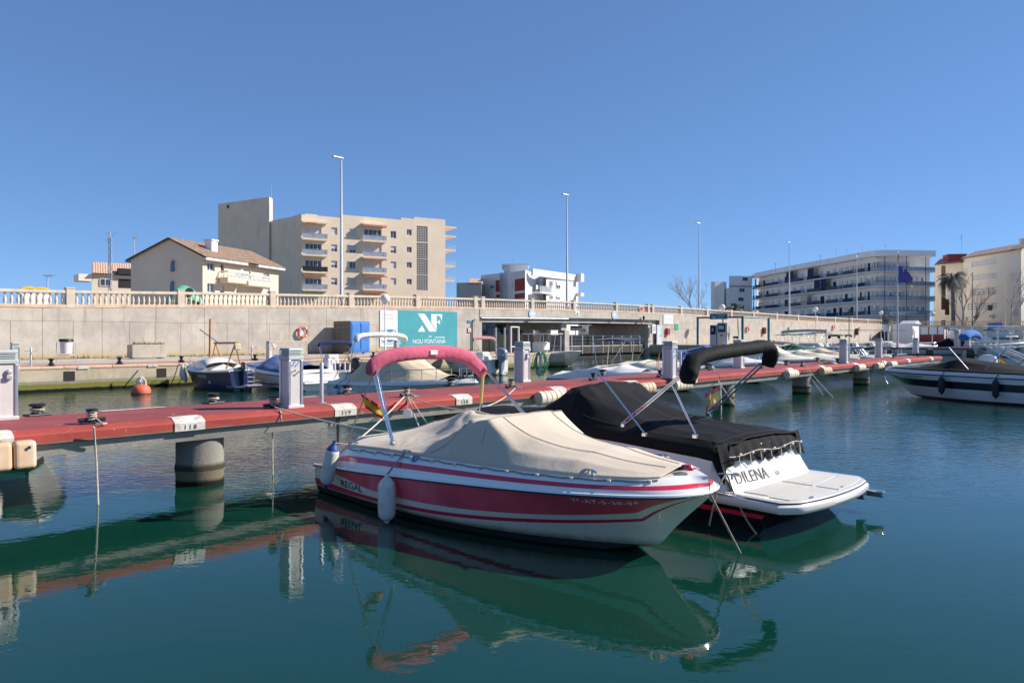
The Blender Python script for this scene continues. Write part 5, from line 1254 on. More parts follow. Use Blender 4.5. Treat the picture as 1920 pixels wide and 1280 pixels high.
pad([(mid(y)+.03,y) for y in ys(-1.0,-.03)]+[(.90,-.03),(.90,-1.0)]); pad([(mid(y)+.03,y) for y in ys(.03,1.0)]+[(.90,1.0),(.90,.03)])
q = MB(); q.lathe([(.022,0),(.022,.012)], (.14,.7,.447), 10); q.lathe([(.022,0),(.022,.012)], (.14,-.2,.447), 10); q.build('deck_fitting', MT['steel'], dl_)
# transom with lettering, side wings
q = MB(); tx0, tx1 = .95, 1.22
q.grid(lambda u, v: Vector((lerp(tx0,tx1,v)+.05*math.sin(v*PI)-.10*(1-(u*2-1)**2), lerp(-1.08,1.08,u), .40+.56*v)), 20, 8); q.build('transom', MT['gel'], dl_, smooth=True)
tr_ = lambda x, y, z: Vector((0,0,0))
def tr_text(body, size, y0, zb_, m, shear=0.):
    def warp(x, y, z):
        u = (y0-x+1.08)/2.16; v = (zb_-.40)/.56+y/.62
        return Vector((lerp(tx0,tx1,v)+.05*math.sin(v*PI)-.10*(1-(u*2-1)**2)-.006-z, y0-x, .40+.56*v))
    return text_on('name_lettering', body, size, m, dl_, (0,0,0), (1,0,0), (0,1,0), world=False, extrude=.0015, shear=shear, warp=warp)
tr_text('DILENA', .215, .96, .52, MT['ink'], .12); tr_text('co', .11, .03, .53, MT['rope_g'], .2)
dD = Deck(hD, lambda t: -.06+.55*sstep(.085,.135,t)-.28*sstep(.3,.95,t), .15)
dD.build(dl_, 'deck', [(0,1,0)], [MT['gel']], 48, crown=.05, top=True)
cD = cover2(dl_, dD, [(1.12,[(0,1.06),(.5,1.05),(.86,1.02)]),(1.6,[(0,1.11),(.6,1.10),(.88,1.04)]),(2.6,[(0,1.17),(.6,1.14),(.9,1.07)]),(3.4,[(0,1.43),(.6,1.38),(.84,1.20)]),(3.85,[(0,1.68),(.55,1.66),(.74,1.60),(.86,1.32)]),
    (4.2,[(0,1.64),(.5,1.60),(.72,1.45),(.86,1.2)]),(5.0,[(0,1.22),(.5,1.18),(.8,1.06)]),(6.95,[(0,1.05)])], MT['black_cv'], DL, 'cover', 130, 32, .05, .16, .03, 9, .03, from_bow=False,
    creases=((3.85,.9,.06,.35,3.5),(2.7,1.1,.05,.35,3.),(1.3,1.0,.04,.3,4.),(2.7,-1.1,.05,.35,3.)), seams=([(1.3,-.95),(1.3,.95)],[(2.6,-.95),(2.6,.95)],[(3.85,-.9),(3.85,.9)],[(1.2,-.86),(3.6,-.86)],[(1.2,.86),(3.6,.86)]))
# after skirt of the cover with its elastic cord and toggles
q = MB(); q.grid(lambda u, v: Vector((1.19-.10*v+.025*math.sin(u*60)*v-.05*(1-(u*2-1)**2), lerp(-1.16,1.16,u), 1.03-.26*v-.10*max(0,abs(u*2-1)-.75)*4*v+.03*math.sin(u*9)*v)), 90, 6); q.build('cover_skirt', MT['black_cv'], cD, smooth=True, ang=70)
q = MB(); q.tube([Vector((1.07-.05*(1-(u*2-1)**2), lerp(-.95,1.05,u), .885+.02*math.sin(u*12))) for u in [i/50 for i in range(51)]], .006, 5); q.build('elastic_cord', MT['rope'], cD)
for i in range(7):
    y = .86-i*.29; q = MB(); q.lathe([(.004,0),(.02,.008),(.022,.02),(.008,.035)], (1.04-.05*(1-(y/1.1)**2),y,.875), 8); q.tube([(1.04,y,.88),(1.03,y-.02,.72)], .005, 5); q.build('toggle', MT['white'], cD, smooth=True)
# bimini
bD = bimini(dl_, MT['black_cv'], [(1.62,1.16,1.83),(1.65,1.08,1.97),(1.68,.92,2.11),(1.66,.5,2.19),(1.64,0,2.23),(1.62,-.5,2.26),(1.60,-.96,2.28),(1.60,-1.10,2.18),(1.66,-1.12,1.98)], .112, None, 11, amp=.16)
for a, c in (((1.68,1.12,1.95),(2.72,1.10,1.16)),((1.74,1.09,1.95),(2.80,1.08,1.16)),((1.70,-1.10,2.02),(2.66,-1.12,1.16)),((1.77,-1.08,2.02),(2.74,-1.10,1.16))):
    q = MB(); q.tube([a,c], .016, 8); q.build('bimini_leg', MT['steel'], bD, smooth=True)
q = MB(); q.tube([(1.9,1.12,1.78),(1.55,1.10,1.14)], .014, 8); q.build('strut', MT['steel'], bD, smooth=True)
q = MB(); q.tube([(3.2,1.14,1.90),(2.35,1.14,1.07)], .013, 8); q.build('strut', MT['steel'], bD, smooth=True)
for p in ((2.76,1.09,1.14),(2.70,-1.11,1.14),(1.55,1.10,1.10),(2.35,1.14,1.05)): q = MB(); q.box(p, (.07,.05,.06)); q.build('leg_mount', MT['steel'], bD, bev=.01)
# stern cleat, rope and outdrive
cleat(dl_, (1.05,1.10,.60), .2, 1.2)
q = MB(); q.box((.10,-1.10,.25), (.34,.10,.09)); q.box((.22,-1.06,.22), (.12,.12,.14)); q.build('ladder_bracket', MT['steel'], dl_, bev=.015)
q = MB(); q.box((.5,0,-.35), (.4,.4,.5), top=(.7,.7)); q.build('outdrive', MT['plastic_k'], dl_, bev=.05)
rp = DM @ Vector((1.05,1.14,.66))
rope('slack rope from the sports boat quarter cleat down into the water', [rp]+rope_path(rp, P(1418,1000,z=0),.08,6)[1:]+[P(1470,1050,z=-.4)], .012, 'rope_g')
rope('second slack rope looping from the sports boat quarter cleat', rope_path(rp, P(1330,985,z=.05), -.15, 10), .012, 'rope_g')
fD = DM @ Vector((2.6,-1.32,1.62))
flag('faded red and yellow flag drooping on a staff beside the sports boat', fD, (0,0,-1), 0, .30, .26, staff=(DM @ Vector((2.6,-1.34,.78)), DM @ Vector((2.6,-1.32,1.68))), stream=(-.8,-.1,-.35), cols=('fade_red','fade_yel','fade_red'))
# ---------------------------------------------------------------- the other boats
def mboat(name, label, stern, heading, L, B, zr0=.6, zr1=.95, hull='gel', stripe=None, boot='boot', sv=(.62,.86), deck_h=.12, hole=None, deckm='gel', q=.6, p=2.2, group=None, sag=0., s0=.86, inset=.1):
    hd = Vector((heading[0], heading[1])).normalized()
    t = thing(name, label, 'motorboat', (stern[0], stern[1], 0), math.atan2(hd.y, hd.x), group)
    h = Hull(L, B, zr0, zr1, zb=.08, s0=s0, p=p, q=q, aft=.88, low=.86, draft=.3, sag=sag, rake=.08)
    bands = [(0,sv[0],0,3),(sv[0],sv[1],1,2),(sv[1],1,0,1)] if stripe else [(0,1,0,4)]
    hull_mesh(h, bands, None, 26, 2).build('hull', [MT[hull],MT[stripe or hull],MT[boot]], t, smooth=True, ang=40)
    qq = MB(); qq.tube(loop_line(h, 1, .01, 0, 26), .022, 6); qq.build('rub_rail', MT['plastic_k' if hull == 'gel' else 'gel'], t, smooth=True)
    d = Deck(h, deck_h, inset); d.build(t, 'deck', [(0,1,0)], [MT[deckm],MT['deckgrey']], 26, crown=.06, hole=hole, floor=.28, floor_mi=1, wall_mi=0)
    return t, h, d, Matrix.Translation(t.location) @ t.rotation_euler.to_matrix().to_4x4()
def bim_up(t, m, x0, w, z, base, seed=0, r=.10, lean=-.3, fold=True, span=None):
    """bimini: folded boot (fold) or a spread canopy of length span"""
    if fold:
        o = bimini(t, MT[m], [(x0,-w,z-.16),(x0,-w*.93,z-.03),(x0,-w*.6,z+.04),(x0,0,z+.06),(x0,w*.6,z+.04),(x0,w*.93,z-.03),(x0,w,z-.16)], r, None, seed)
        legs = (((x0,-w,z-.1),(x0-lean,-w,base)),((x0,w,z-.1),(x0-lean,w,base)),((x0,-w,z-.1),(x0-lean*2.2,-w,base)),((x0,w,z-.1),(x0-lean*2.2,w,base)))
    else:
        q = MB(); q.grid(lambda u, v: Vector((x0+span*(u-.5), w*(v*2-1), z+.12*(1-abs(v*2-1)**2.5)-.10*abs(u*2-1)**2+.01*fbm(u*5,v*5,seed))), 14, 14); o = q.build('bimini_top', MT[m], t, smooth=True, ang=60)
        sd = o.modifiers.new('thickness', 'SOLIDIFY'); sd.thickness = .02
        legs = [((x0+span*f,s_*w,z-.05),(x0-lean*(1 if f < 0 else .2),s_*w,base)) for f in (-.45,0,.45) for s_ in (-1,1)]
    for a, c in legs: q = MB(); q.tube([a,c], .013, 5); q.build('bimini_leg', MT['steel'], o, smooth=True)
    return o
def reg_text(parent, h, body, k, v, size, m='ink', side=-1, sx=1.): return hull_text(parent, h, body, k, v, size, MT[m], side=side, sx=sx, name='registration')
NEG = (-NX.x, -NX.y); POS = (NX.x, NX.y)

# black and white bowrider on the right
bs = Vector((18.9, 25.9)); bt = Vector((15.75, 31.2)); hv = (bt-bs).normalized(); LB = 7.2; st_ = bt-hv*LB
t, h, d, m_ = mboat('bowrider', 'white bowrider with a broad black band and a black tent cover', st_, hv, LB, 2.5, .92, .98, 'gel', 'blackhull', 'boot', (.44,.76), .17, q=.62, p=2.3)
cov = cover2(t, d, [(.55,[(0,1.14)]),(1.6,[(0,1.2),(.6,1.17)]),(3.2,[(0,1.62),(.45,1.55),(.85,1.2)]),(4.4,[(0,1.45),(.5,1.35),(.88,1.16)]),(6.8,[(0,1.2),(.8,1.15)])], MT['black_cv'], LB, 'cover', 70, 18, .02, .05, .02, 4, .02)
reg_text(t, h, '7ª AT-6-180-07', 1.25, .81, .15, 'ink', 1, .95)
for k, lb in ((3.1,'navy fender hanging by the black cover on the white bowrider'),(5.0,'navy fender hanging further aft on the white bowrider')):
    hang(h, d, k, 1, -.02, lb, m_, length=.68, r=.105, m='fender_black', rope_m='rope_b')
for a, c in (((4.6,1.0,2.0),(2.9,1.05,1.2)),((4.6,-1.0,2.0),(2.9,-1.05,1.2)),((3.2,1.0,2.1),(4.6,1.05,1.2)),((2.6,1.05,2.0),(2.3,1.05,1.2))):
    q = MB(); q.tube([Vector((LB-a[0]-.6,a[1],a[2])),Vector((LB-c[0]-1.6,c[1],c[2]))], .018, 6); q.build('bimini_leg', MT['steel'], t, smooth=True)
q = MB(); q.tube([(LB+.03,0,.75),(LB-.02,0,.55),(LB-.1,.0,.42)], .02, 6); q.build('bow_eye', MT['steel'], t)
rope('taut line from the black and white bowrider bow to the red jetty', [m_ @ Vector((LB-.1,.1,1.1)), M(TM(1655,NF-.4),NF-.4,ZP+.1)], .012, 'rope_b', sag=.05)

# traditional navy llaut with a wooden mast
ML, ms = 5.0, M(4.4, 17.6)
t = thing('wooden_llaut', 'small navy traditional boat with white cabin, wooden mast and stern ladder', 'sailboat', (ms.x, ms.y, 0), math.atan2(NEG[1], NEG[0]))
h = Hull(ML, 2.0, .88, 1.05, zb=.06, s0=.93, p=2.2, q=.75, aft=.55, low=.8, draft=.4, sag=.12, knuckle=.5, rake=.1)
hull_mesh(h, [(0,.8,0,4),(.8,1,0,1)], None, 28, 1).build('hull', [MT['navy'],MT['boot']], t, smooth=True, ang=40)
q = MB(); q.tube(loop_line(h, 1, .01, 0, 30), .04, 8); q.build('rub_rail', MT['cream'], t, smooth=True)
d = Deck(h, .08, .1); d.build(t, 'deck', [(0,1,0)], [MT['gel'],MT['deckgrey']], 26, crown=.25, hole=(.08,.34), floor=.4, floor_mi=1)
q = MB(); q.grid(lambda u, v: Vector((lerp(1.8,4.3,u), .78*math.cos(PI*v)*(1-.45*u*u), .95+.52*max(0,math.sin(PI*v))**.6*math.sin(min(1,u*3+.35)*PI/2)*(1-.55*u*u))), 16, 14); q.build('cabin', MT['gel'], t, smooth=True, ang=45)
MMt = Matrix.Translation(t.location) @ t.rotation_euler.to_matrix().to_4x4()
q = MB(); q.tube([(3.1,0,1.2),(3.05,0,3.25)], [.055,.04], 10); q.build('mast', MT['wood'], t, smooth=True)
q = MB(); q.tube([(4.0,.05,2.75),(2.1,-.05,2.05)], .03, 8); q.build('yard', MT['grey_cv'], t, smooth=True)
q = MB(); q.tube([(2.6,0,2.1),(.45,0,2.12)], .05, 8); q.build('boom_beam', MT['wood'], t, smooth=True)
for a, c in (((2.35,.3,1.0),(2.5,0,2.1)),((2.35,-.3,1.0),(2.5,0,2.1)),((.75,.35,.95),(.6,0,2.1)),((.75,-.35,.95),(.6,0,2.1))): q = MB(); q.tube([a,c], .03, 7); q.build('gallows_post', MT['wood'], t, smooth=True)
q = MB(); q.box((.4,0,1.95), (.14,.3,.3)); q.build('rolled_awning', MT['tan2'], t, bev=.05)
q = MB(); q.prism([(-.28,-.045),(.02,-.045),(.02,.045),(-.28,.045)], -.35, 1.28); rd_ = q.build('rudder', MT['navy'], t, bev=.03)
q = MB(); q.box((-.3,-.28,.20), (.75,.75,.10)); q.box((-.3,.40,.20), (.75,.55,.10)); q.build('stern_platform', MT['navy'], t, bev=.02)
q = MB(); q.box((-.3,-.28,.262), (.70,.70,.012)); q.build('platform_pad', MT['gel'], t)
q = MB()
for y in (-.22,-.58): q.tube([(-.12,y,.28),(-.10,y,1.15)], .015, 6)
for i in range(4): q.tube([(-.12,-.22,.4+i*.2),(-.12,-.58,.4+i*.2)], .013, 6)
q.build('ladder', MT['steel'], t, smooth=True)
rail_on(t, d, .55, .95, .30, 4, r=.014)
hull_text(t, h, 'MAIGLE', 2.75, .66, .20, MT['cream'], side=1, name='name_lettering', sx=1.0)
emblem(t, h, 3.6, .40, .07, MT['gel'], 1)
for i, k in enumerate((.55,.9,1.25)): hang(h, d, k, 1, -.10+.06*i, ('grey white fender nearest the stem of the navy boat','middle grey white fender of three on the navy boat bow','grey white fender furthest from the stem of the navy boat')[i], MMt, length=.6, r=.10, m='fender', group='fenders clustered on the navy boat bow', tilt=(.1*(i-1),.15*(1-i)))

# white and navy bowrider under a blue cover
p = M(6.9, 19.9); t, h, d, m_ = mboat('bowrider', 'white and navy bowrider under a blue tent cover behind the jetty pedestal', p, NEG, 6.2, 2.35, .58, .95, 'gel', None, 'navy', deck_h=.18)
q = MB(); q.tube(loop_line(h, .35, .012, 0, 24), .06, 6); q.build('hull_stripe', MT['navy'], t, smooth=True)
cover2(t, d, [(.4,[(0,1.14)]),(1.6,[(0,1.22),(.6,1.18)]),(3.0,[(0,1.62),(.4,1.48),(.85,1.1)]),(4.2,[(0,1.25),(.6,1.18),(.88,.95)]),(5.5,[(0,1.12),(.8,1.05)])], MT['blue_cv'], 6.2, 'cover', 60, 16, .03, .18, .03, 6, .04)
q = MB(); q.grid(lambda u, v: Vector((-.05+.55*v+.12*(1-(u*2-1)**2)*-1, lerp(-1.02,1.02,u), .42+.5*v)), 14, 5); q.build('transom', MT['gel'], t, smooth=True)
q = MB(); q.box((-.1,0,.36), (.6,2.0,.09)); q.build('swim_platform', MT['gel'], t, bev=.03)
for y in (-.5,.5): cleat(t, (.1,y,.62), 1.57, 1.1)
q = MB(); q.tube([(.22+.0*a,.0+.16*math.cos(a),.72+.05*math.sin(a)) for a in [2*PI*i/14 for i in range(14)]], .012, 5, closed=True); q.build('emblem', MT['plastic_k'], t)

# open boat with striped cushion, navy bimini and dark outboard
p = M(9.9, 18.2); t, h, d, m_ = mboat('open_boat', 'white open boat with a blue striped cushion and dark outboard near the quay', p, NEG, 5.0, 2.0, .55, .85, 'gel', None, 'boot', deck_h=.08, hole=(.06,.55))
q = MB()
for i in range(12): q.box((.42,-.78+i*.142,.92), (.16,.071,.34), mi=i % 2)
q.build('striped_cushion', [MT['navy_cv'],MT['white_cv']], t, bev=.012)
q = MB(); q.box((1.9,0,.85), (.5,.7,.9)); q.box((1.85,0,1.38), (.4,.62,.22)); q.build('console', MT['gel'], t, bev=.06)
q = MB(); q.tube([(1.66+.0*a,.16*math.cos(a),1.12+.16*math.sin(a)) for a in [2*PI*i/14 for i in range(14)]], .018, 6, closed=True); q.build('steering_wheel', MT['plastic_k'], t)
bim_up(t, 'navy_cv', 1.5, .95, 2.05, .70, 3, .085, .35); outboard(t, (-.22,0,.45), 1.0, 'plastic_k'); rail_on(t, d, .6, .99, .25, 4)
flag('small red and yellow flag on the striped cushion boat', m_ @ Vector((.2,.15,1.5)), (0,0,-1), 0, .22, .2, staff=(m_ @ Vector((.2,.15,.6)), m_ @ Vector((.2,.15,1.55))), stream=(.5,-.3,-.7))

# cuddy boat with sand cover and white bimini, bow against the jetty
p = M(4.4, 25.9); CL = 6.5; t, h, d, m_ = mboat('cuddy_boat', 'white cuddy boat with sand canvas, bow rail and a folded white bimini', p, POS, CL, 2.4, .72, 1.0, 'gel_old', None, 'boot', deck_h=.12)
cover2(t, d, [(1.0,[(0,1.22)]),(2.2,[(0,1.40),(.4,1.34),(.8,1.16)]),(3.4,[(0,1.95),(.4,1.90),(.62,1.80),(.82,1.2)]),(4.2,[(0,1.92),(.45,1.88),(.66,1.75),(.84,1.15)]),(5.2,[(0,1.5),(.5,1.45),(.8,1.15)]),(6.3,[(0,1.0)])], MT['tan2'], CL, 'cover', 70, 20, -.06, .04, .03, 8, .05, creases=((3.4,-.7,.06,.4,3.),))
rail_on(t, d, .45, .995, .34, 6, r=.013); bim_up(t, 'white_cv', 1.8, 1.08, 2.42, .9, 7, .11, .6)
q = MB(); q.tube([(CL-.5,-.25,1.15),(CL+.05,-.22,1.52),(CL+.12,0,1.55),(CL+.05,.22,1.52),(CL-.5,.25,1.15)], .014, 6); q.build('pulpit', MT['steel'], t, smooth=True)
q = MB(); q.box((CL-.45,0,1.16), (.4,.45,.10)); q.build('anchor_locker', MT['plastic_k'], t, bev=.02)
reg_text(t, h, '7ª AT-4-134-98', 3.0, .45, .13)
for k, lb in ((5.6,'worn white fender on the cuddy boat quarter'),(5.1,'second worn white fender beside it on the cuddy boat')): hang(h, d, k, -1, -.02, lb, m_, length=.62, r=.12, m='fender', ends='fender_blue' if k > 5.5 else None)
# boat named in script lettering with outboard and rose bimini
p = M(21.5, 17.0); t, h, d, m_ = mboat('day_boat', 'white day boat with a rose bimini and grey blue outboard below the quay sign', p, NEG, 5.0, 2.1, .85, 1.05, 'gel_old', None, 'boot', deck_h=.1, hole=(.05,.5))
hull_text(t, h, 'Marianeta', .75, .62, .26, MT['navy'], side=1, shear=.25, name='name_lettering')
bim_up(t, 'rose_cv', 1.2, .95, 2.25, .95, 2, .09, .5); outboard(t, (-.25,.1,.55), 1.25, 'motor_grey', tilt=-.15, band='gel'); q = MB(); q.box((1.3,0,1.1), (.6,.7,.6)); q.build('console', MT['gel'], t, bev=.05)
q = MB(); q.box((.5,.4,1.05), (.4,.3,.25)); q.box((.4,-.4,1.05), (.35,.35,.3)); q.build('seat_box', MT['cream'], t, bev=.05)
# centre console with T-top beyond the quay end
p = M(34.9, 6.4); t, h, d, m_ = mboat('console_boat', 'white centre console boat with a metal T-top moored beyond the quay end', p, POS, 6.9, 2.3, .85, 1.18, 'gel', None, 'boot', deck_h=.1, hole=(.05,.6))
q = MB(); q.box((2.6,0,1.2), (1.0,.9,1.5)); q.box((3.2,0,1.55), (.3,.85,.7)); q.build('console', MT['gel'], t, bev=.1)
q = MB()
for x in (1.9,3.5):
    for y in (-.6,.6): q.tube([(x,y,.9),(x+.1,y*1.3,2.55)], .028, 6)
for y in (-.8,.8): q.tube([(1.4,y,2.57),(4.3,y,2.57)], .03, 6)
q.build('t_top_frame', MT['alu'], t, smooth=True); q = MB(); q.box((2.85,0,2.60), (3.0,1.75,.05)); q.build('t_top', MT['white_cv'], t, bev=.02)
rail_on(t, d, .62, .995, .22, 4); outboard(t, (-.25,0,.5), 1.2, 'plastic_k')
# boats behind the jetty on the right of the channel
def covered(name, label, px, L, B, cm, bow_n=32.4, bim=None, fold=True, bz=2.3, rail=True, hgt=1.7, group=None, hullm='gel', stripe=None, t_=None, reg=None, seed=0, bimx=1.6):
    bow_n += 1.2; tt = TM(px, bow_n) if t_ is None else t_; p = M(tt, bow_n-L)
    t, h, d, m_ = mboat(name, label, p, POS, L, B, .68, 1.02, hullm, stripe, 'boot', deck_h=.12, group=group)
    if cm: cover2(t, d, [(L*.14,[(0,1.2)]),(L*.34,[(0,1.35),(.5,1.28)]),(L*.52,[(0,hgt),(.5,hgt-.06),(.8,1.25)]),(L*.7,[(0,hgt-.1),(.5,hgt-.2),(.85,1.12)]),(L*.97,[(0,1.0)])], MT[cm], L, 'cover', 50, 14, -.03, .04, .02, seed, .04)
    else: windscreen(t, d, .55, B*.40, .45)
    if rail: rail_on(t, d, .5, .995, .34, 5, r=.013)
    if bim: bim_up(t, bim, bimx, B*.43, bz, .85, seed, .10, .7, fold, 2.0)
    if reg: reg_text(t, h, reg, L*.36, .55, .13)
    return t, h, d, m_
covered('cuddy_boat', 'white boat with cream deck cover and cream and navy bimini behind the blue hose', 1340, 6.4, 2.4, 'cream_cv', 32.3, 'navy_cv', False, 2.25, True, 1.35, seed=1)
covered('cuddy_boat', 'white cuddy boat with a high cream and grey cover and bow rail', 1566, 7.6, 2.6, 'cream_cv', 32.2, None, True, 2.2, True, 2.0, reg='7ª VA-5-296-94', seed=2)
covered('day_boat', 'white boat with cream cover and blue spray hood behind the cuddy', 1612, 7.0, 2.5, 'cream_cv', 32.3, 'navy_cv', False, 1.95, True, 1.55, seed=3)
covered('cabin_boat', 'white cabin boat with dark side windows close to the jetty end', 1672, 7.2, 2.6, None, 32.3, None, seed=4)
covered('day_boat', 'small white boat with its bow between the two pedestals', 1245, 5.0, 2.0, 'white_cv', 33.0, None, rail=False, hgt=1.2, seed=5)
covered('cuddy_boat', 'white boat with a grey cream tent cover left of the tall cream cover', 1470, 6.6, 2.4, 'white_cv', 32.2, None, True, 2.2, True, 1.75, seed=8)
covered('day_boat', 'white boat with a sand cover next to the green coil pedestal', 1640, 6.4, 2.4, 'tan2', 32.2, None, True, 2.2, True, 1.6, seed=9)
covered('cabin_boat', 'white boat with a windscreen and black folded bimini at the jetty tip', 1702, 6.8, 2.5, None, 32.2, 'black_cv', True, 2.4, True, 1.6, seed=10)
flag('red and yellow flag on a staff beside the pedestal with the blue hose', P(1236,665,z=1.75), (0,0,-1), 0, .5, .34, staff=(P(1228,697,z=.75), P(1237,662,z=1.85)), stream=(-.1,-.2,-.8))
# far row along the right quay
rowb = [(1322,'blue_cv',None,'white launch with a blue bundle on deck below the fuel posts',2.0), (1486,'green_cv','green_cv','white boat with a green bimini by the quay wall',2.55),(1513,None,'blue_cv','white boat with a faded blue bimini by the quay wall',2.6),(1541,None,'brown_cv','white boat with a brown canopy by the quay wall',2.75),
        (1573,None,'navy_cv','white boat with a navy bimini by the quay wall',2.5),(1597,None,'black_cv','white boat with a black arched bimini by the quay wall',2.45),(1630,None,None,'white low motorboat by the quay near the planter',2.3),(1664,'white_cv',None,'small boat under a white and blue sheet near the flagpole',2.3)]
for i, (px, cm, bm_, lb, bz) in enumerate(rowb):
    n_ = NE+1.2; L = 6.2; tt = TM(px, n_+3); p = M(tt, n_)
    t, h, d, m_ = mboat('motorboat', lb, p, POS, L, 2.3, .7, 1.05, 'gel', 'navy' if i in (2,5) else None, 'boot', deck_h=.12)
    if cm: cover2(t, d, [(.8,[(0,1.2)]),(3.0,[(0,1.6),(.6,1.5)]),(6.0,[(0,1.1)])], MT[cm], L, 'cover', 30, 10, -.03, .04, .02, i, .04)
    else: windscreen(t, d, .58, .95, .5); q = MB(); q.box((2.4,0,1.05), (2.2,1.5,.5), top=(.8,.8)); q.build('cuddy', MT['gel'], t, bev=.08)
    if bm_: bim_up(t, bm_, 2.6, 1.05, bz, .9, i, .12, .4, i in (5,), 2.4)
    rail_on(t, d, .55, .995, .35, 4, r=.016)
# sailing boat whose furled boom shows above them
p = M(TM(1500,NE+4), NE+1); t, h, d, m_ = mboat('sailing_boat', 'sailing boat with a grey furled sail along its boom by the quay', p, POS, 7.5, 2.5, .8, 1.1, 'gel', None, 'navy', deck_h=.2)
bimini(t, MT['grey_cv'], [(6.0,0,2.95),(4.5,.03,3.02),(3,0,3.0),(1.4,-.03,2.9),(.9,0,2.8)], .19, None, 4, name='furled_sail'); q = MB(); q.tube([(5.9,0,1.2),(5.9,0,3.2)], .05, 8); q.build('mast', MT['alu'], t)
q = MB(); q.box((4.2,0,1.45), (2.6,1.5,.35), top=(.85,.8)); q.build('cabin', MT['gel'], t, bev=.08)
# boats at the far pontoon and the right edge
def farboat(name, label, px, Y, heading, L, B, cm=None, bm_=None, bz=2.3, fold=False, zr=(.75,1.1), hullm='gel', seed=0, span=2.2, r=.14, hgt=1.6):
    p = Vector(P2(px, Y)); t, h, d, m_ = mboat(name, label, p, heading, L, B, zr[0], zr[1], hullm, None, 'boot', deck_h=.14)
    if cm: cover2(t, d, [(.8,[(0,zr[1]+.16)]),(L*.5,[(0,hgt),(.6,hgt-.12)]),(L*.97,[(0,zr[0]+.25)])], MT[cm], L, 'cover', 36, 12, -.02, .06, .03, seed, .04)
    if bm_: bim_up(t, bm_, L*.35, B*.43, bz, .95, seed, r, .5, fold, span)
    rail_on(t, d, .55, .995, .3, 4, r=.016)
    return t, h, d, m_
farboat('motorboat', 'dark grey motorboat under a black cover at the far jetty', 1712, 97, (.95,-.31), 8.2, 2.6, 'black_cv', None, seed=1, hullm='pale_sign', hgt=2.2)
farboat('motorboat', 'second motorboat under a black cover behind the first at the far jetty', 1738, 101, (.95,-.2), 7.5, 2.6, 'black_cv', None, seed=2, hullm='pale_sign', hgt=2.3)
farboat('motorboat', 'white boat wrapped in a white sheet beside the flagpole', 1668, 95, (.97,-.22), 5.6, 2.2, 'white_cv', None, seed=3)
t, h, d, m_ = farboat('motorboat', 'tan decked boat with a small blue bimini by the red framed store', 1757, 104, (.6,-.8), 5.5, 2.2, 'tan2', 'blue_cv', 3.3, True, seed=4)
t, h, d, m_ = farboat('motor_yacht', 'white motor yacht with a hard top behind the jetty pedestals', 1800, 95, (.97,.1), 10.5, 3.4, None, None, zr=(1.2,1.6), seed=5)
q = MB(); q.box((5.2,0,2.0), (4.6,2.6,.9), top=(.85,.85)); q.box((4.8,0,2.75), (3.4,2.2,.7), top=(.8,.8)); q.build('cabin', MT['gel'], t, bev=.15)
q = MB(); q.box((5.4,0,2.1), (3.6,2.68,.3)); q.build('window_band', MT['glass'], t, bev=.05)
q = MB(); q.box((4.6,0,3.62), (5.2,2.7,.12)); q.build('hard_top', MT['gel'], t, bev=.05)
q = MB()
for x in (2.6,6.4):
    for y in (-1.2,1.2): q.tube([(x,y,2.2),(x,y,3.6)], .04, 6)
q.build('top_post', MT['steel'], t)
t, h, d, m_ = farboat('tour_boat', 'long boat with a navy ribbed canopy and cream awning at the far jetty', 1845, 86, (1,-.05), 12, 3.2, None, None, zr=(1.0,1.2), seed=6)
for i in range(8): q = MB(); q.grid(lambda u, v: Vector((.6+i*1.25+u*1.1, 1.4*(v*2-1), 3.0+.25*(1-(v*2-1)**2)+.12*u)), 3, 8); o = q.build('canopy_panel', MT['navy_cv'], t, smooth=True)
q = MB(); q.box((5.2,-1.45,2.55), (9.5,.12,.14)); q.box((5.2,1.45,2.55), (9.5,.12,.14)); q.build('awning_rail', MT['cream'], t)
for i in range(7):
    for y in (-1.4,1.4): q = MB(); q.tube([(.8+i*1.5,y,1.1),(.8+i*1.5,y,3.05)], .03, 5); q.build('canopy_post', MT['steel'], t)
# near right edge: white runabout with folded blue bimini on white arms
t, h, d, m_ = mboat('runabout', 'white runabout with a blue bimini folded on long white arms at the right edge', P2(1868,33.0), (.70,-.71), 7.5, 2.5, .8, 1.05, 'gel', 'navy', 'boot', (.3,.75), .15, hole=(.05,.5))
bimini(t, MT['sky_cv'], [(-1.0,-1.1,2.35),(-1.0,-.6,2.5),(-1.0,0,2.55),(-1.0,.6,2.5),(-1.0,1.1,2.35)], .2, None, 3)
for y in (-1.0,1.0):
    for dx in (0,.25): q = MB(); q.tube([(-.9+dx,y,2.35),(1.6+dx,y,1.05)], .03, 6); q.build('white_arm', MT['gel'], t, smooth=True)
q = MB(); q.box((2.6,.55,1.35), (.5,.5,.6)); q.box((2.6,-.55,1.35), (.5,.5,.6)); q.build('seat', MT['gel'], t, bev=.12)
q = MB(); q.grid(lambda u, v: Vector((3.2+2.2*u, 1.15*(v*2-1), 1.35+1.1*max(0,math.sin(PI*min(1,u*1.1)))**.5*(1-.35*abs(v*2-1)**2.5))), 12, 12); q.build('spray_hood', MT['teal_cv'], t, smooth=True)
outboard(t, (-.25,0,.5), 1.2, 'gel'); flag('small faded flag at the stern of the blue bimini runabout', m_ @ Vector((-.1,1.0,1.5)), (0,0,-1), 0, .3, .25, staff=(m_ @ Vector((-.1,1.0,.8)), m_ @ Vector((-.1,1.0,1.7))))
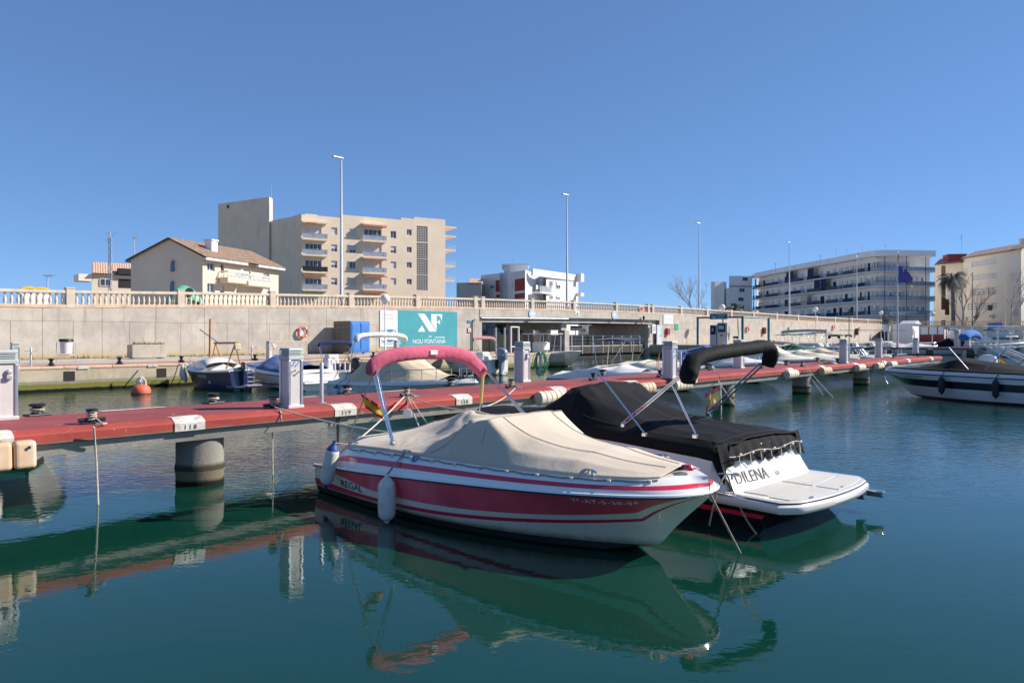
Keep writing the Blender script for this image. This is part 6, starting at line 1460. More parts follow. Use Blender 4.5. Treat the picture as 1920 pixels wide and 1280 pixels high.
# small boat nosing in at the left edge, with blue bow fender
t, h, d, m_ = mboat('dinghy', 'small white boat with its bow tucked behind the left pedestal', M(TM(-25,30),29.0), POS, 4.6, 1.8, .5, .8, 'gel', None, 'boot')
hang(h, d, .35, -1, -.1, 'blue topped fender by the left pedestal', m_, length=.5, r=.1, m='fender', ends='fender_blue')
# ---------------------------------------------------------------- jetty furniture
AXV, NXV = Vector((AX.x, AX.y, 0)), Vector((NX.x, NX.y, 0))
def pedestal_parts(t, hose=False, logo=True, reel=False):
    w, dpt, hh = .255, .30, .82
    q = MB(); q.box((0,0,.03), (w+.06,dpt+.06,.06)); q.build('base_plate', MT['cab'], t, bev=.01)
    q = MB(); q.box((0,0,.45), (w,dpt,hh)); q.build('body', MT['cab'], t, bev=.012)
    for x in (-1,1):
        for y in (-1,1): q = MB(); q.box((x*(w/2-.005),y*(dpt/2-.005),.45), (.045,.045,hh)); q.build('corner_profile', MT['alu'], t, bev=.008)
    q = MB(); q.box((0,0,.90), (w+.05,dpt+.05,.07)); q.build('collar', MT['cabcap'], t, bev=.012)
    for i in range(4): q = MB(); q.box((0,0,.955+i*.026), (w+.035,dpt+.035,.014)); q.build('louvre', MT['cabcap'], t, bev=.004)
    q = MB(); q.box((0,0,.99), (w-.03,dpt-.03,.12)); q.build('lamp_core', MT['pale_sign'], t)
    q = MB(); q.box((0,0,1.06), (w+.05,dpt+.05,.035), top=(.86,.86)); q.build('cap', MT['cabcap'], t, bev=.012)
    if logo:
        q = MB(); z = .78; y = dpt/2+.003
        for k, (x0, x1, zz) in enumerate(((-.09,-.03,.05),(-.04,.01,.0),(.0,.045,.05),(.03,.09,.0))): q.add([(-x0,-y,z+zz),(-x0-.045,-y,z+zz),(-x1-.02,-y,z+zz-.06)], [(0,1,2)])
        lg = q.build('emblem', MT['blue_sign'], t)
        for x in (-.06,.07): q = MB(); q.tube([(x,-y,.66),(x,-y-.07,.665),(x,-y-.09,.70)], .010, 6); q.build('hook', MT['galv'], t)
    else:
        q = MB(); q.lathe([(.04,0),(.045,.03),(.02,.05)], n=12, tr=Matrix.Translation((.02,-dpt/2,.74)) @ Matrix.Rotation(PI/2,4,'X')); q.box((.02,-dpt/2-.03,.66), (.08,.05,.07)); q.build('socket', MT['galv'], t, bev=.01)
def pedestal(label, px, py, z=ZP, logo=True, sc=1.):
    p = P(px, py, z=z); t = thing('service_pedestal', label, 'pedestal', p, QA, None); pedestal_parts(t, logo=logo)
    t.scale = (sc,sc,sc); return t, p
ped = [(8,786,'white service pedestal with grey louvred cap at the open end of the jetty',False),(546,764,'white service pedestal beside the berth 119 mark with two hooks',True),(979,716,'white service pedestal standing by the coiled green hose',False),
       (1256,709,'white service pedestal standing by the hanging blue hose',True),(1385,690,'white service pedestal before the fuel station frame',True),(1582,681,'white service pedestal with a green hose coil at its foot',True),(1648,669.5,'white service pedestal second from the jetty tip',True),(1717,662.5,'white service pedestal nearest the jetty tip',True)]
for x, y, lb, lg in ped: pedestal(lb, x, y, ZP, lg, 1.0 if x < 700 else 1.05)
for x, lb in ((28,'white service pedestal on the left quay beside a mooring post'),(506,'white service pedestal on the quay behind the navy boat'),(744,'white service pedestal on the quay under the teal sign')):
    tt = TM(x, NE-1.0); t = thing('service_pedestal', lb, 'pedestal', M(tt,NE-1.0,ZQ), QA); pedestal_parts(t)
for i in (2,3):
    x = (1795,1815)[i-2]; p = P(x,648,Y=88.5); t = thing('service_pedestal', ('grey service pedestal in shade on the far jetty','white service pedestal on the far jetty beside the yacht')[i-2], 'pedestal', (p.x,p.y,1.02), .6); pedestal_parts(t); t.scale = (1.6,1.6,1.9)
def post(label, p, h=.78, r=.038, arms=False):
    t = thing('mooring_post', label, 'post', p); q = MB(); q.lathe([(r,0),(r,h-.02),(r*.8,h)], n=14); q.build('tube', MT['galv'], t, smooth=True)
    q = MB(); q.box((0,0,.008), (.16,.16,.016)); q.build('foot_plate', MT['galv'], t)
    if arms: q = MB(); q.tube([(-.3,0,h-.16),(.3,0,h-.16)], .010, 6); q.build('cross_arm', MT['galv'], t)
    return t
post('plain steel post beside the pedestal at berth 119', P(603,756,z=ZP)); post('steel post behind the hanging blue hose', P(1276,706.5,z=ZP), .8)
post('steel post beside the pedestal with green coil', P(1592,678.5,z=ZP), .85); post('steel post carrying the coiled green hose', P(1013,708,z=ZP), .78)
post('steel post with cross arm on the left quay', M(TM(58,NE-1.2),NE-1.2,ZQ), .85, .045, True); post('steel post with cross arm on the quay behind the navy boat', M(TM(472,NE-1.2),NE-1.2,ZQ), .85, .045, True)
def coil(label, c, m, h=.7, r=.2, n=7, name='hose', spread=.12, seed=1):
    rr = random.Random(seed); t = thing(name, label, 'hose', c)
    for k in range(n):
        a = rr.uniform(-.6,.6); w = r*rr.uniform(.45,1.); hh = h*rr.uniform(.6,1.); off = Vector((rr.uniform(-spread,spread)*.5, rr.uniform(-.05,.05), 0))
        q = MB(); q.tube([off+Vector((w*math.sin(2*PI*i/26)*math.cos(a), w*math.sin(2*PI*i/26)*math.sin(a)*.5+.06, h-hh*.5*(1-math.cos(2*PI*i/26))+.02*math.sin(i*1.7+k))) for i in range(26)], .012, 6, closed=True); q.build('loop', MT[m], t, smooth=True)
    return t
coil('coiled green garden hose hung on a post by the pedestal', P(1013,708,z=ZP)+Vector((0,-.06,0)), 'hose_g', .78, .24, 8, seed=3)
coil('bundle of blue hose hanging beside the pedestal', P(1287,705,z=ZP)+Vector((.05,-.05,0)), 'hose_b', .75, .26, 9, seed=5, spread=.3)
t = thing('hose', 'green hose coil lying at the foot of a pedestal', 'hose', P(1560,682,z=ZP))
for k in range(4): q = MB(); q.tube([(.35*math.cos(a)*(1-.1*k)-.1, .22*math.sin(a)*(1-.1*k), .015+.02*k) for a in [2*PI*i/24 for i in range(24)]], .013, 6, closed=True); q.build('loop', MT['hose_g'], t, smooth=True)
def bollard(label, p, rz, group=None, wrap=True, sc=1., seed=0):
    t = thing('bollard', label, 'bollard', p, rz, group); t.scale = (sc,sc,sc)
    q = MB(); q.box((0,0,.012), (.30,.16,.024)); q.build('base', MT['black_iron'], t, bev=.008)
    q = MB(); q.lathe([(.055,.02),(.046,.06),(.044,.14),(.058,.175),(.078,.19),(.080,.215),(.05,.225)], n=16); q.build('head', MT['black_iron'], t, smooth=True)
    q = MB(); q.tube([(-.18,0,.06),(.18,0,.06)], [.03,.03], 10); q.build('cross_pin', MT['black_iron'], t, smooth=True)
    if wrap:
        rr = random.Random(seed)
        q = MB()
        path = [(.062*math.cos(a)*(1+.1*math.sin(a*3)), .062*math.sin(a), .04+.012*a/2+rr.uniform(-.008,.008)) for a in [i*.5 for i in range(50)]]; q.tube(path, .011, 6)
        q.tube([(.05,-.05,.08),(.1,-.16,.02),(.16,-.2,.012),(.1,-.26,.012),(.02,-.2,.015)], .011, 6); q.build('rope_turns', MT['rope'], t, smooth=True)
    return t
front = [(172,794),(512,765),(762,744),(959,727),(1112,713),(1237,707),(1333,694),(1427,691),(1504,687),(1570,681),(1675,671),(1721,668)]
fl_lab = ['black iron bollard with a knotted white rope between berths 117 and 118','black iron bollard tied with white ropes beside the berth 119 pedestal','rope swathed bollard between berths 119 and 120','black bollard on the deck edge past berth 120','black bollard behind the sports boat windscreen cover','black bollard at the foot of the blue hose pedestal','bollard with a white line beside the black bimini','black bollard below the folded black bimini end','curved black bollard holding two slanting lines','black bollard before the green coil pedestal','curved black bollard near the paired cream fenders','last black bollard before the jetty tip']
for i, (x, y) in enumerate(front): bollard(fl_lab[i], P(x,y,z=ZP), QA+.15*(i % 3-1), None, i in (0,1,2,3,6,8), 1.0, i)
back = [(70,779),(400,756),(650,737.5),(845,723),(1130,704),(1326,690.5),(1475,684),(1533,678),(1680,667)]
bl_lab = ['squat black capstan wound with rope at the far edge by the left pedestal','capstan wound with pale rope at the far edge near the navy boat','capstan with a trailing white rope at the far edge by the steel post','capstan heaped with rope at the cuddy boat bow','small bollard with a white rope at the far edge by the channel','bollard at the far edge by the cream covered boat','bollard at the far edge under the cuddy bow rail','bollard at the far edge beside the cream cover','bollard at the far edge near the jetty tip']
for i, (x, y) in enumerate(back):
    p = P(x,y,z=ZP); t = thing('capstan', bl_lab[i], 'bollard', p, QA+.2)
    q = MB(); q.box((0,0,.015), (.36,.22,.03)); q.build('base', MT['black_iron'], t, bev=.01)
    q = MB(); q.lathe([(.10,.03),(.075,.06),(.06,.11),(.075,.145),(.115,.16),(.12,.19),(.09,.20)], n=18); q.build('head', MT['black_iron'], t, smooth=True)
    q = MB(); q.tube([((.085+.02*math.sin(a*2.3))*math.cos(a), (.085+.02*math.sin(a*1.7))*math.sin(a), .05+.06*abs(math.sin(a*.21))) for a in [k*.45 for k in range(60)]], .012, 6); q.build('rope_turns', MT['rope' if i not in (0,) else 'rope_g'], t, smooth=True)
# moulded edge fenders bolted along the jetty
def edge_fender(label, px, m, w=.95, group=None):
    tt = TM(px, NF+.1); t = thing('edge_fender', label, 'fender', M(tt,NF+.11,ZP-.21), QA, group)
    n = 5
    for i in range(n):
        a = w/n; q = MB(); x = -w/2+a*(i+.5)
        q.lathe([(.10,-a/2),(.145,-a/2+.02),(.15,0),(.145,a/2-.02),(.10,a/2)], n=16, tr=Matrix.Translation((x,-.02,0)) @ Matrix.Rotation(PI/2,4,'Y') @ Matrix.Scale(1.15,4,(1,0,0))); q.build('rib', MT[m], t, smooth=True, ang=45)
    return t
for x, m, lb in ((1205,'fender_tan','tan ribbed edge fender by the sports boat bow'),(1276,'fender_cream','cream ribbed edge fender under the blue hose pedestal'),(1030,'fender_cream','cream edge fender beside berth 121'),(1482,'fender_cream','cream ribbed fender hung under the jetty right of the black bimini'),
                 (1546,'fender_tan','tan and cream fender hung under the jetty edge'),(1611,'fender_cream','beige fender under the jetty by the broken edge'),(1647,'fender_cream','first of two white edge fenders near the bowrider bow'),(1672,'fender_cream','second of two white edge fenders near the bowrider bow')): edge_fender(lb, x, m)
t = thing('corner_fender', 'large peach moulded fender bolted to the jetty corner at berth 117', 'fender', M(TM(-18,NF+.12),NF+.14,ZP-.29), QA)
for x0, x1 in ((-1.2,-.5),(-.48,.22),(.24,.50)): q = MB(); q.box(((x0+x1)/2,0,0), (x1-x0,.26,.37), top=(1,.8)); q.build('segment', MT['fender_tan'], t, bev=.05, seg=3)
for x in (-.85,-.02,.40): q = MB(); q.lathe([(.02,0),(.022,.012)], n=12, tr=Matrix.Translation((x,-.125,.10)) @ Matrix.Rotation(PI/2,4,'X')); q.build('bolt_hole', MT['dark'], t)

# mooring lines
def W(x, y, z): return P(x, y, z=z)
rope('rope hanging straight down from the bollard between berths 117 and 118', [W(176,800,ZP-.0)]+[Vector((a.x,a.y,a.z)) for a in [P(178,830,Y=10.71), P(181,870,Y=10.75), P(184,945,z=0), P(185,960,z=-.3)]], .014)
rope('rope hanging from the berth 119 bollard into the water', [W(511,770,ZP-.02), P(511,800,Y=13.00), P(511,850,Y=13.04), P(512,900,Y=13.04), P(512,918,z=-.2)], .012)
rope('short frayed rope end over the jetty edge by berth 119', [W(522,764,ZP), P(526,772,Y=12.86), P(528,790,Y=12.90)], .014)
st_q = RM @ dR.edge(1-5.45/RL,1,-1)
rope('white line from the berth 119 bollard to the red motorboat stern', [W(515,763,ZP+.05), RM @ Vector((.9,.85,.80))], .012, sag=.10)
rope('white line crossing from the middle bollard to the red boat quarter', [W(758,743,ZP+.08), st_q], .012, sag=.04)
rope('white line from the middle bollard down to the port quarter', [W(766,745,ZP+.02), P(785,798,Y=12.72)], .012, sag=.02)
rope('line from the middle bollard to the port cleat', [W(768,743,ZP+.05), P(806,800,Y=12.34)], .010, sag=.02)
rope('long white line from the middle bollard along the jetty', [W(764,742,ZP+.1), P(885,770,Y=11.78)], .011, sag=.05)
rope('white line from the berth 120 bollard to the sports boat bow', [W(966,727,ZP+.05), DM @ Vector((6.9,.2,1.06))], .011, sag=.08)
rope('first of two slanting lines from the curved bollard into the water', [W(1511,688,ZP), P(1563,746,z=-.05)], .014, sag=.02); rope('second slanting line from the curved bollard into the water', [W(1509,689,ZP), P(1545,742,z=-.05)], .014, sag=.05)
rope('knotted white line drooping beside the black bimini', [W(1338,694,ZP+.02), P(1350,720,Y=23.84), P(1378,760,Y=22.91)], .016); rope('thin line dropping beside the knotted one', [W(1352,697,ZP), P(1353,770,Y=24.31)], .008)
rope('black lines dropping under the jetty at berth 119', [P(632,772,Y=13.74), P(633,832,Y=13.74)], .016, 'rope_b')
rope('black line beside it dropping under berth 119', [P(636,772,Y=13.84), P(634,834,Y=13.74)], .014, 'rope_b')
for i, (a, c) in enumerate((((330,682),(375,690)),((350,683),(400,700)))): rope(('mooring rope from the quay to the navy boat','second mooring rope from the quay to the navy boat')[i], [M(TM(a[0],NE-.1),NE-.1,ZQ+.1), P(c[0],c[1],Y=36.4)], .02, 'rope_g', sag=.15)
t = thing('hanging_disc', 'round white tag dangling under the middle bollard', 'tag', P(764,775,Y=12.39)); q = MB(); q.lathe([(.075,-.008),(.08,0),(.075,.008)], n=18, tr=Matrix.Rotation(PI/2,4,'X')); q.build('disc', MT['white'], t); q = MB(); q.tube([(0,0,.07),(.0,.05,.26)], .006, 5); q.build('cord', MT['rope'], t)

# ---------------------------------------------------------------- quay furniture on the left
for i, x in enumerate((96,224,340,478,700)): bollard(('black bollard on the quay edge by the litter bin','black bollard on the quay edge above the buoy','black bollard on the quay edge by the navy boat bow','black bollard on the quay behind the navy boat','black bollard on the quay by the blue container')[i], M(TM(x,NE-.45),NE-.45,ZQ+.03), QA+PI/2, None, False, 1.5)
def planter(label, px, n, w, h=.75, weeds=True, m='pave'):
    tt = TM(px, n); t = thing('planter', label, 'planter', M(tt,n,ZQ), QA); q = MB(); q.box((0,0,h/2+.06), (w,.8,h)); q.build('trough', MT[m], t, bev=.03); q = MB(); q.box((-w*.38,0,.03), (.15,.7,.06)); q.box((w*.38,0,.03), (.15,.7,.06)); q.build('feet', MT['under'], t)
    if weeds:
        q = MB(); rr = random.Random(px)
        for i in range(260):
            x, y = rr.uniform(-w*.46,w*.46), rr.uniform(-.32,.32); l = Vector((rr.uniform(-.12,.12),rr.uniform(-.1,.1),rr.uniform(.06,.26))); p = Vector((x,y,h+.05)); a = rr.uniform(0,PI); d = Vector((math.cos(a),math.sin(a),0))*.015; q.add([p-d,p+d,p+l], [(0,1,2)])
        o = q.build('weeds', MT['grass'], t); o['kind'] = 'stuff'
    return t
planter('long concrete planter with dry weeds against the wall', 276, 2.6, 2.0, .78); planter('concrete planter block against the wall behind the llaut', 540, 2.4, 2.6, .95, False)
t = thing('litter_bin', 'wire litter bin with a black bag rim on a steel stand', 'bin', M(TM(124,NE-4.),NE-4.0,ZQ), QA)
q = MB()
for x in (-.42,.42): q.tube([(x,0,0),(x,0,1.05)], .018, 6)
q.tube([(-.42,0,.42),(.42,0,.42)], .018, 6); q.build('stand', MT['galv'], t)
q = MB(); q.lathe([(.24,.5),(.27,1.1)], n=18); q.build('bag', MT['white_cv'], t, smooth=True)
q = MB(); q.lathe([(.30,1.08),(.33,1.12),(.31,1.2),(.27,1.22)], n=18); q.build('rim', MT['plastic_k'], t, smooth=True)
t = thing('fire_hydrant', 'pale pink hydrant standing on the quay before the planter', 'hydrant', M(TM(510,NE-3.4),NE-3.4,ZQ), QA); q = MB(); q.lathe([(.16,0),(.12,.05),(.12,.55),(.20,.62),(.20,.85),(.10,.95),(.02,.97)], n=16); q.build('barrel', MT['cop'], t, smooth=True); q = MB(); q.tube([(-.28,0,.72),(.28,0,.72)], .07, 10); q.build('outlet', MT['cop'], t, smooth=True)
# blue cabinet container
tc = TM(672, 2.4); t = thing('blue_container', 'blue two-door steel container with a grey corrugated side on the quay', 'container', M(tc,1.5,ZQ), QA)
q = MB(); q.box((0,0,1.30), (1.72,2.2,2.35)); q.build('shell', MT['grey_steel'], t, bev=.02)
for i in range(7): q = MB(); q.box((-.885,0,.4+i*.31), (.05,2.1,.15)); q.build('side_rib', MT['grey_steel'], t, bev=.02)
q = MB(); q.box((0,-1.12,1.30), (1.72,.04,2.35)); q.build('door_frame', MT['blue_box'], t, bev=.01)
for x in (-.41,.41):
    q = MB(); q.box((x,-1.155,1.28), (.74,.035,2.1)); dr_ = q.build('door', MT['blue_box'], t, bev=.015)
    for z in (.62,1.3,1.95): q = MB(); q.box((x,-1.178,z), (.6,.012,.50)); q.build('door_panel', MT['blue_box'], dr_, bev=.008)
    q = MB(); q.box((x-math.copysign(.28,x),-1.19,1.25), (.04,.03,.12)); q.build('handle', MT['galv'], dr_)
for x in (-.6,.6): q = MB(); q.box((x,-.9,.06), (.3,.3,.12)); q.build('foot', MT['white'], t)
# life ring
def life_ring(label, px, py, n=.12, r=.36, zb=None):
    tt = TM(px, n); p = M(tt,n,0); p.z = CZ-(py-HY)*p.y/F; t = thing('life_ring', label, 'life ring', p, QA)
    q = MB(); q.tube([(r*math.cos(a),-.06,r*math.sin(a)) for a in [2*PI*i/28 for i in range(28)]], .085, 10, closed=True); q.build('ring', MT['orange'], t, smooth=True)
    for k in range(4):
        a = PI/4+k*PI/2; q = MB(); q.tube([((r)*math.cos(a+d),-.06,(r)*math.sin(a+d)) for d in (-.09,-.03,.03,.09)], .091, 10); q.build('band', MT['white'], t, smooth=True)
    q = MB(); q.box((0,.03,0), (.35,.06,.5)); q.build('bracket', MT['pale_sign'], t)
life_ring('orange life ring hung on the wall left of the blue container', 567, 622); life_ring('orange life ring on the wall behind the fuel station', 1401, 617); life_ring('red life ring on the wall above the brown canopy', 1562, 614, r=.42)
# wall signs
def wall_board(name, label, x0, y0, x1, y1, m, cat='sign', th=.04, group=None):
    ta, tb = TM(x0), TM(x1); a = M(ta,0); za, zb = CZ-(y1-HY)*M((ta+tb)/2,0).y/F, CZ-(y0-HY)*M((ta+tb)/2,0).y/F
    t = thing(name, label, cat, M((ta+tb)/2,.02,za), QA); w = tb-ta; h = zb-za
    q = MB(); q.box((0,-th/2,h/2), (w,th,h)); q.build('board', MT[m], t, bev=.006)
    return t, w, h, -th-.003
t, w, h, y = wall_board('advertising_board', 'large teal board with white serif monogram painted on the quay wall', 745.5, 583, 856.5, 650, 'teal_sign')
def poly(t, pts, m, y, nm='monogram', sc=1., ox=0., oz=0.):
    q = MB(); q.add([(ox+a*sc,y,oz+c*sc) for a, c in pts]+[(ox+a*sc,y-.004,oz+c*sc) for a, c in pts], [tuple(reversed(range(len(pts)))), tuple(range(len(pts),2*len(pts)))]); o = q.build(nm, m, t); return o
def sgnxy(px, py): return ((px-1380)/446*w-w/2, h-(py-930)/270*h)          # zoomed board coordinates
for pts in ([(1522,952),(1572,952),(1662,1085),(1607,1085)], [(1622,952),(1662,952),(1662,1075),(1622,1016)], [(1552,1040),(1572,1078),(1572,1086),(1523,1086),(1525,1078)], [(1662,952),(1706,952),(1702,1005),(1696,985),(1682,964),(1662,962)], [(1662,1008),(1676,1006),(1688,992),(1690,1032),(1676,1018),(1662,1016)], [(1648,1126),(1726,1126),(1726,1131),(1648,1131)]):
    poly(t, [sgnxy(*p) for p in pts], MT['white'], y)
x0, z0_ = sgnxy(1482,1174); text_on('sign_lettering', 'NOU FONTANA', .52, MT['white'], t, (x0,y,z0_), (1,0,0), (0,0,1), world=False, sx=.98)
x0, z0_ = sgnxy(1600,1130); text_on('sign_lettering', 'ior', .35, MT['white'], t, (x0,y,z0_), (1,0,0), (0,0,1), world=False)
t, w, h, y = wall_board('information_panel', 'white panel with faint script and a blue fish drawing next to the teal board', 712, 582, 744.8, 650, 'white')
for k, z in enumerate((.86,.76)): text_on('script_line', 'el mercado' if k else 'l\'esperança', .28, MT['grey_cv'], t, (-w*.42,y,h*z), (1,0,0), (0,0,1), world=False, shear=.3)
for zc in (.42,.14):                                     # the little fish outline
    q = MB(); q.tube([(w*(.05+.34*math.cos(a)),y,h*(zc+.055*math.sin(a))) for a in [2*PI*i/24 for i in range(24)]], .03, 5, closed=True); q.tube([(-w*.28,y,h*zc),(-w*.42,y,h*(zc+.05)),(-w*.40,y,h*(zc-.04)),(-w*.28,y,h*zc)], .03, 5); q.build('fish_drawing', MT['blue_sign'], t)
    q = MB(); q.add([(w*(.05+.2*math.cos(a)),y,h*(zc+.01+.03*math.sin(a))) for a in [2*PI*i/16 for i in range(16)]], [tuple(range(16))]); q.build('fish_body', MT['blue_sign'], t)
t, w, h, y = wall_board('small_sign', 'small blue notice on the wall beside the drain pipe', 876, 600, 882, 605, 'blue_sign')
t, w, h, y = wall_board('small_sign', 'small red framed extinguisher notice under the blue one', 876, 614.5, 883, 623.5, 'red_print'); q = MB(); q.box((0,y,h/2), (w*.7,.01,h*.75)); q.build('notice_field', MT['white'], t); q = MB(); q.box((0,y-.008,h*.45), (w*.25,.008,h*.4)); q.build('symbol', MT['red_print'], t)
def disc_sign(label, px, py, r, m, n=.06):
    tt = TM(px,n); p = M(tt,n,0); p.z = CZ-(py-HY)*p.y/F; t = thing('round_sign', label, 'sign', p, QA); q = MB(); q.lathe([(r,0),(r,.03)], n=24, tr=Matrix.Rotation(PI/2,4,'X')); q.build('disc', MT[m], t); q = MB(); q.box((0,-.034,0), (r*1.2,.006,r*.35)); q.build('bar', MT['white'], t); return t
disc_sign('pale round navigation disc on the left bridge span', 998, 588, .5, 'pale_sign'); disc_sign('pale round navigation disc on the right bridge span', 1152, 590, .5, 'pale_sign')
t, w, h, y = wall_board('small_sign', 'white plate with a green triangle over the bridge pier', 1078, 583, 1085.5, 592.5, 'white'); poly(t, [(-w*.35,h*.2),(w*.35,h*.2),(0,h*.85)], MT['green_print'], y, 'triangle')
t, w, h, y = wall_board('small_sign', 'red square signal plate on the bridge fascia', 1199, 574, 1205.5, 583.5, 'white'); q = MB(); q.box((0,y,h/2), (w*.8,.01,h*.8)); q.build('red_field', MT['red_print'], t)
tt = TM(1207,.4); t = thing('signal_lamp', 'red and black navigation lamp on a bent pipe below the bridge rail', 'lamp', M(tt,.3,4.1), QA); q = MB(); q.tube([(-.3,0,-.3),(-.25,0,-.1),(.1,0,-.1),(.15,0,.3)], .06, 8); q.build('pipe', MT['red_print'], t, smooth=True); q = MB(); q.lathe([(.1,.3),(.14,.4),(.14,.6),(.1,.7)], (.15,0,0), 12); q.build('lamp_head', MT['black_iron'], t, smooth=True)
t, w, h, y = wall_board('information_panel', 'pale blue panel of harbour notices on the wall right of the bridge', 1243, 589, 1262, 608, 'pale_sign')
for i in range(3):
    for j in range(2): q = MB(); q.box((-w*.3+i*w*.3,y,h*(.25+.45*j)), (w*.22,.01,h*.35)); q.build('notice', MT['white'], t)
t, w, h, y = wall_board('small_sign', 'small green safety notice right of the fire box', 1265, 607, 1271.5, 618, 'green_print')
tt = TM(1254,.3); t = thing('fire_box', 'red fire extinguisher box on the wall with its shadow', 'fire box', M(tt,.16,2.55), QA); q = MB(); q.box((0,0,.4), (.6,.32,.85)); q.build('case', MT['red_print'], t, bev=.03); q = MB(); q.box((0,-.165,.42), (.4,.01,.5)); q.build('glass', MT['glass'], t)
tt = TM(1434,.3); t = thing('fire_box', 'dark wall box right of the life ring by the fuel frame', 'fire box', M(tt,.22,2.7), QA); q = MB(); q.box((0,0,.5), (.55,.42,1.0)); q.build('case', MT['brickred'], t, bev=.03); q = MB(); q.box((0,-.215,.5), (.4,.01,.7)); q.build('door', MT['plastic_k'], t)
tt = TM(1607,.3); t = thing('fire_box', 'dark wall box above the black bimini near the signal post', 'fire box', M(tt,.3,2.6), QA); q = MB(); q.box((0,0,.6), (.6,.5,1.3)); q.build('case', MT['plastic_k'], t, bev=.03); q = MB(); q.box((0,-.255,.6), (.4,.01,.9)); q.build('door', MT['brickred'], t)
t = thing('steel_door', 'pale steel door in the end wall beside the bridge abutment', 'door', M(68.0,.05,ZQ2), QA); q = MB(); q.box((0,0,1.15), (.95,.08,2.3)); q.build('leaf', MT['pale_sign'], t, bev=.01); q = MB(); q.box((0,.0,1.2), (1.1,.05,2.45)); q.build('door_frame', MT['galv'], t); q = MB(); q.box((.35,-.07,1.1), (.05,.06,.15)); q.build('handle', MT['black_iron'], t)
t = thing('meter_cabinet', 'white meter cabinet with a grey window on the abutment corner', 'cabinet', M(66.4,.2,2.7), QA); q = MB(); q.box((0,0,.55), (.8,.3,1.1)); q.build('case', MT['white'], t, bev=.03); q = MB(); q.box((0,-.155,.6), (.4,.01,.6)); q.build('window', MT['galv'], t)
# berth plates and drain holes, their shade drawn as dark boxes, on the quay face
for x in (24,156,286,495,742): q = MB(); tt = TM(x,NE); q.box((0,0,0), (.46,.02,.14)); o = q.build('berth_mark', MT['white_mark'], quay); o.location = M(tt,NE+.04,ZQ-.05); o.rotation_euler = (0,0,QA)
for x, nn in ((286,'11'),(742,'14')): text_on('berth_number', nn, .12, MT['ink'], quay, M(TM(x,NE),NE+.056,ZQ-.10), AXV, (0,0,1), align='CENTER', space=1.4)
for x in (303,683,130): q = MB(); tt = TM(x,NE); q.box((0,0,0), (.44,.03,.42)); o = q.build('drain_opening', MT['dark'], quay); o.location = M(tt,NE+.005,ZQ-.42); o.rotation_euler = (0,0,QA)

# mooring buoy with chain shackle
bp = P(264.5,738,z=0); t = thing('mooring_buoy', 'orange mooring buoy with a rope handle floating before the quay', 'buoy', bp)
q = MB(); q.lathe([(.05,-.25),(.3,-.18),(.375,0),(.385,.10),(.36,.24),(.28,.34),(.12,.40),(.06,.42)], n=24); q.build('float', MT['buoy'], t, smooth=True)
q = MB(); q.lathe([(.386,-.02),(.388,.02)], n=24); q.build('waterline_band', MT['boot'], t); q = MB(); q.lathe([(.09,.4),(.09,.52),(.06,.54)], n=12); q.build('neck', MT['galv'], t, smooth=True)
q = MB(); q.tube([(-.2,0,.36),(-.18,.02,.58),(-.05,0,.70),(.08,.03,.66),(.19,0,.55),(.2,0,.36)], .03, 6); q.tube([(0,.1,.5),(.03,.02,.74),(.0,-.1,.5)], .03, 6); q.build('rope_handle', MT['white_cv'], t, smooth=True)

# ---------------------------------------------------------------- lamps, flags, fuel station
def street_lamp(label, px, py_top, n=-1.0):
    tt = TM(px,n); p = M(tt,n,ZR(tt)+.13); ht = CZ+(HY-py_top)*p.y/F-p.z
    t = thing('street_lamp', label, 'street lamp', p, QA, None); q = MB(); q.lathe([(.17,0),(.17,.5),(.13,.6),(.06,ht)], n=12); q.build('pole', MT['polegrey'], t, smooth=True)
    q = MB(); q.box((-.35,0,ht+.03), (1.0,.32,.10), top=(.9,.7)); q.build('lamp_head', MT['galv'], t, bev=.03); q = MB(); q.box((-.4,0,ht-.03), (.7,.24,.02)); q.build('lens', MT['pale_sign'], t)
for x, y, lb in ((640,297,'tall street lamp in front of the beige apartment block'),(1063,366,'tall street lamp on the bridge by the white villa'),(1311,419,'tall street lamp rising before the bare tree'),(1480,455,'tall street lamp before the far end of the curved building'),(1606.5,481,'tall street lamp before the bend of the curved building'),(1723,503,'tall street lamp near the right end of the curved building')): street_lamp(lb, x, y)
def globe(label, p, h, r=.25):
    t = thing('globe_lamp', label, 'street lamp', p); q = MB(); q.lathe([(.09,0),(.06,.6),(.045,h-r)], n=10); q.build('pole', MT['white'], t, smooth=True)
    q = MB(); q.lathe([(r*math.sin(a),h-r*math.cos(a)) for a in [.25+(PI-.26)*i/14 for i in range(15)]], n=20); q.build('globe', MT['white'], t, smooth=True); q = MB(); q.lathe([(.06,h-r*1.15),(.12,h-r*.95),(r*.80,h-r*.62)], n=16); q.build('gallery', MT['cop'], t, smooth=True)
p = M(TM(722,NE-5.),NE-5.,ZQ); globe('white globe lamp on the quay before the fish panel', p, CZ+(HY-560)*p.y/F-p.z, .33)
for x, yt, n, lb in ((1354,576,3.,'white globe lamp showing over the fuel station sign'),(1529,580,3.,'white globe lamp before the curved wall by the arches'),(1652,586,3.,'white globe lamp beside the planter near the hut')):
    p = M(TM(x,n),n,ZQ2); globe(lb, p, CZ+(HY-yt)*p.y/F-p.z, .40)
p = Vector((*P2(1748,115),1.3)); globe('white globe lamp before the red framed boat store', p, CZ+(HY-588)*115/F-1.3, .38)
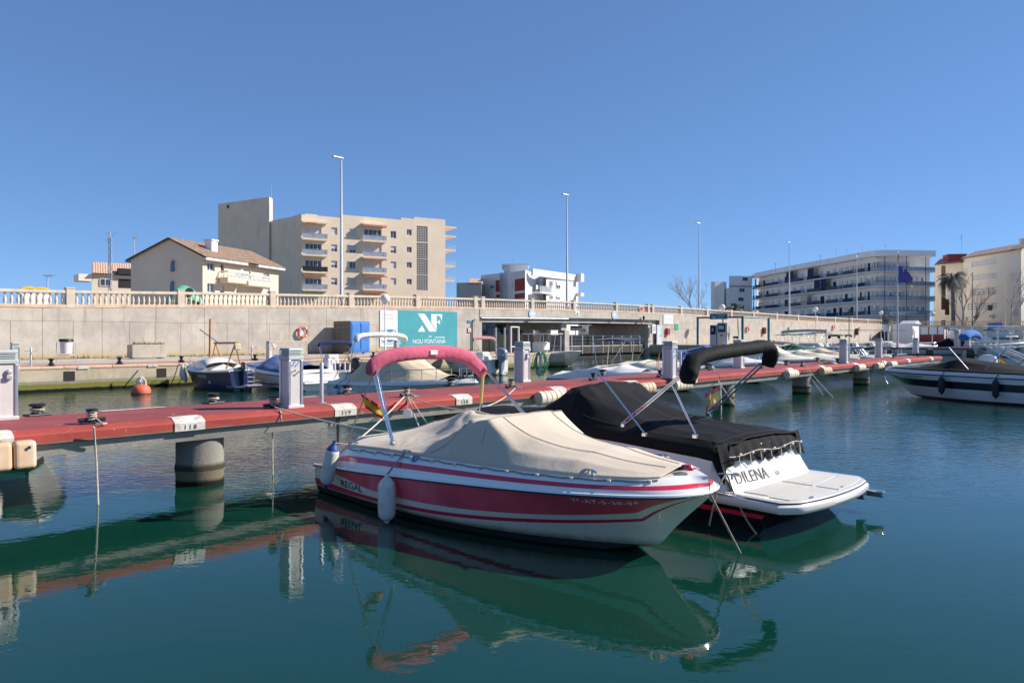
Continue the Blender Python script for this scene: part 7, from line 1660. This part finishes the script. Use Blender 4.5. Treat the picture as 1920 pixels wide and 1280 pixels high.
# flagpole
p = Vector((*P2(1683,90.5),1.02)); hp = CZ+(HY-474)*90.5/F-1.02
t = thing('flagpole', 'tall white flagpole on the far jetty', 'flagpole', p); q = MB(); q.lathe([(.16,0),(.14,.4),(.09,.6),(.06,hp)], n=12); q.build('pole', MT['polegrey'], t, smooth=True); q = MB(); q.lathe([(.02,hp),(.09,hp+.08),(.02,hp+.17)], n=10); q.build('finial', MT['galv'], t, smooth=True); q = MB(); q.tube([(-.45,0,hp-1.1),(.45,0,hp-1.1)], .04, 6); q.build('yard_arm', MT['white'], t)
fl2 = thing('flag', 'purple flag with a red and yellow corner drooping on the tall flagpole', 'flag', p+Vector((.08,-.02,hp-1.55)))
q = MB(); q.grid(lambda u, v: Vector((u*1.75+.1*fbm(u*3,v*2,1), .25*fbm(u*3,v,4)*u, -v*(2.2-1.0*u)-1.35*u*u-.2*u)), 18, 10, mi=lambda i, j: 1 if (i > 12 and j > 6) else 0); q.build('cloth', [MT['purple'],MT['yellow']], fl2, smooth=True, ang=80)
flag('small red and yellow flag furled at the top of the flagpole', p+Vector((.05,0,hp-.05)), (0,0,-1), 0, .9, .35, stream=(.4,0,-.9))
# fuel station
fs_t = thing('fuel_gantry', 'teal steel gantry frame over the fuel berth', 'gantry', M(70,7,ZQ2), QA)
def fpt(px, py, Y): p = P(px,py,Y=Y); return p
zt_ = CZ+(HY-594)*88/F
gp_ = [P2(1308,88),P2(1392,85),P2(1441,90)]
for a in gp_: q = MB(); q.box((a[0],a[1],(ZQ2+zt_)/2), (.22,.22,zt_-ZQ2)); q.build('column', MT['teal_steel'], fs_t, world=True)
for a, c in ((gp_[0],gp_[1]),(gp_[1],gp_[2])): q = MB(); q.tube([(a[0],a[1],zt_-.1),(c[0],c[1],zt_-.1)], .11, 6); q.build('beam', MT['teal_steel'], fs_t, world=True)
fr_ = Fr(P2(1331,86.3),P2(1364,85.2)); zb_ = CZ+(HY-598.5)*86/F; zt2_ = CZ+(HY-588)*86/F
t = thing('fuel_sign', 'teal fuel station sign board with a white emblem above the pumps', 'sign', fr_(fr_.len/2,0,zb_)); fbox(t, 'board', fr_, 0, fr_.len, -.08, .06, zb_, zt2_, MT['teal_steel'])
for i in range(3): fbox(t, 'text_line', fr_, fr_.len*.42, fr_.len*(.88-.05*i), .06, .075, zt2_-.18-.17*i, zt2_-.12-.17*i, MT['pale_sign'])
fbox(t, 'emblem', fr_, fr_.len*.12, fr_.len*.16, .06, .075, zb_+.1, zt2_-.12, MT['pale_sign']); fbox(t, 'emblem', fr_, fr_.len*.20, fr_.len*.34, .06, .075, zb_+.1, zb_+.35, MT['pale_sign'])
q = MB(); q.tube([fr_(fr_.len*.75,0,zb_),fr_(fr_.len*.75,0,zb_-.6)], .06, 6); q.build('hanger', MT['teal_steel'], t, world=True)
fr_ = Fr(P2(1331,86.6),P2(1343,86.2)); t = thing('fuel_cabinet', 'white cabinet with a blue poster beside the fuel pump', 'cabinet', fr_(.3,0,ZQ2)); fbox(t, 'body', fr_, 0, fr_.len, -.6, 0, ZQ2, CZ+(HY-609)*86.5/F, MT['cab'], .02); fbox(t, 'poster', fr_, .06, fr_.len-.08, 0, .015, CZ+(HY-627)*86.5/F, CZ+(HY-611)*86.5/F, MT['navy_cv'])
text_on('poster_letter', 'E', .55, MT['white'], t, fr_(.2,.02,CZ+(HY-621)*86.5/F), (fr_.d.x,fr_.d.y,0), (0,0,1))
fr_ = Fr(P2(1344.5,86),P2(1364,85.6)); t = thing('fuel_pump', 'white fuel pump with a black display beneath the teal sign', 'fuel pump', fr_(.6,0,ZQ2)); fbox(t, 'body', fr_, 0, fr_.len, -.8, 0, ZQ2, CZ+(HY-605)*86/F, MT['cab'], .04); fbox(t, 'display', fr_, .12, .92, 0, .04, CZ+(HY-622.5)*86/F, CZ+(HY-607)*86/F, MT['plastic_k'], .03); fbox(t, 'screen', fr_, .2, .75, .04, .05, CZ+(HY-617)*86/F, CZ+(HY-610)*86/F, MT['pale_sign']); fbox(t, 'badge', fr_, .35, .65, 0, .02, CZ+(HY-630)*86/F, CZ+(HY-627)*86/F, MT['red_print'])
q = MB(); q.tube([fr_(1.32,.05,3.6),fr_(1.38,.2,2.6),fr_(1.3,.1,1.9),fr_(1.28,.05,2.8)], .035, 6); q.build('hose', MT['plastic_k'], t, world=True)
t = thing('hose_stand', 'black hose stand with a tangle of green cable by the fuel frame', 'stand', Vector((*P2(1379,87),ZQ2))); q = MB(); q.box((0,0,.9), (.5,.4,.25)); q.build('tray', MT['plastic_k'], t); q = MB(); 
for dx in (-.2,.2): q.tube([(dx,0,0),(dx,0,.8)], .03, 6)
q.build('legs', MT['plastic_k'], t); q = MB(); q.tube([(.25,0,.2),(.4,0,1.5),(.3,.1,3.2),(.25,0,2.2),(.35,-.05,.8)], .03, 6); q.build('cable', MT['green_cv'], t)
t = thing('bench', 'stone bench against the wall right of the fuel frame', 'bench', M(TM(1447,2),2.,ZQ2), QA); q = MB(); q.box((0,0,.45), (1.9,.5,.12)); q.build('seat', MT['cop'], t, bev=.03)
for x in (-.7,.7): q = MB(); q.box((x,0,.2), (.2,.45,.4)); q.build('leg', MT['cop'], t, bev=.02)
# potted plant, signal post and crossarm near the hut
t = thing('potted_plant', 'shrub in a white tub raised on legs beside the globe lamp', 'plant', Vector((*P2(1662,104),1.3)))
q = MB(); q.lathe([(.45,1.7),(.55,2.6),(.6,2.65)], n=16); q.build('tub', MT['white'], t, smooth=True); q = MB(); q.tube([(-.25,0,0),(-.25,0,1.8)], .06, 6); q.tube([(.25,0,0),(.25,0,1.8)], .06, 6); q.build('legs', MT['white'], t)
q = MB(); rr = random.Random(4)
for i in range(420):
    c = Vector((rr.gauss(0,.4),rr.gauss(0,.4),3.3+rr.gauss(0,.42))); a = rr.uniform(0,6.3); d = Vector((math.cos(a),math.sin(a),rr.uniform(-.4,.6)))*.14; e = d.cross(Vector((0,0,1)))*.5; q.add([c-d,c+e,c+d,c-e], [(0,1,2,3)])
q.build('foliage', MT['leaf'], t)
t = thing('signal_post', 'thin dark signal post with long cross arm by the far wall', 'post', Vector((*P2(1592,112),ZQ2))); hh = CZ+(HY-583)*112/F-ZQ2; q = MB(); q.lathe([(.07,0),(.05,hh)], n=8); q.build('pole', MT['rail'], t); q = MB(); q.tube([(-1.6,0,hh-2.9),(7.,-3.,hh-2.95)], .035, 5); q.build('cross_arm', MT['rail'], t); q = MB(); q.box((.1,0,hh), (.3,.2,.5)); q.build('signal_head', MT['plastic_k'], t, bev=.03)
# gangway frame on the quay end
t = thing('davit_frame', 'white tubular gangway frame and grey posts at the quay end', 'frame', M(31.,9.5,ZQ), QA)
for x, hh, m_ in ((-2.6,1.9,'plastic_k'),(-1.9,2.0,'galv'),(-.9,2.0,'galv'),(-.2,2.1,'white'),(.7,2.1,'white')): q = MB(); q.lathe([(.07,0),(.07,hh)], (x,0,0), 8); q.build('post', MT[m_], t, smooth=True)
q = MB(); q.tube([(-.2,0,.5),(.7,0,.5)], .05, 6); q.tube([(-.2,0,2.05),(.7,0,2.05)], .05, 6); q.build('cross_rail', MT['white'], t)
# blue direction sign under the bridge
t = thing('direction_sign', 'blue and white direction sign on a post before the bridge pier', 'sign', Vector((*P2(1079,86),1.3))); q = MB(); q.lathe([(.05,0),(.05,2.2)], n=8); q.build('pole', MT['galv'], t); q = MB(); q.box((.1,0,2.0), (1.4,.05,.55)); q.build('board', MT['white'], t); q = MB(); q.box((.1,-.035,2.13), (1.3,.02,.2)); q.build('blue_band', MT['blue_sign'], t)
# ---------------------------------------------------------------- beyond the bridge: bank, hedge, van, fence
b_ = MB(); b_.prism([P2(880,102),P2(990,100),P2(1000,150),P2(870,150)], -1, 2.62); o = b_.build('far_bank', MT['ochre']); o['kind'] = 'structure'
t = thing('van', 'pale blue grey panel van parked on the bank seen under the bridge', 'van', Vector((*P2(921,130),2.65)), .1)
q = MB(); n_ = [(-2.2,.35),(2.35,.35),(2.4,.9),(2.1,1.15),(1.5,2.0),(1.2,2.12),(-2.1,2.12),(-2.25,1.9)]
q.add([(x,-.95,z) for x, z in n_]+[(x,.95,z) for x, z in n_], [tuple(range(8)), tuple(reversed(range(8,16)))]+[(i,i+8,(i+1) % 8+8,(i+1) % 8) for i in range(8)]); q.build('body', MT['carpaint'], t, bev=.08)
for x in (-1.4,1.5):
    for y in (-.92,.92): q = MB(); q.lathe([(.2,-.1),(.34,-.1),(.34,.1),(.2,.1)], n=18, tr=Matrix.Translation((x,y,.34)) @ Matrix.Rotation(PI/2,4,'X')); wl_ = q.build('wheel', MT['tyre'], t, smooth=True); q = MB(); q.lathe([(.2,-.105),(.2,.105)], n=14, tr=Matrix.Translation((x,y,.34)) @ Matrix.Rotation(PI/2,4,'X')); q.build('rim', MT['hub'], wl_)
q = MB(); q.add([(1.25,-.96,1.35),(2.0,-.96,1.3),(1.5,-.96,1.9),(1.25,-.96,1.95)], [(0,1,2,3)]); q.build('side_window', MT['glass'], t)
def leaf_mass(parent, c, rx, ry, rz, n, m, s=.16, seed=0, name='foliage'):
    rr = random.Random(seed); q = MB()
    for i in range(n):
        u, v = rr.uniform(-1,1), rr.uniform(0,6.283); w_ = rr.random()**.4; k = math.sqrt(1-u*u); lump = 1+.25*fbm(u*3+seed,math.cos(v)*2,math.sin(v)*2)
        p = Vector((c[0]+rx*k*math.cos(v)*w_*lump, c[1]+ry*k*math.sin(v)*w_*lump, c[2]+rz*u*w_*lump)); a, e_ = rr.uniform(0,6.3), rr.uniform(-.8,.8)
        d = Vector((math.cos(a)*math.cos(e_),math.sin(a)*math.cos(e_),math.sin(e_)))*s*rr.uniform(.6,1.3); e = d.orthogonal()*.5; q.add([p-d,p+e,p+d,p-e], [(0,1,2,3)])
    return q.build(name, m, parent, world=True)
for i, (x, Y, rx, rz) in enumerate(((953,120,2.2,1.7),(968,119,2.4,1.9))):
    p = Vector((*P2(x,Y),2.6)); t = thing('bush', ('dark green bush on the far bank beside the van','dark green bush on the far bank beside the bridge pier')[i], 'bush', p); leaf_mass(t, (p.x,p.y,p.z+1.5), rx, 1.6, rz, 1500, MT['leaf'], .2, i); q = MB(); q.tube([p,p+Vector((.1,0,1.5))], .1, 6); q.build('stem', MT['bark'], t, world=True)
t = thing('picket_fence', 'white picket fence with an ochre pillar behind the van', 'fence', Vector((*P2(941,126),2.62)))
for i in range(7): q = MB(); q.box((-.9+i*.28,0,.55), (.12,.05,1.1)); q.build('picket', MT['white'], t)
q = MB(); q.box((0,.03,.8), (2.0,.04,.08)); q.box((0,.03,.3), (2.0,.04,.08)); q.build('rail', MT['white'], t); q = MB(); q.box((1.35,0,.75), (.5,.5,1.5)); q.build('pillar', MT['cop'], t)
# green slide and yellow kiosk roofs behind the balustrade on the left
p = M(TM(345,-3.2),-3.2,ZR(9)+.0); t = thing('green_slide', 'green fibreglass dome of a pedal boat slide showing above the balustrade', 'pedal boat', p, QA)
q = MB(); q.grid(lambda u, v: Vector((lerp(-1.25,1.25,u), .55*math.cos(PI*v), .15+1.55*math.sin(PI*u)**.55*(.35+.65*max(0,math.sin(PI*v)))) if 0 < u < 1 else Vector((lerp(-1.25,1.25,u),.55*math.cos(PI*v),.15))), 20, 10); q.build('dome', MT['sea_green'], t, smooth=True)
q = MB(); q.lathe([(.3,0),(.3,.03)], n=14, tr=Matrix.Translation((.1,-.62,1.2)) @ Matrix.Rotation(PI/2,4,'X')); q.build('opening', MT['dark'], t)
for i, x in enumerate((54,77)):
    p = M(TM(x,-3),-3,ZR(0)); t = thing('yellow_float', ('yellow curved float peeking over the left balustrade','second yellow curved float peeking over the left balustrade')[i], 'float', p, QA); q = MB(); q.tube([(.55*math.cos(a),0,.95+.32*math.sin(a)) for a in [PI*k/10 for k in range(11)]], .12, 8); q.build('arch', MT['yellow'], t, smooth=True); q = MB(); q.box((0,0,.5), (.9,.4,.9)); q.build('seat_hull', MT['white'], t, bev=.1)
aerial('short steel crane arm above the balustrade at the left', 89, 515, 540, 46, 2, .5)
# ---------------------------------------------------------------- trees
def bare_tree(label, base, h, spread, seed, m='bark', levels=5, r0=.16, lean=(0,0), trunk_f=.32):
    rr = random.Random(seed); t = thing('bare_tree', label, 'tree', base); tr, cr = MB(), MB()
    def grow(p, d, l, r, lv):
        n = 4; pts = [p]; dd = d.copy()
        for i in range(n): dd = (dd+Vector((rr.uniform(-.16,.16),rr.uniform(-.16,.16),rr.uniform(-.04,.10)))).normalized(); pts.append(pts[-1]+dd*l/n)
        (tr if lv == 0 else cr).tube(pts, [lerp(r,r*.62,i/n) for i in range(n+1)], 6 if lv < 2 else 4, cap=False)
        if lv >= levels: return
        for k in range(rr.choice((2,3,3)) if lv else 4):
            a = rr.uniform(0,6.283); s_ = rr.uniform(.35,.8)*spread; nd = (dd+Vector((math.cos(a)*s_,math.sin(a)*s_,rr.uniform(.0,.35)))).normalized()
            grow(pts[-1] if rr.random() < .6 else pts[rr.choice((2,3))], nd, l*rr.uniform(.58,.85), r*.58, lv+1)
    grow(Vector((0,0,0)), Vector((lean[0],lean[1],1)).normalized(), h*trunk_f, r0, 0)
    tr.build('trunk', MT[m], t, smooth=True); cr.build('crown', MT[m], t, smooth=True); return t
def BT(px, Y, z=2.6): return Vector((*P2(px,Y),z))
bare_tree('bare branching tree behind the bridge road before the white block', BT(1305,150), 11.5, 1.05, 11, levels=6, r0=.22)
bare_tree('leaning pale bare tree before the palm fronds', BT(1800,160), 12, .75, 5, 'bark_pale', 5, .28, (.22,0), .42); bare_tree('bare tree forking before the cream building', BT(1897,150), 11, .85, 8, 'bark_pale', 6, .25, (0,0), .36)
bare_tree('thin bare tree left of the leaning trunk', BT(1822,164), 11, .7, 9, 'bark', 5, .18, (-.05,0), .4)
def palm(label, base, h, n, fl, seed, lean=(0,0), r=.28):
    rr = random.Random(seed); t = thing('palm_tree', label, 'palm tree', base); top = Vector((lean[0]*h,lean[1]*h,h))
    q = MB(); q.tube([top*(i/8)+Vector((0,0,0)) for i in range(9)], [r*(1.15-.3*i/8) for i in range(9)], 10); q.build('trunk', MT['bark'], t, smooth=True)
    q = MB()
    for k in range(n):
        a = 6.283*k/n+rr.uniform(-.2,.2); el = rr.uniform(-.5,1.15); L_ = fl*rr.uniform(.75,1.05); pts = []
        for i in range(9):
            f = i/8; e = el-1.5*f*f; pts.append((pts[-1] if pts else top)+Vector((math.cos(a)*math.cos(e),math.sin(a)*math.cos(e),math.sin(e)))*(L_/8 if i else 0))
        q.tube(pts, [.04*(1-.8*i/8) for i in range(9)], 4)
        for i in range(1,9):
            d = (pts[i]-pts[i-1]).normalized(); sd = d.cross(Vector((0,0,1))).normalized()
            for s_ in (-1,1):
                for g in (0,.5): c = pts[i-1].lerp(pts[i],g); l = .62*fl/2.6*(1-.5*abs(i/8-.4)); e = c+sd*s_*l*.8+d*l*.5-Vector((0,0,l*.35)); w_ = d*.10; q.add([c-w_,c+w_,e], [(0,1,2)])
    q.build('crown', MT['palm'], t); return t
palm('shaggy palm before the end of the curved building', BT(1788,168), 12.6, 66, 3.9, 3, (-.02,0), .4); palm('small palm before the white stepped block', BT(1375,170), 5.8, 30, 3.0, 6)
palm('little palm at the foot of the beige block', BT(604,118), 4.2, 22, 1.8, 7)
# lamp wires and posts at the far right road
for i, x in enumerate((1823,1885)):
    p = BT(x,148,zb+.0 if False else 3.9); t = thing('utility_pole', ('thin dark pole before the cream building','pale pole before the bare forked tree')[i], 'pole', p); hh = (11 if i == 0 else 12.5); q = MB(); q.lathe([(.09,0),(.06,hh)], n=8); q.build('pole', MT['rail' if i == 0 else 'polegrey'], t, smooth=True); q = MB(); q.box((0,0,hh), (.25,.25,.1)); q.build('cap', MT['galv'], t)
